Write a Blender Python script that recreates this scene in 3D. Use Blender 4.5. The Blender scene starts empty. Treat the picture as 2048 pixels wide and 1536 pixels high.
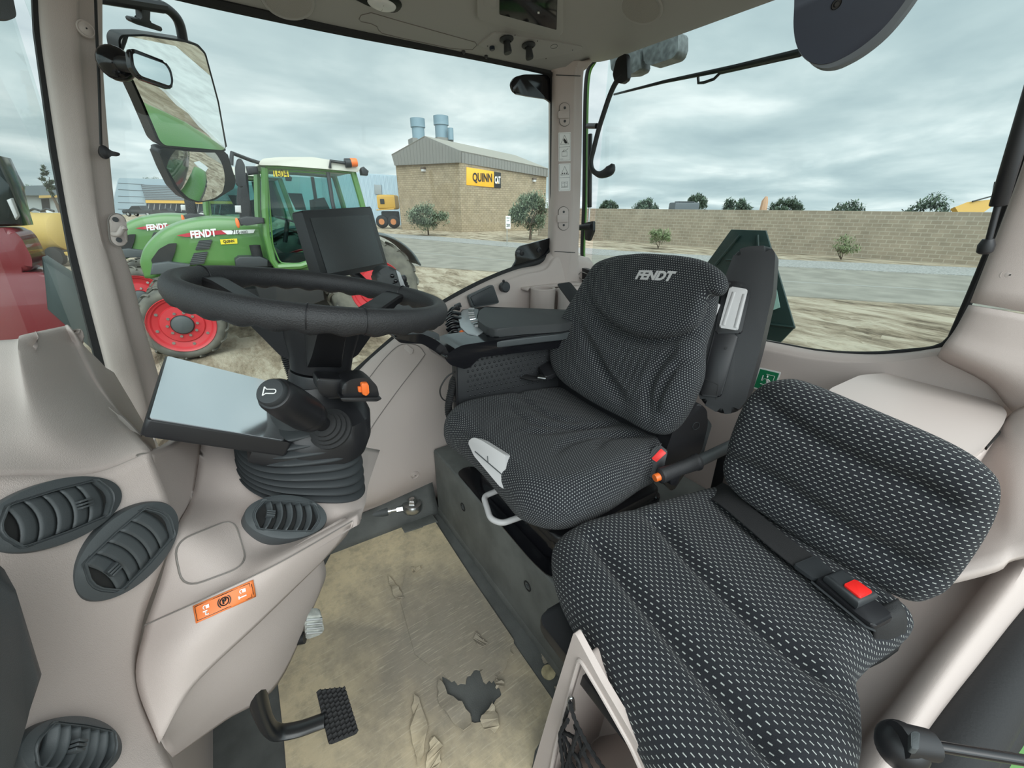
import bpy, bmesh, math, random
from mathutils import Vector, Matrix, noise
from mathutils.bvhtree import BVHTree
from mathutils.geometry import tessellate_polygon
V = Vector
SC = bpy.context.scene
COL = SC.collection
random.seed(7)

# ------------------------------------------------------------------ camera
# cab axes: +X towards the rear of the tractor, +Y towards its right side, Z up, cab floor at 0
FPX, PITCH, YAW, ROLL = 800.0, math.radians(23.8), math.radians(34.6), math.radians(0.5)
CAM = V((0, 0, 1.25))
_h = V((math.sin(YAW), math.cos(YAW), 0))
FW = _h*math.cos(PITCH) - V((0, 0, 1))*math.sin(PITCH)
_r = V((math.cos(YAW), -math.sin(YAW), 0))
_u = _r.cross(FW)
RT = _r*math.cos(ROLL) + _u*math.sin(ROLL)
UP = -_r*math.sin(ROLL) + _u*math.cos(ROLL)
cd = bpy.data.cameras.new('camera')
cam = bpy.data.objects.new('camera', cd); COL.objects.link(cam)
m = Matrix((RT, UP, -FW)).transposed().to_4x4(); m.translation = CAM
cam.matrix_world = m
cd.sensor_fit = 'HORIZONTAL'; cd.sensor_width = 36.0; cd.lens = 36.0*FPX/2048.0
cd.clip_start = 0.02; cd.clip_end = 2000
SC.camera = cam

# ------------------------------------------------------------------ sky: overcast, plus bright lobe and soft sun added on the open door side
W = bpy.data.worlds.new('overcast_sky'); SC.world = W; W.use_nodes = True
nt = W.node_tree; nt.nodes.clear()
def wn(t, **k):
    n = nt.nodes.new(t)
    for a, b in k.items(): setattr(n, a, b)
    return n
wo = wn('ShaderNodeOutputWorld'); bg = wn('ShaderNodeBackground'); nt.links.new(bg.outputs[0], wo.inputs[0])
tc = wn('ShaderNodeTexCoord'); sep = wn('ShaderNodeSeparateXYZ'); nt.links.new(tc.outputs['Generated'], sep.inputs[0])
def wmath(op, a, b=None, c=None):
    n = wn('ShaderNodeMath', operation=op)
    for i, q in enumerate((a, b, c)):
        if q is None: continue
        if isinstance(q, (int, float)): n.inputs[i].default_value = q
        else: nt.links.new(q, n.inputs[i])
    return n.outputs[0]
zz = wmath('ADD', wmath('MAXIMUM', sep.outputs[2], 0.0), 0.16)
cx = wmath('DIVIDE', sep.outputs[0], zz); cy = wmath('DIVIDE', sep.outputs[1], zz)
cmb = wn('ShaderNodeCombineXYZ'); nt.links.new(cx, cmb.inputs[0]); nt.links.new(cy, cmb.inputs[1])
n1 = wn('ShaderNodeTexNoise'); n1.inputs['Scale'].default_value = 0.95; n1.inputs['Detail'].default_value = 6; n1.inputs['Roughness'].default_value = 0.52
n1.inputs['Distortion'].default_value = 0.3
nt.links.new(cmb.outputs[0], n1.inputs['Vector'])
rmp = wn('ShaderNodeValToRGB'); nt.links.new(n1.outputs['Fac'], rmp.inputs[0])
e = rmp.color_ramp.elements
e[0].position = 0.34; e[0].color = (0.46, 0.565, 0.60, 1)
e[1].position = 0.66; e[1].color = (0.95, 1.0, 1.0, 1)
q = e.new(0.46); q.color = (0.56, 0.665, 0.69, 1)
q = e.new(0.56); q.color = (0.71, 0.80, 0.815, 1)
# brighter lobe behind the camera, added to light the cab interior
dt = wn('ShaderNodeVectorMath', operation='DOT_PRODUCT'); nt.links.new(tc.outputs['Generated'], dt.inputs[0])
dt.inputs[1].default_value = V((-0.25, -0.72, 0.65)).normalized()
fill_lobe = wmath('ADD', 1.0, wmath('MULTIPLY', wmath('POWER', wmath('MAXIMUM', dt.outputs['Value'], 0.0), 1.6), 2.7))
mixv = wn('ShaderNodeVectorMath', operation='SCALE'); nt.links.new(rmp.outputs[0], mixv.inputs[0]); nt.links.new(fill_lobe, mixv.inputs['Scale'])
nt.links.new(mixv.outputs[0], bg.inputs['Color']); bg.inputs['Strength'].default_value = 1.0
sl = bpy.data.lights.new('fill_sun', 'SUN'); sl.energy = 1.3; sl.angle = math.radians(50); sl.color = (1, 0.97, 0.93)  # soft sun lamp added to light the cab through the open door
so = bpy.data.objects.new('fill_sun', sl); COL.objects.link(so)
so.rotation_euler = V((0.25, 0.72, -0.65)).to_track_quat('-Z', 'Y').to_euler()
SC.view_settings.view_transform = 'Standard'; SC.view_settings.look = 'None'
SC.view_settings.gamma = 1.0; SC.view_settings.use_curve_mapping = False
SC.view_settings.exposure = 0.16

# ------------------------------------------------------------------ points
def ray(x, y): return FW + RT*((x-1024)/FPX) - UP*((y-768)/FPX)
def pz(x, y, z): d = ray(x, y); return CAM + d*((z-CAM.z)/d.z)
def px(x, y, X): d = ray(x, y); return CAM + d*((X-CAM.x)/d.x)
def py(x, y, Y): d = ray(x, y); return CAM + d*((Y-CAM.y)/d.y)
def pd(x, y, t): return CAM + ray(x, y)*t
def pp(x, y, o, n): d = ray(x, y); return CAM + d*((V(o)-CAM).dot(V(n))/d.dot(V(n)))
class Frame:                                   # a local frame: origin, x, y, z = x cross y
    def __init__(s, o, ex, ey):
        s.o = V(o); s.x = V(ex).normalized(); ey = V(ey); s.y = (ey - s.x*ey.dot(s.x)).normalized(); s.z = s.x.cross(s.y)
    def w(s, a, b, c=0): return s.o + s.x*a + s.y*b + s.z*c
    def loc(s, P): d = P - s.o; return (d.dot(s.x), d.dot(s.y), d.dot(s.z))
    def at(s, x, y, c=0): P = pp(x, y, s.o + s.z*c, s.z); return P
    def p2(s, x, y, c=0): l = s.loc(s.at(x, y, c)); return (l[0], l[1])
    def sh(s, c): return Frame(s.o + s.z*c, s.x, s.y)

# ------------------------------------------------------------------ materials
def mat(name, col, rough=0.55, metal=0.0, bump=0.0, bscale=300.0, var=0.0, vscale=6.0, col2=None, spec=0.5, coat=0.0):
    mt = bpy.data.materials.new(name); mt.use_nodes = True
    t = mt.node_tree; b = t.nodes['Principled BSDF']; L = t.links
    b.inputs['Base Color'].default_value = (*col, 1); b.inputs['Roughness'].default_value = rough
    b.inputs['Metallic'].default_value = metal; b.inputs['Specular IOR Level'].default_value = spec
    b.inputs['Coat Weight'].default_value = coat
    tcn = t.nodes.new('ShaderNodeTexCoord')
    if var > 0 or col2:
        nz = t.nodes.new('ShaderNodeTexNoise'); nz.inputs['Scale'].default_value = vscale; nz.inputs['Detail'].default_value = 6
        L.new(tcn.outputs['Object'], nz.inputs['Vector'])
        rp = t.nodes.new('ShaderNodeValToRGB'); L.new(nz.outputs['Fac'], rp.inputs[0])
        c2 = col2 or tuple(c*(1+var) for c in col); c1 = col if col2 else tuple(c*(1-var) for c in col)
        rp.color_ramp.elements[0].position = 0.35; rp.color_ramp.elements[0].color = (*c1, 1)
        rp.color_ramp.elements[1].position = 0.65; rp.color_ramp.elements[1].color = (*c2, 1)
        L.new(rp.outputs[0], b.inputs['Base Color'])
    if bump > 0:
        nb = t.nodes.new('ShaderNodeTexNoise'); nb.inputs['Scale'].default_value = bscale; nb.inputs['Detail'].default_value = 3
        L.new(tcn.outputs['Object'], nb.inputs['Vector'])
        bp = t.nodes.new('ShaderNodeBump'); bp.inputs['Strength'].default_value = bump; bp.inputs['Distance'].default_value = 0.002
        L.new(nb.outputs['Fac'], bp.inputs['Height']); L.new(bp.outputs[0], b.inputs['Normal'])
    return mt
def fabric(name, pu, pv, dash=(0.5, 0.52, 0.5), base=(0.019, 0.0205, 0.025), lu=0.30, lv=0.17, weave=0.0012):
    mt = bpy.data.materials.new(name); mt.use_nodes = True
    t = mt.node_tree; b = t.nodes['Principled BSDF']; L = t.links
    def mth(op, a, c=None):
        n = t.nodes.new('ShaderNodeMath'); n.operation = op
        for i, qv in enumerate((a, c)):
            if qv is None: continue
            if isinstance(qv, (int, float)): n.inputs[i].default_value = qv
            else: L.new(qv, n.inputs[i])
        return n.outputs[0]
    uv = t.nodes.new('ShaderNodeUVMap'); s = t.nodes.new('ShaderNodeSeparateXYZ'); L.new(uv.outputs[0], s.inputs[0])
    u = mth('DIVIDE', s.outputs[0], pu); v = mth('DIVIDE', s.outputs[1], pv)
    row = mth('FLOOR', v)
    uf = mth('FRACT', mth('ADD', u, mth('MULTIPLY', mth('FLOORED_MODULO', row, 2.0), 0.5)))
    vf = mth('FRACT', v)
    a = mth('LESS_THAN', mth('ABSOLUTE', mth('SUBTRACT', uf, 0.5)), lu)
    c = mth('LESS_THAN', mth('ABSOLUTE', mth('SUBTRACT', vf, 0.5)), lv)
    dsh = mth('MULTIPLY', a, c)
    wv = mth('MULTIPLY', mth('SINE', mth('MULTIPLY', s.outputs[0], 6.2832/weave)), mth('SINE', mth('MULTIPLY', s.outputs[1], 6.2832/weave)))
    mx = t.nodes.new('ShaderNodeMix'); mx.data_type = 'RGBA'
    L.new(dsh, mx.inputs[0]); mx.inputs[6].default_value = (*base, 1); mx.inputs[7].default_value = (*dash, 1)
    L.new(mx.outputs[2], b.inputs['Base Color'])
    b.inputs['Roughness'].default_value = 0.85; b.inputs['Sheen Weight'].default_value = 0.06; b.inputs['Specular IOR Level'].default_value = 0.2
    hgt = mth('ADD', dsh, mth('MULTIPLY', wv, 0.35))
    bp = t.nodes.new('ShaderNodeBump'); bp.inputs['Strength'].default_value = 0.5; bp.inputs['Distance'].default_value = 0.0012
    L.new(hgt, bp.inputs['Height']); L.new(bp.outputs[0], b.inputs['Normal'])
    return mt
def glassmat(name, tint, spec=0.10):
    mt = bpy.data.materials.new(name); mt.use_nodes = True
    t = mt.node_tree; t.nodes.clear(); L = t.links
    o = t.nodes.new('ShaderNodeOutputMaterial'); mx = t.nodes.new('ShaderNodeMixShader')
    tr = t.nodes.new('ShaderNodeBsdfTransparent'); tr.inputs[0].default_value = (*tint, 1)
    gl = t.nodes.new('ShaderNodeBsdfGlossy'); gl.inputs['Roughness'].default_value = 0.02
    fr = t.nodes.new('ShaderNodeFresnel'); fr.inputs[0].default_value = 1.33
    mu = t.nodes.new('ShaderNodeMath'); mu.operation = 'MULTIPLY'; mu.inputs[1].default_value = spec*10*0.55
    L.new(fr.outputs[0], mu.inputs[0]); L.new(mu.outputs[0], mx.inputs[0])
    L.new(tr.outputs[0], mx.inputs[1]); L.new(gl.outputs[0], mx.inputs[2]); L.new(mx.outputs[0], o.inputs[0])
    return mt
BEIGE = mat('beige_trim', (0.485, 0.415, 0.385), 0.58, bump=0.25, bscale=900, spec=0.35)
BEIGE2 = mat('beige_trim_smooth', (0.495, 0.43, 0.40), 0.45, spec=0.4)
LINER = mat('roof_liner', (0.40, 0.39, 0.375), 0.7, bump=0.2, bscale=900)
DARK = mat('dark_plastic', (0.028, 0.031, 0.034), 0.5, bump=0.15, bscale=900)
BLACK = mat('black_plastic', (0.012, 0.012, 0.014), 0.42)
SOFT = mat('soft_black_grip', (0.024, 0.024, 0.026), 0.52, bump=0.5, bscale=500)
ARMK = mat('armrest_black', (0.019, 0.020, 0.022), 0.5, bump=0.15, bscale=900)
PADG = mat('pad_grey', (0.043, 0.046, 0.048), 0.6, bump=0.2, bscale=900)
GLOSS = mat('gloss_black', (0.008, 0.008, 0.010), 0.12)
BEIGED = mat('beige_shadow_gap', (0.20, 0.18, 0.165), 0.7)
GREY = mat('grey_plastic', (0.060, 0.067, 0.070), 0.55, bump=0.15, bscale=900)
VENTG = mat('vent_grey', (0.062, 0.070, 0.074), 0.5, bump=0.12, bscale=900)
LGREY = mat('light_grey_plastic', (0.52, 0.51, 0.51), 0.45)
RUBBER = mat('rubber', (0.013, 0.013, 0.014), 0.75, bump=0.3, bscale=200)
FLOORM = mat('grey_floor_rubber', (0.085, 0.089, 0.086), 0.75, bump=0.4, bscale=250, var=0.25, vscale=9)
PEDM = mat('pedestal_grey', (0.115, 0.12, 0.113), 0.6, bump=0.25, bscale=500, var=0.18, vscale=12)
STEEL = mat('zinc_steel', (0.55, 0.56, 0.56), 0.28, metal=1.0)
CHROME = mat('chrome', (0.75, 0.76, 0.76), 0.12, metal=1.0)
MIRROR = mat('mirror_glass', (0.78, 0.82, 0.82), 0.01, metal=1.0)
PAINTK = mat('black_paint', (0.016, 0.017, 0.018), 0.3)
REDB = mat('red_button', (0.80, 0.020, 0.016), 0.4)
ORANGE = mat('orange_plastic', (0.85, 0.17, 0.03), 0.4)
DECALO = mat('orange_decal', (0.78, 0.20, 0.05), 0.5)
WHITE = mat('white_decal', (0.80, 0.80, 0.78), 0.5)
SILVER = mat('silver_plastic', (0.45, 0.48, 0.50), 0.35, metal=0.3)
GREENP = mat('green_paint', (0.075, 0.22, 0.035), 0.35, coat=0.3)
SIGNG = mat('exit_green', (0.012, 0.20, 0.085), 0.5)
INK = mat('black_ink', (0.012, 0.012, 0.012), 0.6)
GLASS = glassmat('side_glass', (0.93, 0.965, 0.955))
GLASSW = glassmat('windscreen_glass', (0.90, 0.94, 0.93), 0.03)
GLASS2 = glassmat('rear_glass', (0.91, 0.955, 0.95))
FAB1 = fabric('seat_fabric_fine', 0.0072, 0.0062, dash=(0.27, 0.28, 0.275), lu=0.20, lv=0.18)
NETM = mat('net_cord_black', (0.006, 0.006, 0.007), 0.8)
FAB2 = fabric('seat_fabric_dash', 0.0128, 0.0074, dash=(0.42, 0.44, 0.42), lu=0.22, lv=0.095)
CORDP = mat('ribbed_cord', (0.02, 0.02, 0.02), 0.6)
WEB = mat('belt_webbing', (0.014, 0.014, 0.015), 0.65, bump=0.5, bscale=900)

# ------------------------------------------------------------------ mesh helpers
def catmull(P, n, closed=False):
    P = [V(p) for p in P]; k = len(P); out = []
    segs = k if closed else k-1
    for i in range(segs):
        if closed: a, b, c, d = P[(i-1) % k], P[i], P[(i+1) % k], P[(i+2) % k]
        else:
            b, c = P[i], P[i+1]; a = P[i-1] if i > 0 else b*2-c; d = P[i+2] if i+2 < k else c*2-b
        for j in range(n):
            t = j/n
            out.append(0.5*((2*b)+(c-a)*t+(2*a-5*b+4*c-d)*t*t+(3*b-a-3*c+d)*t**3))
    if not closed: out.append(P[-1].copy())
    return out
def resample(P, n, closed=True):
    P = list(P); Q = P+[P[0]] if closed else P
    ds = [0]
    for a, b in zip(Q, Q[1:]): ds.append(ds[-1]+(b-a).length)
    out = []; i = 0; cnt = n if closed else n-1
    for k in range(n):
        s = ds[-1]*k/cnt
        while i < len(ds)-2 and ds[i+1] < s: i += 1
        t = (s-ds[i])/max(ds[i+1]-ds[i], 1e-9); out.append(Q[i].lerp(Q[i+1], min(t, 1)))
    return out
def rounded(P, r, n=5):
    """polygon with filleted corners (3D points in one plane); r a number or one per corner"""
    P = [V(p) for p in P]; k = len(P); out = []
    for i in range(k):
        a, b, c = P[i-1], P[i], P[(i+1) % k]
        rr = r[i] if isinstance(r, (list, tuple)) else r
        u = (a-b); v = (c-b); lu, lv = u.length, v.length; d = min(rr, lu*0.48, lv*0.48)
        if d < 1e-5: out.append(b.copy()); continue
        p0 = b+u*(d/lu); p1 = b+v*(d/lv)
        for j in range(n+1):
            t = j/n; out.append(p0*(1-t)**2 + b*2*t*(1-t) + p1*t*t)
    return out
def bm_new(): return bmesh.new()
def add_prism(bm, pts, vec, bev=0.0, seg=2):
    pts = [V(p) for p in pts]; vec = V(vec)
    nrm = V((0, 0, 0))
    for i in range(len(pts)): nrm += (pts[i]-pts[0]).cross(pts[(i+1) % len(pts)]-pts[0])
    if nrm.dot(vec) > 0: pts.reverse()
    a = [bm.verts.new(p) for p in pts]; b = [bm.verts.new(p+vec) for p in pts]
    f = [bm.faces.new(a), bm.faces.new(list(reversed(b)))]; k = len(pts)
    for i in range(k): f.append(bm.faces.new((a[i], b[i], b[(i+1) % k], a[(i+1) % k])) if False else bm.faces.new((a[(i+1) % k], a[i], b[i], b[(i+1) % k])))
    if bev > 0:
        es = set(list(f[0].edges)+list(f[1].edges))
        for q in f[2:]:
            for ed in q.edges:
                if len(ed.link_faces) == 2 and ed.calc_face_angle(0) > 0.6: es.add(ed)
        bmesh.ops.bevel(bm, geom=list(es), offset=bev, segments=seg, affect='EDGES', profile=0.5, clamp_overlap=True)
    return bm
def add_box(bm, c, size, rot=None, bev=0.0, seg=2):
    c = V(c); x, y, z = [s/2 for s in size]
    R = rot if rot is not None else Matrix.Identity(3)
    pts = [c+R@V(p) for p in ((-x, -y, -z), (x, -y, -z), (x, y, -z), (-x, y, -z))]
    return add_prism(bm, pts, R@V((0, 0, 2*z)), bev, seg)
def add_fbox(bm, F, x0, x1, y0, y1, z0, z1, bev=0.0, seg=2):
    return add_prism(bm, [F.w(x0, y0, z0), F.w(x1, y0, z0), F.w(x1, y1, z0), F.w(x0, y1, z0)], F.z*(z1-z0), bev, seg)
def perp(t):
    t = t.normalized(); a = V((0, 0, 1)) if abs(t.z) < 0.9 else V((1, 0, 0))
    x = t.cross(a).normalized(); return x, t.cross(x).normalized()
def add_tube(bm, P, r, n=10, closed=False, flat=1.0, caps=True):
    P = [V(p) for p in P]; k = len(P)
    rs = list(r) if isinstance(r, (list, tuple)) else [r]*k
    x = None; rings = []
    for i in range(k):
        if closed: t = (P[(i+1) % k]-P[i-1])
        else: t = P[min(i+1, k-1)]-P[max(i-1, 0)]
        t.normalize()
        if x is None: x, y = perp(t)
        else:
            x = (x - t*x.dot(t)).normalized(); y = t.cross(x)
        rings.append([bm.verts.new(P[i]+x*(rs[i]*math.cos(2*math.pi*j/n))+y*(rs[i]*flat*math.sin(2*math.pi*j/n))) for j in range(n)])
    m = k if closed else k-1
    for i in range(m):
        A, Bq = rings[i], rings[(i+1) % k]
        off = 0
        if closed and i == k-1:
            off = min(range(n), key=lambda o: (A[0].co-Bq[o].co).length)
        for j in range(n): bm.faces.new((A[j], A[(j+1) % n], Bq[(j+1+off) % n], Bq[(j+off) % n]))
    if caps and not closed:
        bm.faces.new(list(reversed(rings[0]))); bm.faces.new(rings[-1])
    return bm
def add_lathe(bm, prof, o, axis, n=32, caps=True, ex=None, sx=1.0, sy=1.0):
    o = V(o); ax = V(axis).normalized()
    if ex is None: x, y = perp(ax)
    else: x = V(ex); x = (x-ax*x.dot(ax)).normalized(); y = ax.cross(x)
    rings = []
    for (r, h) in prof:
        rings.append([bm.verts.new(o+ax*h+x*(r*sx*math.cos(2*math.pi*j/n))+y*(r*sy*math.sin(2*math.pi*j/n))) for j in range(n)])
    for A, Bq in zip(rings, rings[1:]):
        for j in range(n): bm.faces.new((A[j], A[(j+1) % n], Bq[(j+1) % n], Bq[j]))
    if caps: bm.faces.new(list(reversed(rings[0]))); bm.faces.new(rings[-1])
    return bm
def add_cyl(bm, a, b, r, n=20, bev=0.0):
    a, b = V(a), V(b); L = (b-a).length
    pr = [(r, 0), (r, L)] if bev <= 0 else [(r-bev, 0), (r-bev*0.3, bev*0.3), (r, bev), (r, L-bev), (r-bev*0.3, L-bev*0.3), (r-bev, L)]
    return add_lathe(bm, pr, a, b-a, n)
def add_ball(bm, c, r, n=16, sc=(1, 1, 1)):
    M = Matrix.Translation(V(c)) @ Matrix.Diagonal((*sc, 1))
    bmesh.ops.create_uvsphere(bm, u_segments=n, v_segments=max(6, n//2), radius=r, matrix=M); return bm
def add_patch(bm, grid, nu=6, nv=6):
    """smooth surface through a grid of points"""
    rows = [catmull(r, nu) for r in grid]; cols = list(zip(*rows))
    cc = [catmull(c, nv) for c in cols]
    G = list(zip(*cc)); vs = [[bm.verts.new(p) for p in r] for r in G]
    fs = []
    for i in range(len(vs)-1):
        for j in range(len(vs[0])-1): fs.append(bm.faces.new((vs[i][j], vs[i][j+1], vs[i+1][j+1], vs[i+1][j])))
    s = sum((f.normal_update() or 0) or f.normal.dot(CAM-f.calc_center_median()) for f in fs)
    if s < 0: bmesh.ops.reverse_faces(bm, faces=fs)
    return bm
def add_sheet(bm, outer, holes, vec):
    """flat sheet with holes, extruded"""
    loops = [[V(p) for p in outer]]+[[V(p) for p in h] for h in holes]
    tris = tessellate_polygon(loops); flat = [p for l in loops for p in l]; vec = V(vec)
    a = [bm.verts.new(p) for p in flat]; b = [bm.verts.new(p+vec) for p in flat]
    for t in tris:
        try: bm.faces.new([a[i] for i in t]); bm.faces.new([b[i] for i in reversed(t)])
        except ValueError: pass
    k = 0
    for l in loops:
        n = len(l)
        for i in range(n):
            bm.faces.new((a[k+i], a[k+(i+1) % n], b[k+(i+1) % n], b[k+i]))
        k += n
    bmesh.ops.recalc_face_normals(bm, faces=bm.faces[:])
    return bm
def add_pillow(bm, F, out2, t, r, h=None, rings=14, n=140, bulge=0.0, rb=None, swap=False):
    """upholstered cushion: F its frame (z = up from the back), out2 its outline, t thickness, r edge radius, h(x, y) surface relief"""
    uvl = bm.loops.layers.uv.verify()
    P = resample(catmull([V((p[0], p[1], 0)) for p in out2], 10, True), n)
    ar = sum(P[i].x*P[(i+1) % n].y-P[(i+1) % n].x*P[i].y for i in range(n))
    if ar < 0: P.reverse()
    N = []
    for i in range(n):
        d = (P[(i+1) % n]-P[i-1]); N.append(V((d.y, -d.x, 0)).normalized())
    for _ in range(3): N = [(N[i-1]+N[i]*2+N[(i+1) % n]).normalized() for i in range(n)]
    c = V((0, 0, 0))
    for p in P: c += p/n
    I = [P[i]-N[i]*r for i in range(n)]
    for _ in range(4): I = [(I[i-1]+I[i]*2+I[(i+1) % n])/4 for i in range(n)]
    R = max((p-c).length for p in P)
    def H(p, k): return ((h(p.x, p.y) if h else 0)+bulge*(1-min(1, ((p-c).length/R))**2))*k
    rg = []; uvs = []
    for k in range(rings):
        s = (k+0.0001)/(rings-1); s = s**0.8
        pts = [c+(q-c)*s for q in I]
        rg.append([bm.verts.new(F.w(p.x, p.y, t+H(p, 1))) for p in pts]); uvs.append([(p.x, p.y) for p in pts])
    for a in range(1, 9):
        an = a/8*math.pi/2
        pts = [I[i].lerp(P[i], 1)*1.0 - (P[i]-I[i])*(1-math.sin(an)) for i in range(n)]
        rg.append([bm.verts.new(F.w(pts[i].x, pts[i].y, t-r+r*math.cos(an)+H(I[i], math.cos(an)))) for i in range(n)])
        uvs.append([(I[i].x+N[i].x*r*an, I[i].y+N[i].y*r*an) for i in range(n)])
    rb = rb if rb is not None else min(r, t*0.4)
    hs = max(t-r-rb, 0.001)
    rg.append([bm.verts.new(F.w(P[i].x, P[i].y, rb)) for i in range(n)])
    uvs.append([(I[i].x+N[i].x*(r*1.57+hs), I[i].y+N[i].y*(r*1.57+hs)) for i in range(n)])
    for a in range(1, 4):
        an = a/3*math.pi/2
        rg.append([bm.verts.new(F.w(P[i].x-N[i].x*rb*(1-math.cos(an)), P[i].y-N[i].y*rb*(1-math.cos(an)), rb-rb*math.sin(an))) for i in range(n)])
        uvs.append([(I[i].x+N[i].x*(r*1.57+hs+rb*an), I[i].y+N[i].y*(r*1.57+hs+rb*an)) for i in range(n)])
    for k in range(len(rg)-1):
        for i in range(n):
            j = (i+1) % n
            f = bm.faces.new((rg[k][i], rg[k+1][i], rg[k+1][j], rg[k][j]))
            for lp, q in zip(f.loops, (uvs[k][i], uvs[k+1][i], uvs[k+1][j], uvs[k][j])): lp[uvl].uv = (q[1], q[0]) if swap else q
    bm.faces.new(list(reversed(rg[-1])))
    bmesh.ops.recalc_face_normals(bm, faces=bm.faces[:])
    return bm

# ------------------------------------------------------------------ objects
def wl(o):
    p = V((0, 0, 0))
    while o is not None: p = p+o.location; o = o.parent
    return p
def obj(name, bm, material, parent=None, smooth=38, solid=0.0, at=None, keep=False):
    me = bpy.data.meshes.new(name)
    if parent is None and at is None:
        xs = [v.co for v in bm.verts]; lo = V([min(c[i] for c in xs) for i in range(3)]); hi = V([max(c[i] for c in xs) for i in range(3)])
        at = V(((lo.x+hi.x)/2, (lo.y+hi.y)/2, lo.z))
    off = wl(parent) if parent else V(at)
    for v in bm.verts: v.co -= off
    bm.normal_update(); bm.to_mesh(me); bm.free()
    me.materials.append(material)
    for p in me.polygons: p.use_smooth = True
    me.set_sharp_from_angle(angle=math.radians(smooth))
    o = bpy.data.objects.new(name, me); COL.objects.link(o)
    if parent: o.parent = parent
    else: o.location = off
    if solid:
        md = o.modifiers.new('thickness', 'SOLIDIFY'); md.thickness = abs(solid); md.offset = -1 if solid > 0 else 1
    return o
def thing(name, label, cat, loc=(0, 0, 0), group=None):
    o = bpy.data.objects.new(name, None); COL.objects.link(o); o.location = V(loc); o.empty_display_size = 0.1
    o['label'] = label; o['category'] = cat
    if group: o['group'] = group
    return o
def tag(o, label, cat, group=None):
    o['label'] = label; o['category'] = cat
    if group: o['group'] = group
    return o
def struct(name, bm, material, solid=0.0, label=None, smooth=38):
    o = obj(name, bm, material, None, smooth, solid); o['kind'] = 'structure'
    if label: o['label'] = label
    return o
def part(name, fn, material, parent, *a, label=None, smooth=38, **k):
    bm = bm_new(); fn(bm, *a, **k); o = obj(name, bm, material, parent, smooth)
    if label: o['label'] = label
    return o
def lettering(name, text, F, h, material, parent, width=None, shear=0.0, bold=0.0, depth=0.0006, align='CENTER', surf=None, sp=1.0, label=None):
    c = bpy.data.curves.new(name, 'FONT'); c.body = text; c.size = 1.0; c.shear = shear; c.offset = bold
    c.align_x = align; c.align_y = 'CENTER'; c.extrude = 0.02; c.space_character = sp; c.resolution_u = 3
    t = bpy.data.objects.new(name, c); COL.objects.link(t)
    me = bpy.data.meshes.new_from_object(t.evaluated_get(bpy.context.evaluated_depsgraph_get()))
    bpy.data.objects.remove(t); bpy.data.curves.remove(c)
    bm = bm_new(); bm.from_mesh(me); bpy.data.meshes.remove(me)
    xs = [v.co.x for v in bm.verts]; ys = [v.co.y for v in bm.verts]
    w0, h0 = max(xs)-min(xs), max(ys)-min(ys); cx0, cy0 = (max(xs)+min(xs))/2, (max(ys)+min(ys))/2
    sy = h/h0; sx = (width/w0) if width else sy
    ax = cx0 if align == 'CENTER' else min(xs)
    if surf:
        bmesh.ops.subdivide_edges(bm, edges=bm.edges[:], cuts=2)
    for v in bm.verts:
        a, b, z = (v.co.x-ax)*sx, (v.co.y-cy0)*sy, (depth if v.co.z > 0 else 0)
        v.co = surf(a, b, z) if surf else F.w(a, b, z)
    o = obj(name, bm, material, parent, 30)
    if label: o['label'] = label
    return o
# ================================================================== THE CAB SHELL
# floor of the cab, grey rubber
bm = bm_new(); add_prism(bm, [(-0.75, -0.02, 0), (1.5, -0.02, 0), (1.5, 1.56, 0), (-0.75, 1.56, 0)], (0, 0, -0.06)); struct('floor', bm, FLOORM)

# right side lining under the window: sill curve, shoulder, bulging lower face
sill = [py(690, 772, 1.50), py(745, 722, 1.50), py(800, 675, 1.50), py(860, 630, 1.50), py(925, 592, 1.50), py(985, 562, 1.50), py(1040, 541, 1.50), py(1085, 531, 1.50), py(1112, 505, 1.50)]
sill = [V((-0.55, 1.50, 0.45)), V((-0.2, 1.50, 0.50)), V((0.08, 1.50, 0.56))]+sill+[V((1.50, 1.50, 1.02))]
def bulge(X): return 0.0 if X < 0.05 else (0.10*min(1, (X-0.05)/0.25) if X < 0.62 else max(0.0, 0.10-(X-0.62)*0.28))
rowsA = []
for s in sill:
    b = bulge(s.x)
    rowsA.append([s+V((0, 0.05, 0.004)), s+V((0, 0.012, 0.004)), s+V((0, -0.012, -0.012)), s+V((0, -0.035, -0.06)), V((s.x, 1.44-b*0.45, s.z*0.62)), V((s.x, 1.42-b*0.75, s.z*0.32)), V((s.x, 1.43-b*0.3, 0.10)), V((s.x, 1.43, 0.0))])
bm = bm_new(); add_patch(bm, rowsA, 5, 5); struct('wall_right', bm, BEIGE, solid=0.03)

# rear lining under the rear window, with the lip along the glass
rs = [V((1.47, 1.56, 0.98)), V((1.47, 1.50, 0.965)), px(1200, 600, 1.47), px(1300, 640, 1.47), px(1560, 692, 1.47), px(1640, 706, 1.47), px(1730, 712, 1.47), px(1810, 708, 1.47), px(1885, 697, 1.47), V((1.47, 0.05, 1.0)), V((1.47, -0.15, 1.02))]
rw = [[p+V((0.05, 0, 0.0)), p+V((0.01, 0, 0.0)), p+V((-0.012, 0, -0.014)), p+V((-0.02, 0, -0.06)), V((1.43, p.y, 0.5)), V((1.43, p.y, 0.2)), V((1.43, p.y, 0.0))] for p in rs]
bm = bm_new(); add_patch(bm, rw, 5, 5); struct('wall_rear', bm, BEIGE, solid=0.03)

# front bulkhead under the dash (behind the pedals)
bm = bm_new(); add_prism(bm, [(-0.30, 0.03, 0), (-0.30, 1.48, 0), (-0.30, 1.48, 0.60), (-0.30, 0.03, 0.60)], (-0.04, 0, 0), 0.004)
struct('wall_front', bm, BEIGE)

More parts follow.
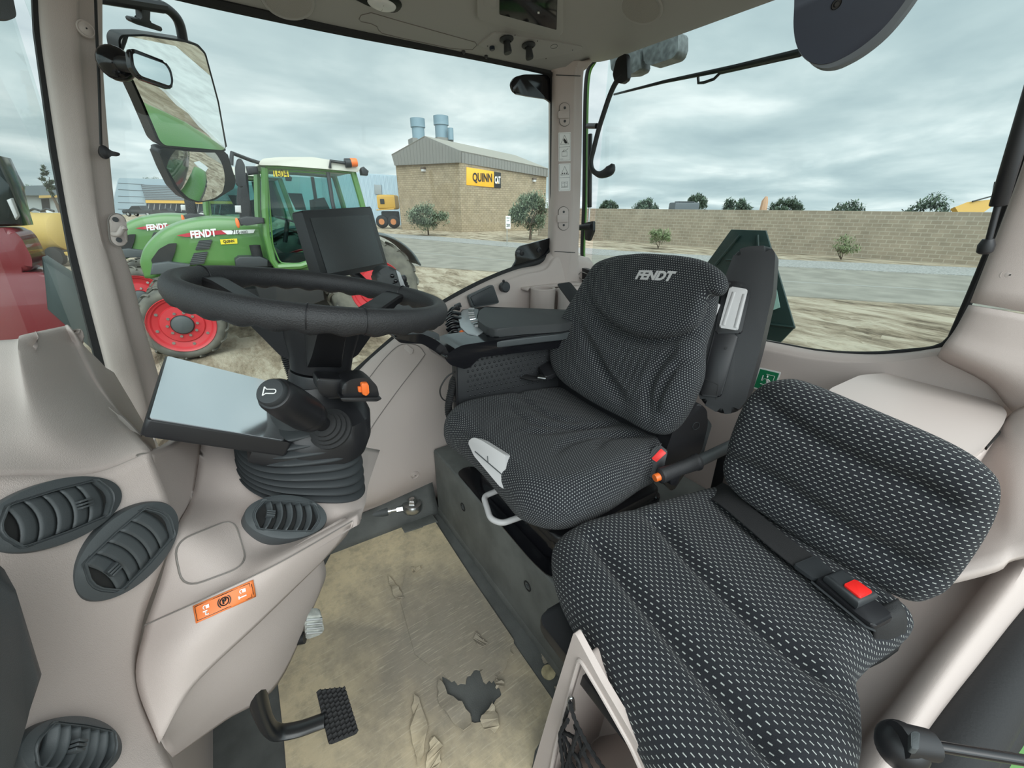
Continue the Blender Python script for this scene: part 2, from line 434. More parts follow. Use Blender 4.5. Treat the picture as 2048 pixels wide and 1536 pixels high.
# roof lining: window-top edge, header curving inwards, ceiling
def roof_ring(pts, z):
    return [V((x, y, z if not callable(z) else z(x, y))) for x, y in pts]
def rrect(x0, x1, y0, y1, r, n=8):
    out = []
    for (cx_, cy_, a0) in ((x1-r, y1-r, 0), (x0+r, y1-r, 90), (x0+r, y0+r, 180), (x1-r, y0+r, 270)):
        for j in range(n+1):
            a = math.radians(a0+90*j/n); out.append((cx_+r*math.cos(a), cy_+r*math.sin(a)))
    out2 = resample([V((p[0], p[1], 0)) for p in out], 120); return [(p.x, p.y) for p in out2]
def ztop(x, y): return 1.727+0.016*max(0, min(1, (x-0.4)/0.8))+0.062*max(0, min(1, (x-1.28)/0.12))
R0 = roof_ring(rrect(-0.50, 1.50, -0.06, 1.575, 0.10), lambda x, y: ztop(x, y)+0.012)
R1 = roof_ring(rrect(-0.48, 1.475, -0.04, 1.535, 0.10), ztop)
R2 = roof_ring(rrect(-0.46, 1.44, -0.02, 1.50, 0.10), lambda x, y: ztop(x, y)+0.004)
R3 = roof_ring(rrect(-0.42, 1.33, 0.06, 1.38, 0.12), lambda x, y: ztop(x, y)+0.05)
R4 = roof_ring(rrect(-0.36, 1.22, 0.14, 1.24, 0.14), lambda x, y: ztop(x, y)+0.115)
R5 = roof_ring(rrect(-0.28, 1.12, 0.22, 1.14, 0.14), lambda x, y: 1.95)
R6 = roof_ring(rrect(-0.18, 1.00, 0.32, 1.02, 0.14), lambda x, y: 1.99)
bm = bm_new(); rings = [[bm.verts.new(p) for p in R] for R in (R0, R1, R2, R3, R4, R5, R6)]
for A, Bq in zip(rings, rings[1:]):
    for i in range(120):
        j = (i+1) % 120; bm.faces.new((A[i], A[j], Bq[j], Bq[i]))
bm.faces.new(rings[-1]); bmesh.ops.recalc_face_normals(bm, faces=bm.faces[:])
bm.faces.ensure_lookup_table()
if bm.faces[-1].normal.z > 0: bmesh.ops.reverse_faces(bm, faces=bm.faces[:])
BRF = BVHTree.FromBMesh(bm)
struct('ceiling', bm, LINER, solid=0.03)

# --- right front pillar (between windscreen and side window)
def strip(name, L, Rr, vec, bev=0.012, material=BEIGE, label=None):
    bm = bm_new(); n = len(L)
    add_prism(bm, list(L)+list(reversed(Rr)), vec, bev, 3)
    return struct(name, bm, material, label=label)
pil = [(78, -60, 212, -60), (84, 60, 212, 60), (100, 180, 214, 150), (118, 300, 226, 310), (140, 430, 243, 470), (160, 520, 266, 540), (190, 640, 294, 650), (216, 740, 318, 735), (250, 880, 345, 830)]
PO, PN = V((-0.14, 1.42, 1.35)), V((0.35, -1, 0)).normalized()
bm = bm_new(); G = []
for a, b_, c, d in pil:
    A = pp(a, b_, PO, PN); Bq = pp(c, d, PO, PN); e1 = (Bq-A)
    G.append([A-PN*0.07-e1*0.02, A-PN*0.012, A+e1*0.12+PN*0.006, A+e1*0.50+PN*0.010, A+e1*0.60-PN*0.004, A+e1*0.88-PN*0.016, Bq-PN*0.03, Bq-PN*0.075])
add_patch(bm, G, 3, 3); struct('trim_1', bm, BEIGE, solid=0.02, label='beige right front pillar beside the windscreen')
# black edge of the windscreen along the pillar
bm = bm_new()
add_prism(bm, [pp(a+f, b_, PO-PN*0.02, PN) for a, b_, f in [(78, -60, -16), (84, 60, -16), (118, 300, -17), (160, 520, -19), (216, 740, -20), (225, 780, -20), (225, 780, 4), (216, 740, 4), (160, 520, 4), (118, 300, 4), (84, 60, 4), (78, -60, 4)]], -PN*0.02)
struct('trim_2', bm, RUBBER, label='black rubber edge of the windscreen')

# --- right rear corner pillar
CO, CN = V((1.26, 1.49, 1.3)), V((-0.45, -1, 0)).normalized()
cp = [(1092, 128, 1190, 118), (1103, 142, 1180, 130), (1107, 160, 1171, 150), (1107, 300, 1168, 300), (1106, 420, 1164, 420), (1103, 505, 1161, 500), (1098, 522, 1161, 522), (1085, 534, 1162, 545), (1060, 545, 1172, 580), (1040, 590, 1200, 640)]
bm = bm_new(); G = []
for a, b_, c, d in cp:
    A = pp(a, b_, CO, CN); Bq = pp(c, d, CO, CN); e1 = Bq-A
    G.append([A-CN*0.08, A-CN*0.015, A+e1*0.14+CN*0.008, A+e1*0.60+CN*0.008, A+e1*0.72-CN*0.004, Bq-CN*0.03, Bq-CN*0.08])
add_patch(bm, G, 4, 4); struct('trim_3', bm, BEIGE, solid=0.02, label='beige rear corner pillar between side and rear window')
# seam grooves of that pillar
for i, (a, b_, c, d) in enumerate([(1106, 150, 1173, 152), (1103, 503, 1162, 505)]):
    bm = bm_new(); A = pp(a+6, b_, CO+CN*0.010, CN); Bq = pp(c-12, d, CO+CN*0.010, CN); add_tube(bm, [A, Bq], 0.0016, 6); struct('trim_%d' % (4+i), bm, DARK, label='thin seam across the beige corner pillar')

# --- left rear pillar (right edge of the picture): upper and lower covers
LO, LN = V((1.38, 0.12, 1.05)), V((-1, -0.12, 0.12)).normalized()
G = []
for row in [[(2075, 250), (2120, 250), (2250, 250), (2400, 240)], [(2040, 355), (2090, 355), (2200, 360), (2400, 350)], [(1995, 475), (2050, 475), (2150, 480), (2400, 480)], [(1944, 606), (2000, 615), (2120, 635), (2400, 660)]]:
    G.append([pp(*row[0], LO, LN)-LN*0.06]+[pp(*q, LO, LN)-LN*(0.012 if i == 0 else -0.004) for i, q in enumerate(row)])
bm = bm_new(); add_patch(bm, G, 4, 4); struct('trim_6', bm, BEIGE, solid=0.02, label='upper beige cover of the left rear pillar')
G = []
for row in [[(1941, 611), (2000, 620), (2120, 640), (2400, 670)], [(1915, 660), (1985, 680), (2120, 700), (2400, 720)], [(1888, 700), (1975, 735), (2120, 790), (2400, 850)]]:
    G.append([pp(*row[0], LO, LN)-LN*0.06]+[pp(*q, LO, LN)-LN*(0.010 if i == 0 else -0.008) for i, q in enumerate(row)])
G.append([px(1872, 712, 1.48), px(1885, 722, 1.455), px(1975, 768, 1.435), px(2060, 850, 1.40), px(2400, 1000, 1.38)])
bm = bm_new(); add_patch(bm, G, 4, 4); struct('trim_7', bm, BEIGE, solid=0.02, label='lower beige cover of the left rear pillar')

# --- panes
def pane(name, pts, vec, material=GLASS, label=None):
    bm = bm_new(); add_prism(bm, pts, vec); return struct(name, bm, material, label=label)
pane('window_1', [V((-0.24, 1.55, 0.45)), V((1.40, 1.55, 0.45)), V((1.40, 1.55, 1.80)), V((-0.24, 1.55, 1.80))], V((0, 0.005, 0)), GLASS, 'right side window pane')
pane('window_2', [V((1.515, 0.03, 0.6)), V((1.515, 1.50, 0.6)), V((1.515, 1.50, 1.90)), V((1.515, 0.03, 1.90))], V((0.005, 0, 0)), GLASS2, 'rear window pane')
pane('window_3', [V((-0.30, 1.46, 0.85)), V((-0.62, 0.9, 0.85)), V((-0.62, 0.3, 0.85)), V((-0.50, 0.3, 1.75)), V((-0.50, 0.9, 1.75)), V((-0.24, 1.46, 1.75))], V((-0.005, 0, 0)), GLASSW, 'windscreen')

# --- seals and green outer frame edges that show round the panes
SL1 = [py(690, 765, 1.53), py(720, 738, 1.53), py(800, 668, 1.53), py(860, 624, 1.53), py(925, 585, 1.53), py(985, 556, 1.53), py(1040, 535, 1.53), py(1080, 522, 1.53), py(1100, 505, 1.53), py(1106, 470, 1.53), py(1107, 300, 1.53), py(1107, 170, 1.53), py(1100, 146, 1.53), py(1080, 138, 1.53), py(940, 108, 1.53), py(700, 62, 1.53), py(420, 2, 1.53), py(210, -50, 1.53)]
bm = bm_new(); add_tube(bm, resample(catmull(SL1, 6), 120, False), 0.015, 8); struct('trim_8', bm, RUBBER, label='black seal round the right side window')
bm = bm_new(); add_tube(bm, resample(catmull([p+V((0, 0.003, -0.017)) for p in SL1[:8]], 6), 60, False), 0.006, 8); struct('trim_9', bm, GREENP, label='green frame edge under the side window')
SL2 = [px(1490, -4, 1.50), px(1330, 62, 1.50), px(1215, 108, 1.50), px(1186, 124, 1.50), px(1174, 150, 1.50), px(1170, 220, 1.50), px(1168, 400, 1.50), px(1164, 505, 1.50), px(1170, 540, 1.50), px(1192, 568, 1.50), px(1260, 612, 1.50), px(1400, 660, 1.50), px(1560, 690, 1.50), px(1640, 704, 1.50), px(1730, 709, 1.50), px(1810, 704, 1.50), px(1885, 692, 1.50), px(1920, 640, 1.50), px(2050, 320, 1.50), px(2110, 100, 1.50)]
bm = bm_new(); add_tube(bm, resample(catmull(SL2, 6), 160, False), 0.009, 8); struct('trim_10', bm, RUBBER, label='black seal round the rear window')
bm = bm_new(); add_tube(bm, resample(catmull([p+V((0.004, -0.012, 0)) for p in SL2[3:10]], 6), 80, False), 0.005, 8); struct('trim_11', bm, GREENP, label='green frame edge beside the rear window')

# --- door opening on the near side: rail of the left lower lining, sill, seal
# wheel-arch lining under the passenger seat and sill of the door opening
def zrow(*a): return [pz(x, y, z) for x, y, z in a]
G = [zrow((1780, 960, .50), (1880, 1000, .56), (1960, 1060, .58), (2010, 1060, .60), (2060, 1080, .62), (2110, 1110, .60)),
     zrow((1720, 1110, .37), (1850, 1130, .41), (1975, 1142, .44), (1998, 1128, .50), (2040, 1150, .53), (2078, 1185, .49)),
     zrow((1600, 1260, .35), (1740, 1300, .38), (1845, 1314, .41), (1868, 1300, .48), (1915, 1318, .51), (1955, 1352, .47)),
     zrow((1500, 1400, .34), (1640, 1440, .36), (1712, 1492, .40), (1735, 1478, .47), (1800, 1488, .50), (1862, 1487, .46)),
     zrow((1400, 1580, .34), (1540, 1620, .36), (1590, 1662, .40), (1620, 1650, .47), (1680, 1680, .50), (1750, 1682, .46)),
     zrow((1260, 1760, .34), (1400, 1800, .36), (1470, 1850, .40), (1500, 1850, .47), (1560, 1880, .50), (1630, 1900, .46))]
bm = bm_new(); add_patch(bm, G, 6, 6); struct('wall_left', bm, BEIGE, solid=0.02, label='beige lining and rounded sill beside the passenger seat')
bm = bm_new(); add_patch(bm, [[px(1840, 900, 1.33), px(1975, 862, 1.36), px(2040, 815, 1.38), px(2150, 790, 1.38)], [px(1840, 960, 1.25), px(1960, 900, 1.28), px(2030, 862, 1.28), px(2150, 840, 1.28)], [px(1850, 1060, 1.15), px(1975, 1010, 1.17), px(2035, 980, 1.17), px(2150, 960, 1.2)], [px(1850, 1160, 1.0), px(1985, 1130, 1.05), px(2040, 1110, 1.08), px(2150, 1080, 1.1)]], 5, 5); struct('trim_12', bm, BEIGE, solid=0.02, label='beige foot of the left rear pillar')
sd = [(2200, 1120), (2110, 1195), (2078, 1250), (1988, 1385), (1918, 1490), (1830, 1625), (1740, 1780)]
bm = bm_new(); add_tube(bm, catmull([pz(x, y, 0.455) for x, y in sd], 5), 0.042, 12); struct('trim_13', bm, RUBBER, label='black rubber door seal along the sill')

# dark cover outside the seal, seen at the bottom right
bm = bm_new(); add_patch(bm, [zrow((2160, 1200, 0.40), (2210, 1290, 0.36)), zrow((2000, 1420, 0.40), (2062, 1470, 0.35)), zrow((1830, 1680, 0.40), (1900, 1740, 0.34))], 5, 5); struct('trim_14', bm, RUBBER, solid=0.02, label='grey outer sill plate below the door seal')
bm = bm_new(); add_patch(bm, [zrow((2080, 1250, 0.25), (2400, 1450, 0.22)), zrow((1960, 1440, 0.25), (2250, 1600, 0.2)), zrow((1860, 1650, 0.25), (2150, 1780, 0.2))], 4, 4); struct('trim_15', bm, GREENP, solid=0.02, label='green outer body panel below the door opening')

# ================================================================== FRONT CONSOLE
fc = thing('front_console', 'beige moulded front console with round air vents beside the steering column', 'console', (-0.25, 0.62, 0.0))
def yrow(*a): return [py(x, y, Y) for x, y, Y in a]
seam = yrow((290, 1250, .55), (420, 1192, .53), (560, 1125, .54), (705, 1042, .60))
bm = bm_new()
add_patch(bm, [yrow((-220, 985, .52), (0, 952, .56), (190, 946, .60), (302, 905, .64)),
               yrow((-220, 1100, .47), (0, 1100, .505), (185, 1090, .555), (345, 1052, .60)),
               yrow((-220, 1250, .43), (0, 1250, .46), (150, 1250, .505), (284, 1250, .55)),
               yrow((-220, 1400, .39), (0, 1400, .42), (150, 1400, .46), (285, 1390, .505)),
               yrow((-220, 1620, .34), (0, 1620, .37), (180, 1600, .41), (352, 1545, .455))], 7, 7)
add_patch(bm, [yrow((302, 905, .64), (350, 885, .73), (410, 840, .85)), yrow((305, 960, .625), (345, 950, .68), (400, 905, .80)), yrow((318, 1010, .610), (350, 1000, .655), (385, 990, .72)), yrow((345, 1052, .60), (348, 1056, .605), (352, 1060, .61))], 6, 6)
add_patch(bm, [yrow((410, 840, .85), (480, 850, .88), (600, 870, .95), (760, 900, .95)),
               yrow((400, 905, .80), (500, 950, .74), (620, 960, .75), (738, 965, .76)),
               yrow((385, 990, .72), (480, 1005, .69), (600, 1008, .665), (730, 1010, .665)),
               yrow((352, 1060, .61), (450, 1085, .60), (560, 1080, .62), (718, 1020, .64)),
               yrow((318, 1170, .575), (440, 1160, .55), (560, 1108, .56), (714, 1030, .615)),
               seam], 7, 7)
crease = yrow((318, 1488, .47), (385, 1375, .49), (520, 1245, .53), (648, 1120, .62))
add_patch(bm, [seam, yrow((272, 1360, .51), (390, 1285, .50), (535, 1175, .53), (692, 1072, .61)), crease], 7, 7)
crease2 = [p+V((0, 0.016, -0.003)) for p in crease]
add_patch(bm, [crease2, yrow((334, 1500, .515), (418, 1420, .55), (548, 1305, .60), (652, 1150, .70)), yrow((346, 1516, .57), (450, 1442, .62), (556, 1368, .68), (638, 1190, .76))], 7, 7)
bmesh.ops.remove_doubles(bm, verts=bm.verts[:], dist=0.0008)
BV = BVHTree.FromBMesh(bm)
o = obj('console_body', bm, BEIGE, fc, 32, solid=0.018)
def hit(x, y, lift=0.0, bv=None):
    h_ = (bv or BV).ray_cast(CAM, ray(x, y).normalized())
    return (h_[0] if h_[0] is not None else None), h_[1]
# seam line and crease line as thin grooves
bm = bm_new(); add_tube(bm, [p+(CAM-p).normalized()*0.001 for p in catmull(seam, 8)], 0.0009, 6); obj('seam', bm, BEIGED, fc)
# square cover on the shelf
sq = rounded(yrow((346, 1085, .59), (468, 1036, .63), (496, 1130, .565), (366, 1178, .56)), .022, 6)
bm = bm_new(); ring = resample(sq, 80); ring = [(lambda h_: (h_[0] if h_[0] is not None else p))(BV.ray_cast(CAM, (p-CAM).normalized())) for p in ring]; add_tube(bm, ring, 0.0014, 6, closed=True); obj('cover_groove', bm, BEIGED, fc)
# orange parking-lock decal
dp = [(387, 1212), (506, 1159), (511, 1192), (393, 1247)]
def dsurf(a, b_, z):
    """point on the decal: a, b_ in -1..1 across the quad dp"""
    u, v = (a+1)/2, (1-b_)/2; P = [V((*p, 0)) for p in dp]; q = P[0].lerp(P[1], u).lerp(P[3].lerp(P[2], u), v)
    h_, n_ = hit(q.x, q.y); n_ = n_ if n_.dot(CAM-h_) > 0 else -n_
    return h_+n_*(0.0008+z)
lw = (dsurf(1, 0, 0)-dsurf(-1, 0, 0)).length; lh = (dsurf(0, 1, 0)-dsurf(0, -1, 0)).length
bm = bm_new(); add_patch(bm, [[dsurf(-1+2*i_/8, 1-2*j_/4, 0.001) for i_ in range(9)] for j_ in range(5)], 2, 2); dc = obj('warning_decal', bm, DECALO, fc, solid=0.0008); dc['label'] = 'orange decal with parking lock symbols'
asp = lw/lh
def dl(a, b_, z=0.0016): return dsurf(a*2/asp, b_*2, z)     # units of the decal height
bm = bm_new(); A2 = asp/2
add_tube(bm, [dl(*p) for p in ((-A2*.93, -.40), (0, -.40), (A2*.86, -.40), (A2*.86, .40), (0, .40), (-A2*.93, .40))], 0.0005, 4, closed=True)
add_tube(bm, [dl(.22*math.cos(t*.21), .22*math.sin(t*.21)) for t in range(30)], 0.0007, 4, closed=True)
for sg_ in (1, -1): add_tube(bm, [dl(sg_*.32*math.cos(x*.12-.9), .32*math.sin(x*.12-.9)) for x in range(16)], 0.0007, 4)
add_tube(bm, [dl(A2*.92, -.3), dl(A2*.92, .3)], 0.0004, 4)
obj('decal_lines', bm, INK, dc)
bm = bm_new(); add_tube(bm, [dl(-.06, -.13), dl(-.06, .13), dl(.05, .13), dl(.09, .08), dl(.05, .01), dl(-.06, .01)], 0.0011, 5); obj('decal_letter', bm, INK, dc)
for sg_ in (-1, 1):
    c_ = sg_*A2*.60; bm = bm_new()
    add_prism(bm, [dl(c_+a, b_) for a, b_ in ((0, .04), (.17, .04), (.17, .24), (0, .24))], (CAM-dl(0, 0)).normalized()*0.0004)
    add_tube(bm, [dl(c_-.02+.10*math.cos(t*.4+1.2), .14+.10*math.sin(t*.4+1.2)) for t in range(9)], 0.0006, 4)
    obj('decal_padlock', bm, WHITE, dc)
    bm = bm_new(); add_tube(bm, [dl(c_-.2, -.07), dl(c_-.2, -.24), dl(c_-.2, -.17), dl(c_+.16, -.17)] if sg_ > 0 else [dl(c_-.16, -.07), dl(c_+.06, -.07), dl(c_-.05, -.07), dl(c_-.05, -.27), dl(c_+.1, -.27)], 0.0010, 4); obj('decal_lever', bm, WHITE, dc)

# round and oval air vents
def vent(c0, n, ax1, ax2, slats, parent=None, closed=False, knob=-0.6):
    """ax1, ax2: half axes as pixel offsets; ring: width of the flange relative to the half axis"""
    q1, q2 = (2*c0[0]-ax1[0], 2*c0[1]-ax1[1]), (2*c0[0]-ax2[0], 2*c0[1]-ax2[1])
    hs = [hit(c0[0]+(q_[0]-c0[0])*0.9, c0[1]+(q_[1]-c0[1])*0.9)[0] for q_ in (ax1, q1, ax2, q2)]
    hs = [h_ for h_ in hs if h_ is not None]
    nn = V(n).normalized(); hc = hit(*c0)[0]
    if len(hs) == 4: nn = (hs[0]-hs[1]).cross(hs[2]-hs[3]).normalized()
    if nn.dot(CAM-hc) < 0: nn = -nn
    o = hc + nn*(max([(h_-hc).dot(nn) for h_ in hs]+[0])*0.0)
    o = pp(c0[0], c0[1], o, nn)
    P1 = pp(*ax1, o, nn)-o; P2 = pp(*ax2, o, nn)-o
    F = Frame(o, P1, P2);
    if F.z.dot(CAM-o) < 0: F = Frame(o, P1, -P2)
    a, b = P1.length, abs((P2).dot(F.y))
    def zs(x, y):
        h_ = BV.ray_cast(F.w(x, y, 0.06), -F.z, 0.12); return min(0.02, max(-0.03, (h_[0]-F.o).dot(F.z))) if h_[0] is not None else -0.004
    hx_ = [(.76, 0), (.74, .20), (.60, .62), (0, .66), (-.60, .62), (-.74, .20), (-.76, 0), (-.74, -.20), (-.60, -.62), (0, -.66), (.60, -.62), (.74, -.20)]
    hexr = resample([V((*p, 0)) for p in hx_], 64)
    bm = bm_new(); N = 64
    def ell(k, z):
        return [bm.verts.new(F.w(a*k*math.cos(2*math.pi*i/N), b*k*math.sin(2*math.pi*i/N), zs(a*k*math.cos(2*math.pi*i/N), b*k*math.sin(2*math.pi*i/N))+z)) for i in range(N)]
    def hxr(k, z): return [bm.verts.new(F.w(a*k*p.x, b*k*p.y, zs(a*k*p.x, b*k*p.y)+z)) for p in hexr]
    zc_ = zs
    LV = max(zc_(a*k_*math.cos(t_), b*k_*math.sin(t_)) for k_ in (0, .4, .75, .95) for t_ in [j_*.5236 for j_ in range(12)])-0.002+(0 if closed else 0.005)
    rg = [ell(1.0, -0.004)]
    zs = lambda x, y: LV
    rg += [ell(0.995, 0.0015), ell(0.975, 0.004), ell(0.86, 0.0055), hxr(1.08, 0.006), hxr(1.06, 0.0045), hxr(1.03, 0.0045), hxr(1.01, 0.006), hxr(0.98, 0.006), hxr(0.96, 0.0005 if closed else -0.005), hxr(0.3, 0.0003 if closed else -0.0055)]
    for A, Bq in zip(rg, rg[1:]):
        for i in range(N): bm.faces.new((A[i], A[(i+1) % N], Bq[(i+1) % N], Bq[i]))
    bm.faces.new(rg[-1]); bmesh.ops.recalc_face_normals(bm, faces=bm.faces[:])
    v = obj('air_vent', bm, VENTG, parent, 30)
    bm = bm_new(); add_prism(bm, [F.w(a*.96*p.x, b*.96*p.y, LV+(0.0006 if closed else -0.0048)) for p in hexr], F.z*0.0004); obj('vent_shade_disc', bm, INK, v)  # black disc painted in for the dark depth behind the louvres
    # curved louvres
    for i in range(slats):
        x = -0.60*a+1.2*a*(i+0.5)/slats; w = 1.2*a/slats*(1.03 if closed else 0.62)
        hh = b*(0.62 if abs(x) < .58*a else 0.62-(abs(x)/a-.58)*2.4)
        bm = bm_new(); g = []
        for j in range(9):
            y = -hh+2*hh*j/8; bow = 0.10*a*(1-(y/(0.62*b))**2)-0.05*a; z0 = zs(x, y)+0.002
            zz_ = (0.0026, 0.0022, 0.0004) if closed else (-0.0062, -0.001, 0.0032); ww_ = (-.5, 0, .5) if closed else (-.42, 0, .36)
            g.append([F.w(max(-.73*a, min(.73*a, x+w*q_+bow)), y, z0+z_) for q_, z_ in zip(ww_, zz_)])
        add_patch(bm, g, 2, 1); s = obj('vent_slat', bm, VENTG, v, 60, solid=0.0016)
    kx = knob*a
    bm = bm_new()
    kz = zs(kx, 0)
    for j in (-1, 0, 1): add_fbox(bm, F, kx-0.006, kx+0.006, j*0.0035-0.0011, j*0.0035+0.0011, kz+0.002, kz+0.012, 0.0006)
    obj('vent_tab', bm, VENTG, v)
    return v
vent((568, 1046), (0.15, -0.45, 1), (646, 1050), (568, 1003), 5, parent=fc, knob=-0.42)
vent((256, 1096), (0.62, -0.75, 0.45), (340, 1015), (212, 1040), 5, parent=fc, closed=True, knob=-.45)
vent((108, 1026), (0.45, -0.85, 0.35), (232, 985), (90, 964), 5, parent=fc, closed=True, knob=0.30)
vent((130, 1505), (0.5, -0.85, 0.2), (222, 1513), (125, 1436), 6, parent=fc, knob=-0.1)
# dark grey lower insert at the left edge
bm = bm_new(); ins = yrow((-160, 1100, .40), (-20, 1140, .43), (10, 1165, .44), (62, 1330, .435), (30, 1420, .42), (0, 1500, .405), (-20, 1600, .38), (-160, 1600, .37))
add_prism(bm, [p+V((0.012, -0.02, 0.0)) for p in ins], V((-0.02, 0.045, 0)), 0.004, 2); o = obj('kick_panel', bm, VENTG, fc); o['label'] = 'dark grey insert panel at the console foot'

# dash top hump behind the seam
dh = thing('dash_top', 'smooth beige dashboard hump under the windscreen behind the air vents', 'dashboard', (-0.3, 0.8, 0.9))
bm = bm_new()
add_patch(bm, [yrow((-200, 712, 1.15), (22, 702, 1.15), (44, 692, 1.15), (128, 672, 1.22)), yrow((-200, 690, .96), (22, 679, .95), (44, 670, .96), (128, 652, 1.04)),
               yrow((-200, 735, .88), (12, 705, .88), (50, 702, .88), (148, 690, 1.02)),
               yrow((-200, 800, .77), (15, 795, .77), (76, 795, .77), (188, 765, .95)),
               yrow((-200, 880, .66), (0, 872, .665), (122, 870, .675), (242, 835, .83)),
               yrow((-200, 978, .535), (0, 949, .575), (194, 943, .615), (301, 901, .655))], 7, 7)
add_patch(bm, [yrow((128, 672, 1.22), (142, 674, 1.22), (190, 730, 1.26), (242, 768, 1.30)), yrow((128, 652, 1.04), (142, 655, 1.04), (172, 708, 1.09), (228, 745, 1.14)), yrow((148, 690, 1.02), (172, 706, 1.02), (205, 728, 1.06), (258, 795, 1.10)), yrow((188, 765, .95), (205, 772, .95), (240, 795, 1.0), (287, 845, 1.02)), yrow((242, 835, .83), (255, 840, .84), (275, 855, .88), (305, 874, .90)), yrow((301, 901, .655), (304, 902, .66), (309, 903, .69), (315, 905, .74))], 7, 7)
bmesh.ops.remove_doubles(bm, verts=bm.verts[:], dist=0.001)
obj('hump', bm, BEIGE, dh, 50, solid=0.02)
bm = bm_new(); add_tube(bm, catmull([p+(CAM-p).normalized()*0.004 for p in yrow((218, 815, .80), (250, 842, .78), (275, 868, .76), (285, 880, .75))], 4), [0.001]*3+[0.0035]*7+[0.001]*3, 8); obj('finger_groove', bm, BEIGED, dh)
# ================================================================== FLOOR, PEDESTAL, PEDALS
pe = thing('seat_pedestal', 'dark grey plastic seat pedestal with recessed bolts across the cab floor', 'pedestal', (0.9, 0.9, 0))
bm = bm_new(); pf = [V((0.530, -0.05, 0)), V((0.530, 1.41, 0)), V((0.528, 1.41, 0.335)), V((0.528, -0.05, 0.335))]
add_prism(bm, [V((0.528, 0.36, 0.0)), V((0.528, 1.338, 0.0)), V((0.528, 1.338, 0.330)), V((0.528, 0.36, 0.330))], V((0.72, 0, 0)), 0.012, 3)
obj('pedestal_body', bm, PEDM, pe)
bm = bm_new(); add_prism(bm, [V((0.5255, 0.36, 0.0)), V((0.5255, 1.335, 0.0)), V((0.527, 1.335, 0.035)), V((0.5275, 0.36, 0.035))], V((0.03, 0, 0)), 0.002); obj('pedestal_skirt', bm, PEDM, pe)
for x, y in ((926, 1014), (1055, 1172)):
    p = px(x, y, 0.5275); bm = bm_new(); add_lathe(bm, [(0.017, -0.001), (0.017, 0.0015), (0.013, 0.002), (0.011, -0.004)], p, (-1, 0, 0), 24); b_ = obj('bolt_recess', bm, RUBBER, pe)
    bm = bm_new(); add_lathe(bm, [(0.007, 0.0), (0.007, 0.003), (0.005, 0.0035)], p, (-1, 0, 0), 6); obj('bolt', bm, GREY, b_)
# black opening in the top with the suspension
bm = bm_new(); tp = [pz(912, 945, .333), pz(940, 932, .333), pz(1010, 960, .333), pz(1180, 1100, .333), pz(1160, 1160, .333), pz(1100, 1158, .333), pz(1060, 1120, .333)]
add_prism(bm, rounded(tp, 0.03), V((0, 0, 0.004)), 0.001); obj('opening_plate', bm, GLOSS, pe)

# right kick strip under the side lining
bm = bm_new(); add_patch(bm, [[V((-0.3, 1.42, 0.08)), V((0.2, 1.40, 0.10)), V((0.40, 1.385, 0.125)), V((0.53, 1.38, 0.14))], [V((-0.3, 1.37, 0.0)), V((0.2, 1.345, 0.0)), V((0.40, 1.335, 0.0)), V((0.53, 1.33, 0.0))]], 4, 4)
struct('baseboard_right', bm, FLOORM, solid=0.01)

# protective mat, torn at the near end
mt = thing('floor_mat', 'worn beige cardboard mat with a torn hole on the cab floor', 'mat', (0.2, 0.9, 0))
MATM = mat('worn_mat', (0.50, 0.42, 0.27), 0.85, bump=0.5, bscale=60)
t = MATM.node_tree; L = t.links; bsdf = t.nodes['Principled BSDF']
tcn = t.nodes.new('ShaderNodeTexCoord'); mp = t.nodes.new('ShaderNodeMapping'); mp.inputs['Scale'].default_value = (1, 1, 1); L.new(tcn.outputs['Object'], mp.inputs[0])
def mnoise(sc, det, vec=None, rough=0.6):
    n = t.nodes.new('ShaderNodeTexNoise'); n.inputs['Scale'].default_value = sc; n.inputs['Detail'].default_value = det; n.inputs['Roughness'].default_value = rough
    L.new(vec or mp.outputs[0], n.inputs['Vector']); return n.outputs['Fac']
def mramp(f, a, b):
    r = t.nodes.new('ShaderNodeMapRange'); r.inputs[1].default_value = a; r.inputs[2].default_value = b; L.new(f, r.inputs[0]); return r.outputs[0]
def mmix(f, c1, c2):
    m_ = t.nodes.new('ShaderNodeMix'); m_.data_type = 'RGBA'
    (L.new(f, m_.inputs[0]) if not isinstance(f, float) else setattr(m_.inputs[0], 'default_value', f))
    for i, c in ((6, c1), (7, c2)):
        if isinstance(c, tuple): m_.inputs[i].default_value = (*c, 1)
        else: L.new(c, m_.inputs[i])
    return m_.outputs[2]
# trodden, dusty centre: a stain with its own outline (distance from the standing spot) broken up by noise
vd = t.nodes.new('ShaderNodeVectorMath'); vd.operation = 'DISTANCE'; L.new(mp.outputs[0], vd.inputs[0]); vd.inputs[1].default_value = (0.10, -0.10, 0.0)
ad = t.nodes.new('ShaderNodeMath'); ad.operation = 'MULTIPLY_ADD'; L.new(mnoise(7, 6), ad.inputs[0]); ad.inputs[1].default_value = -0.42; L.new(vd.outputs['Value'], ad.inputs[2])
dirt = mramp(ad.outputs[0], 0.26, -0.04)
mp2 = t.nodes.new('ShaderNodeMapping'); mp2.inputs['Rotation'].default_value = (0, 0, 0.9); mp2.inputs['Scale'].default_value = (6, 90, 1); L.new(tcn.outputs['Object'], mp2.inputs[0])
scr = mramp(mnoise(2.5, 3, mp2.outputs[0]), 0.55, 0.72)
c_ = mmix(dirt, (0.64, 0.53, 0.35), (0.255, 0.222, 0.175))
md_ = t.nodes.new('ShaderNodeMath'); md_.operation = 'MULTIPLY'; L.new(mramp(mnoise(16, 10, None, 0.75), 0.48, 0.78), md_.inputs[0]); md_.inputs[1].default_value = 0.75
c_ = mmix(md_.outputs[0], c_, (0.17, 0.155, 0.12))
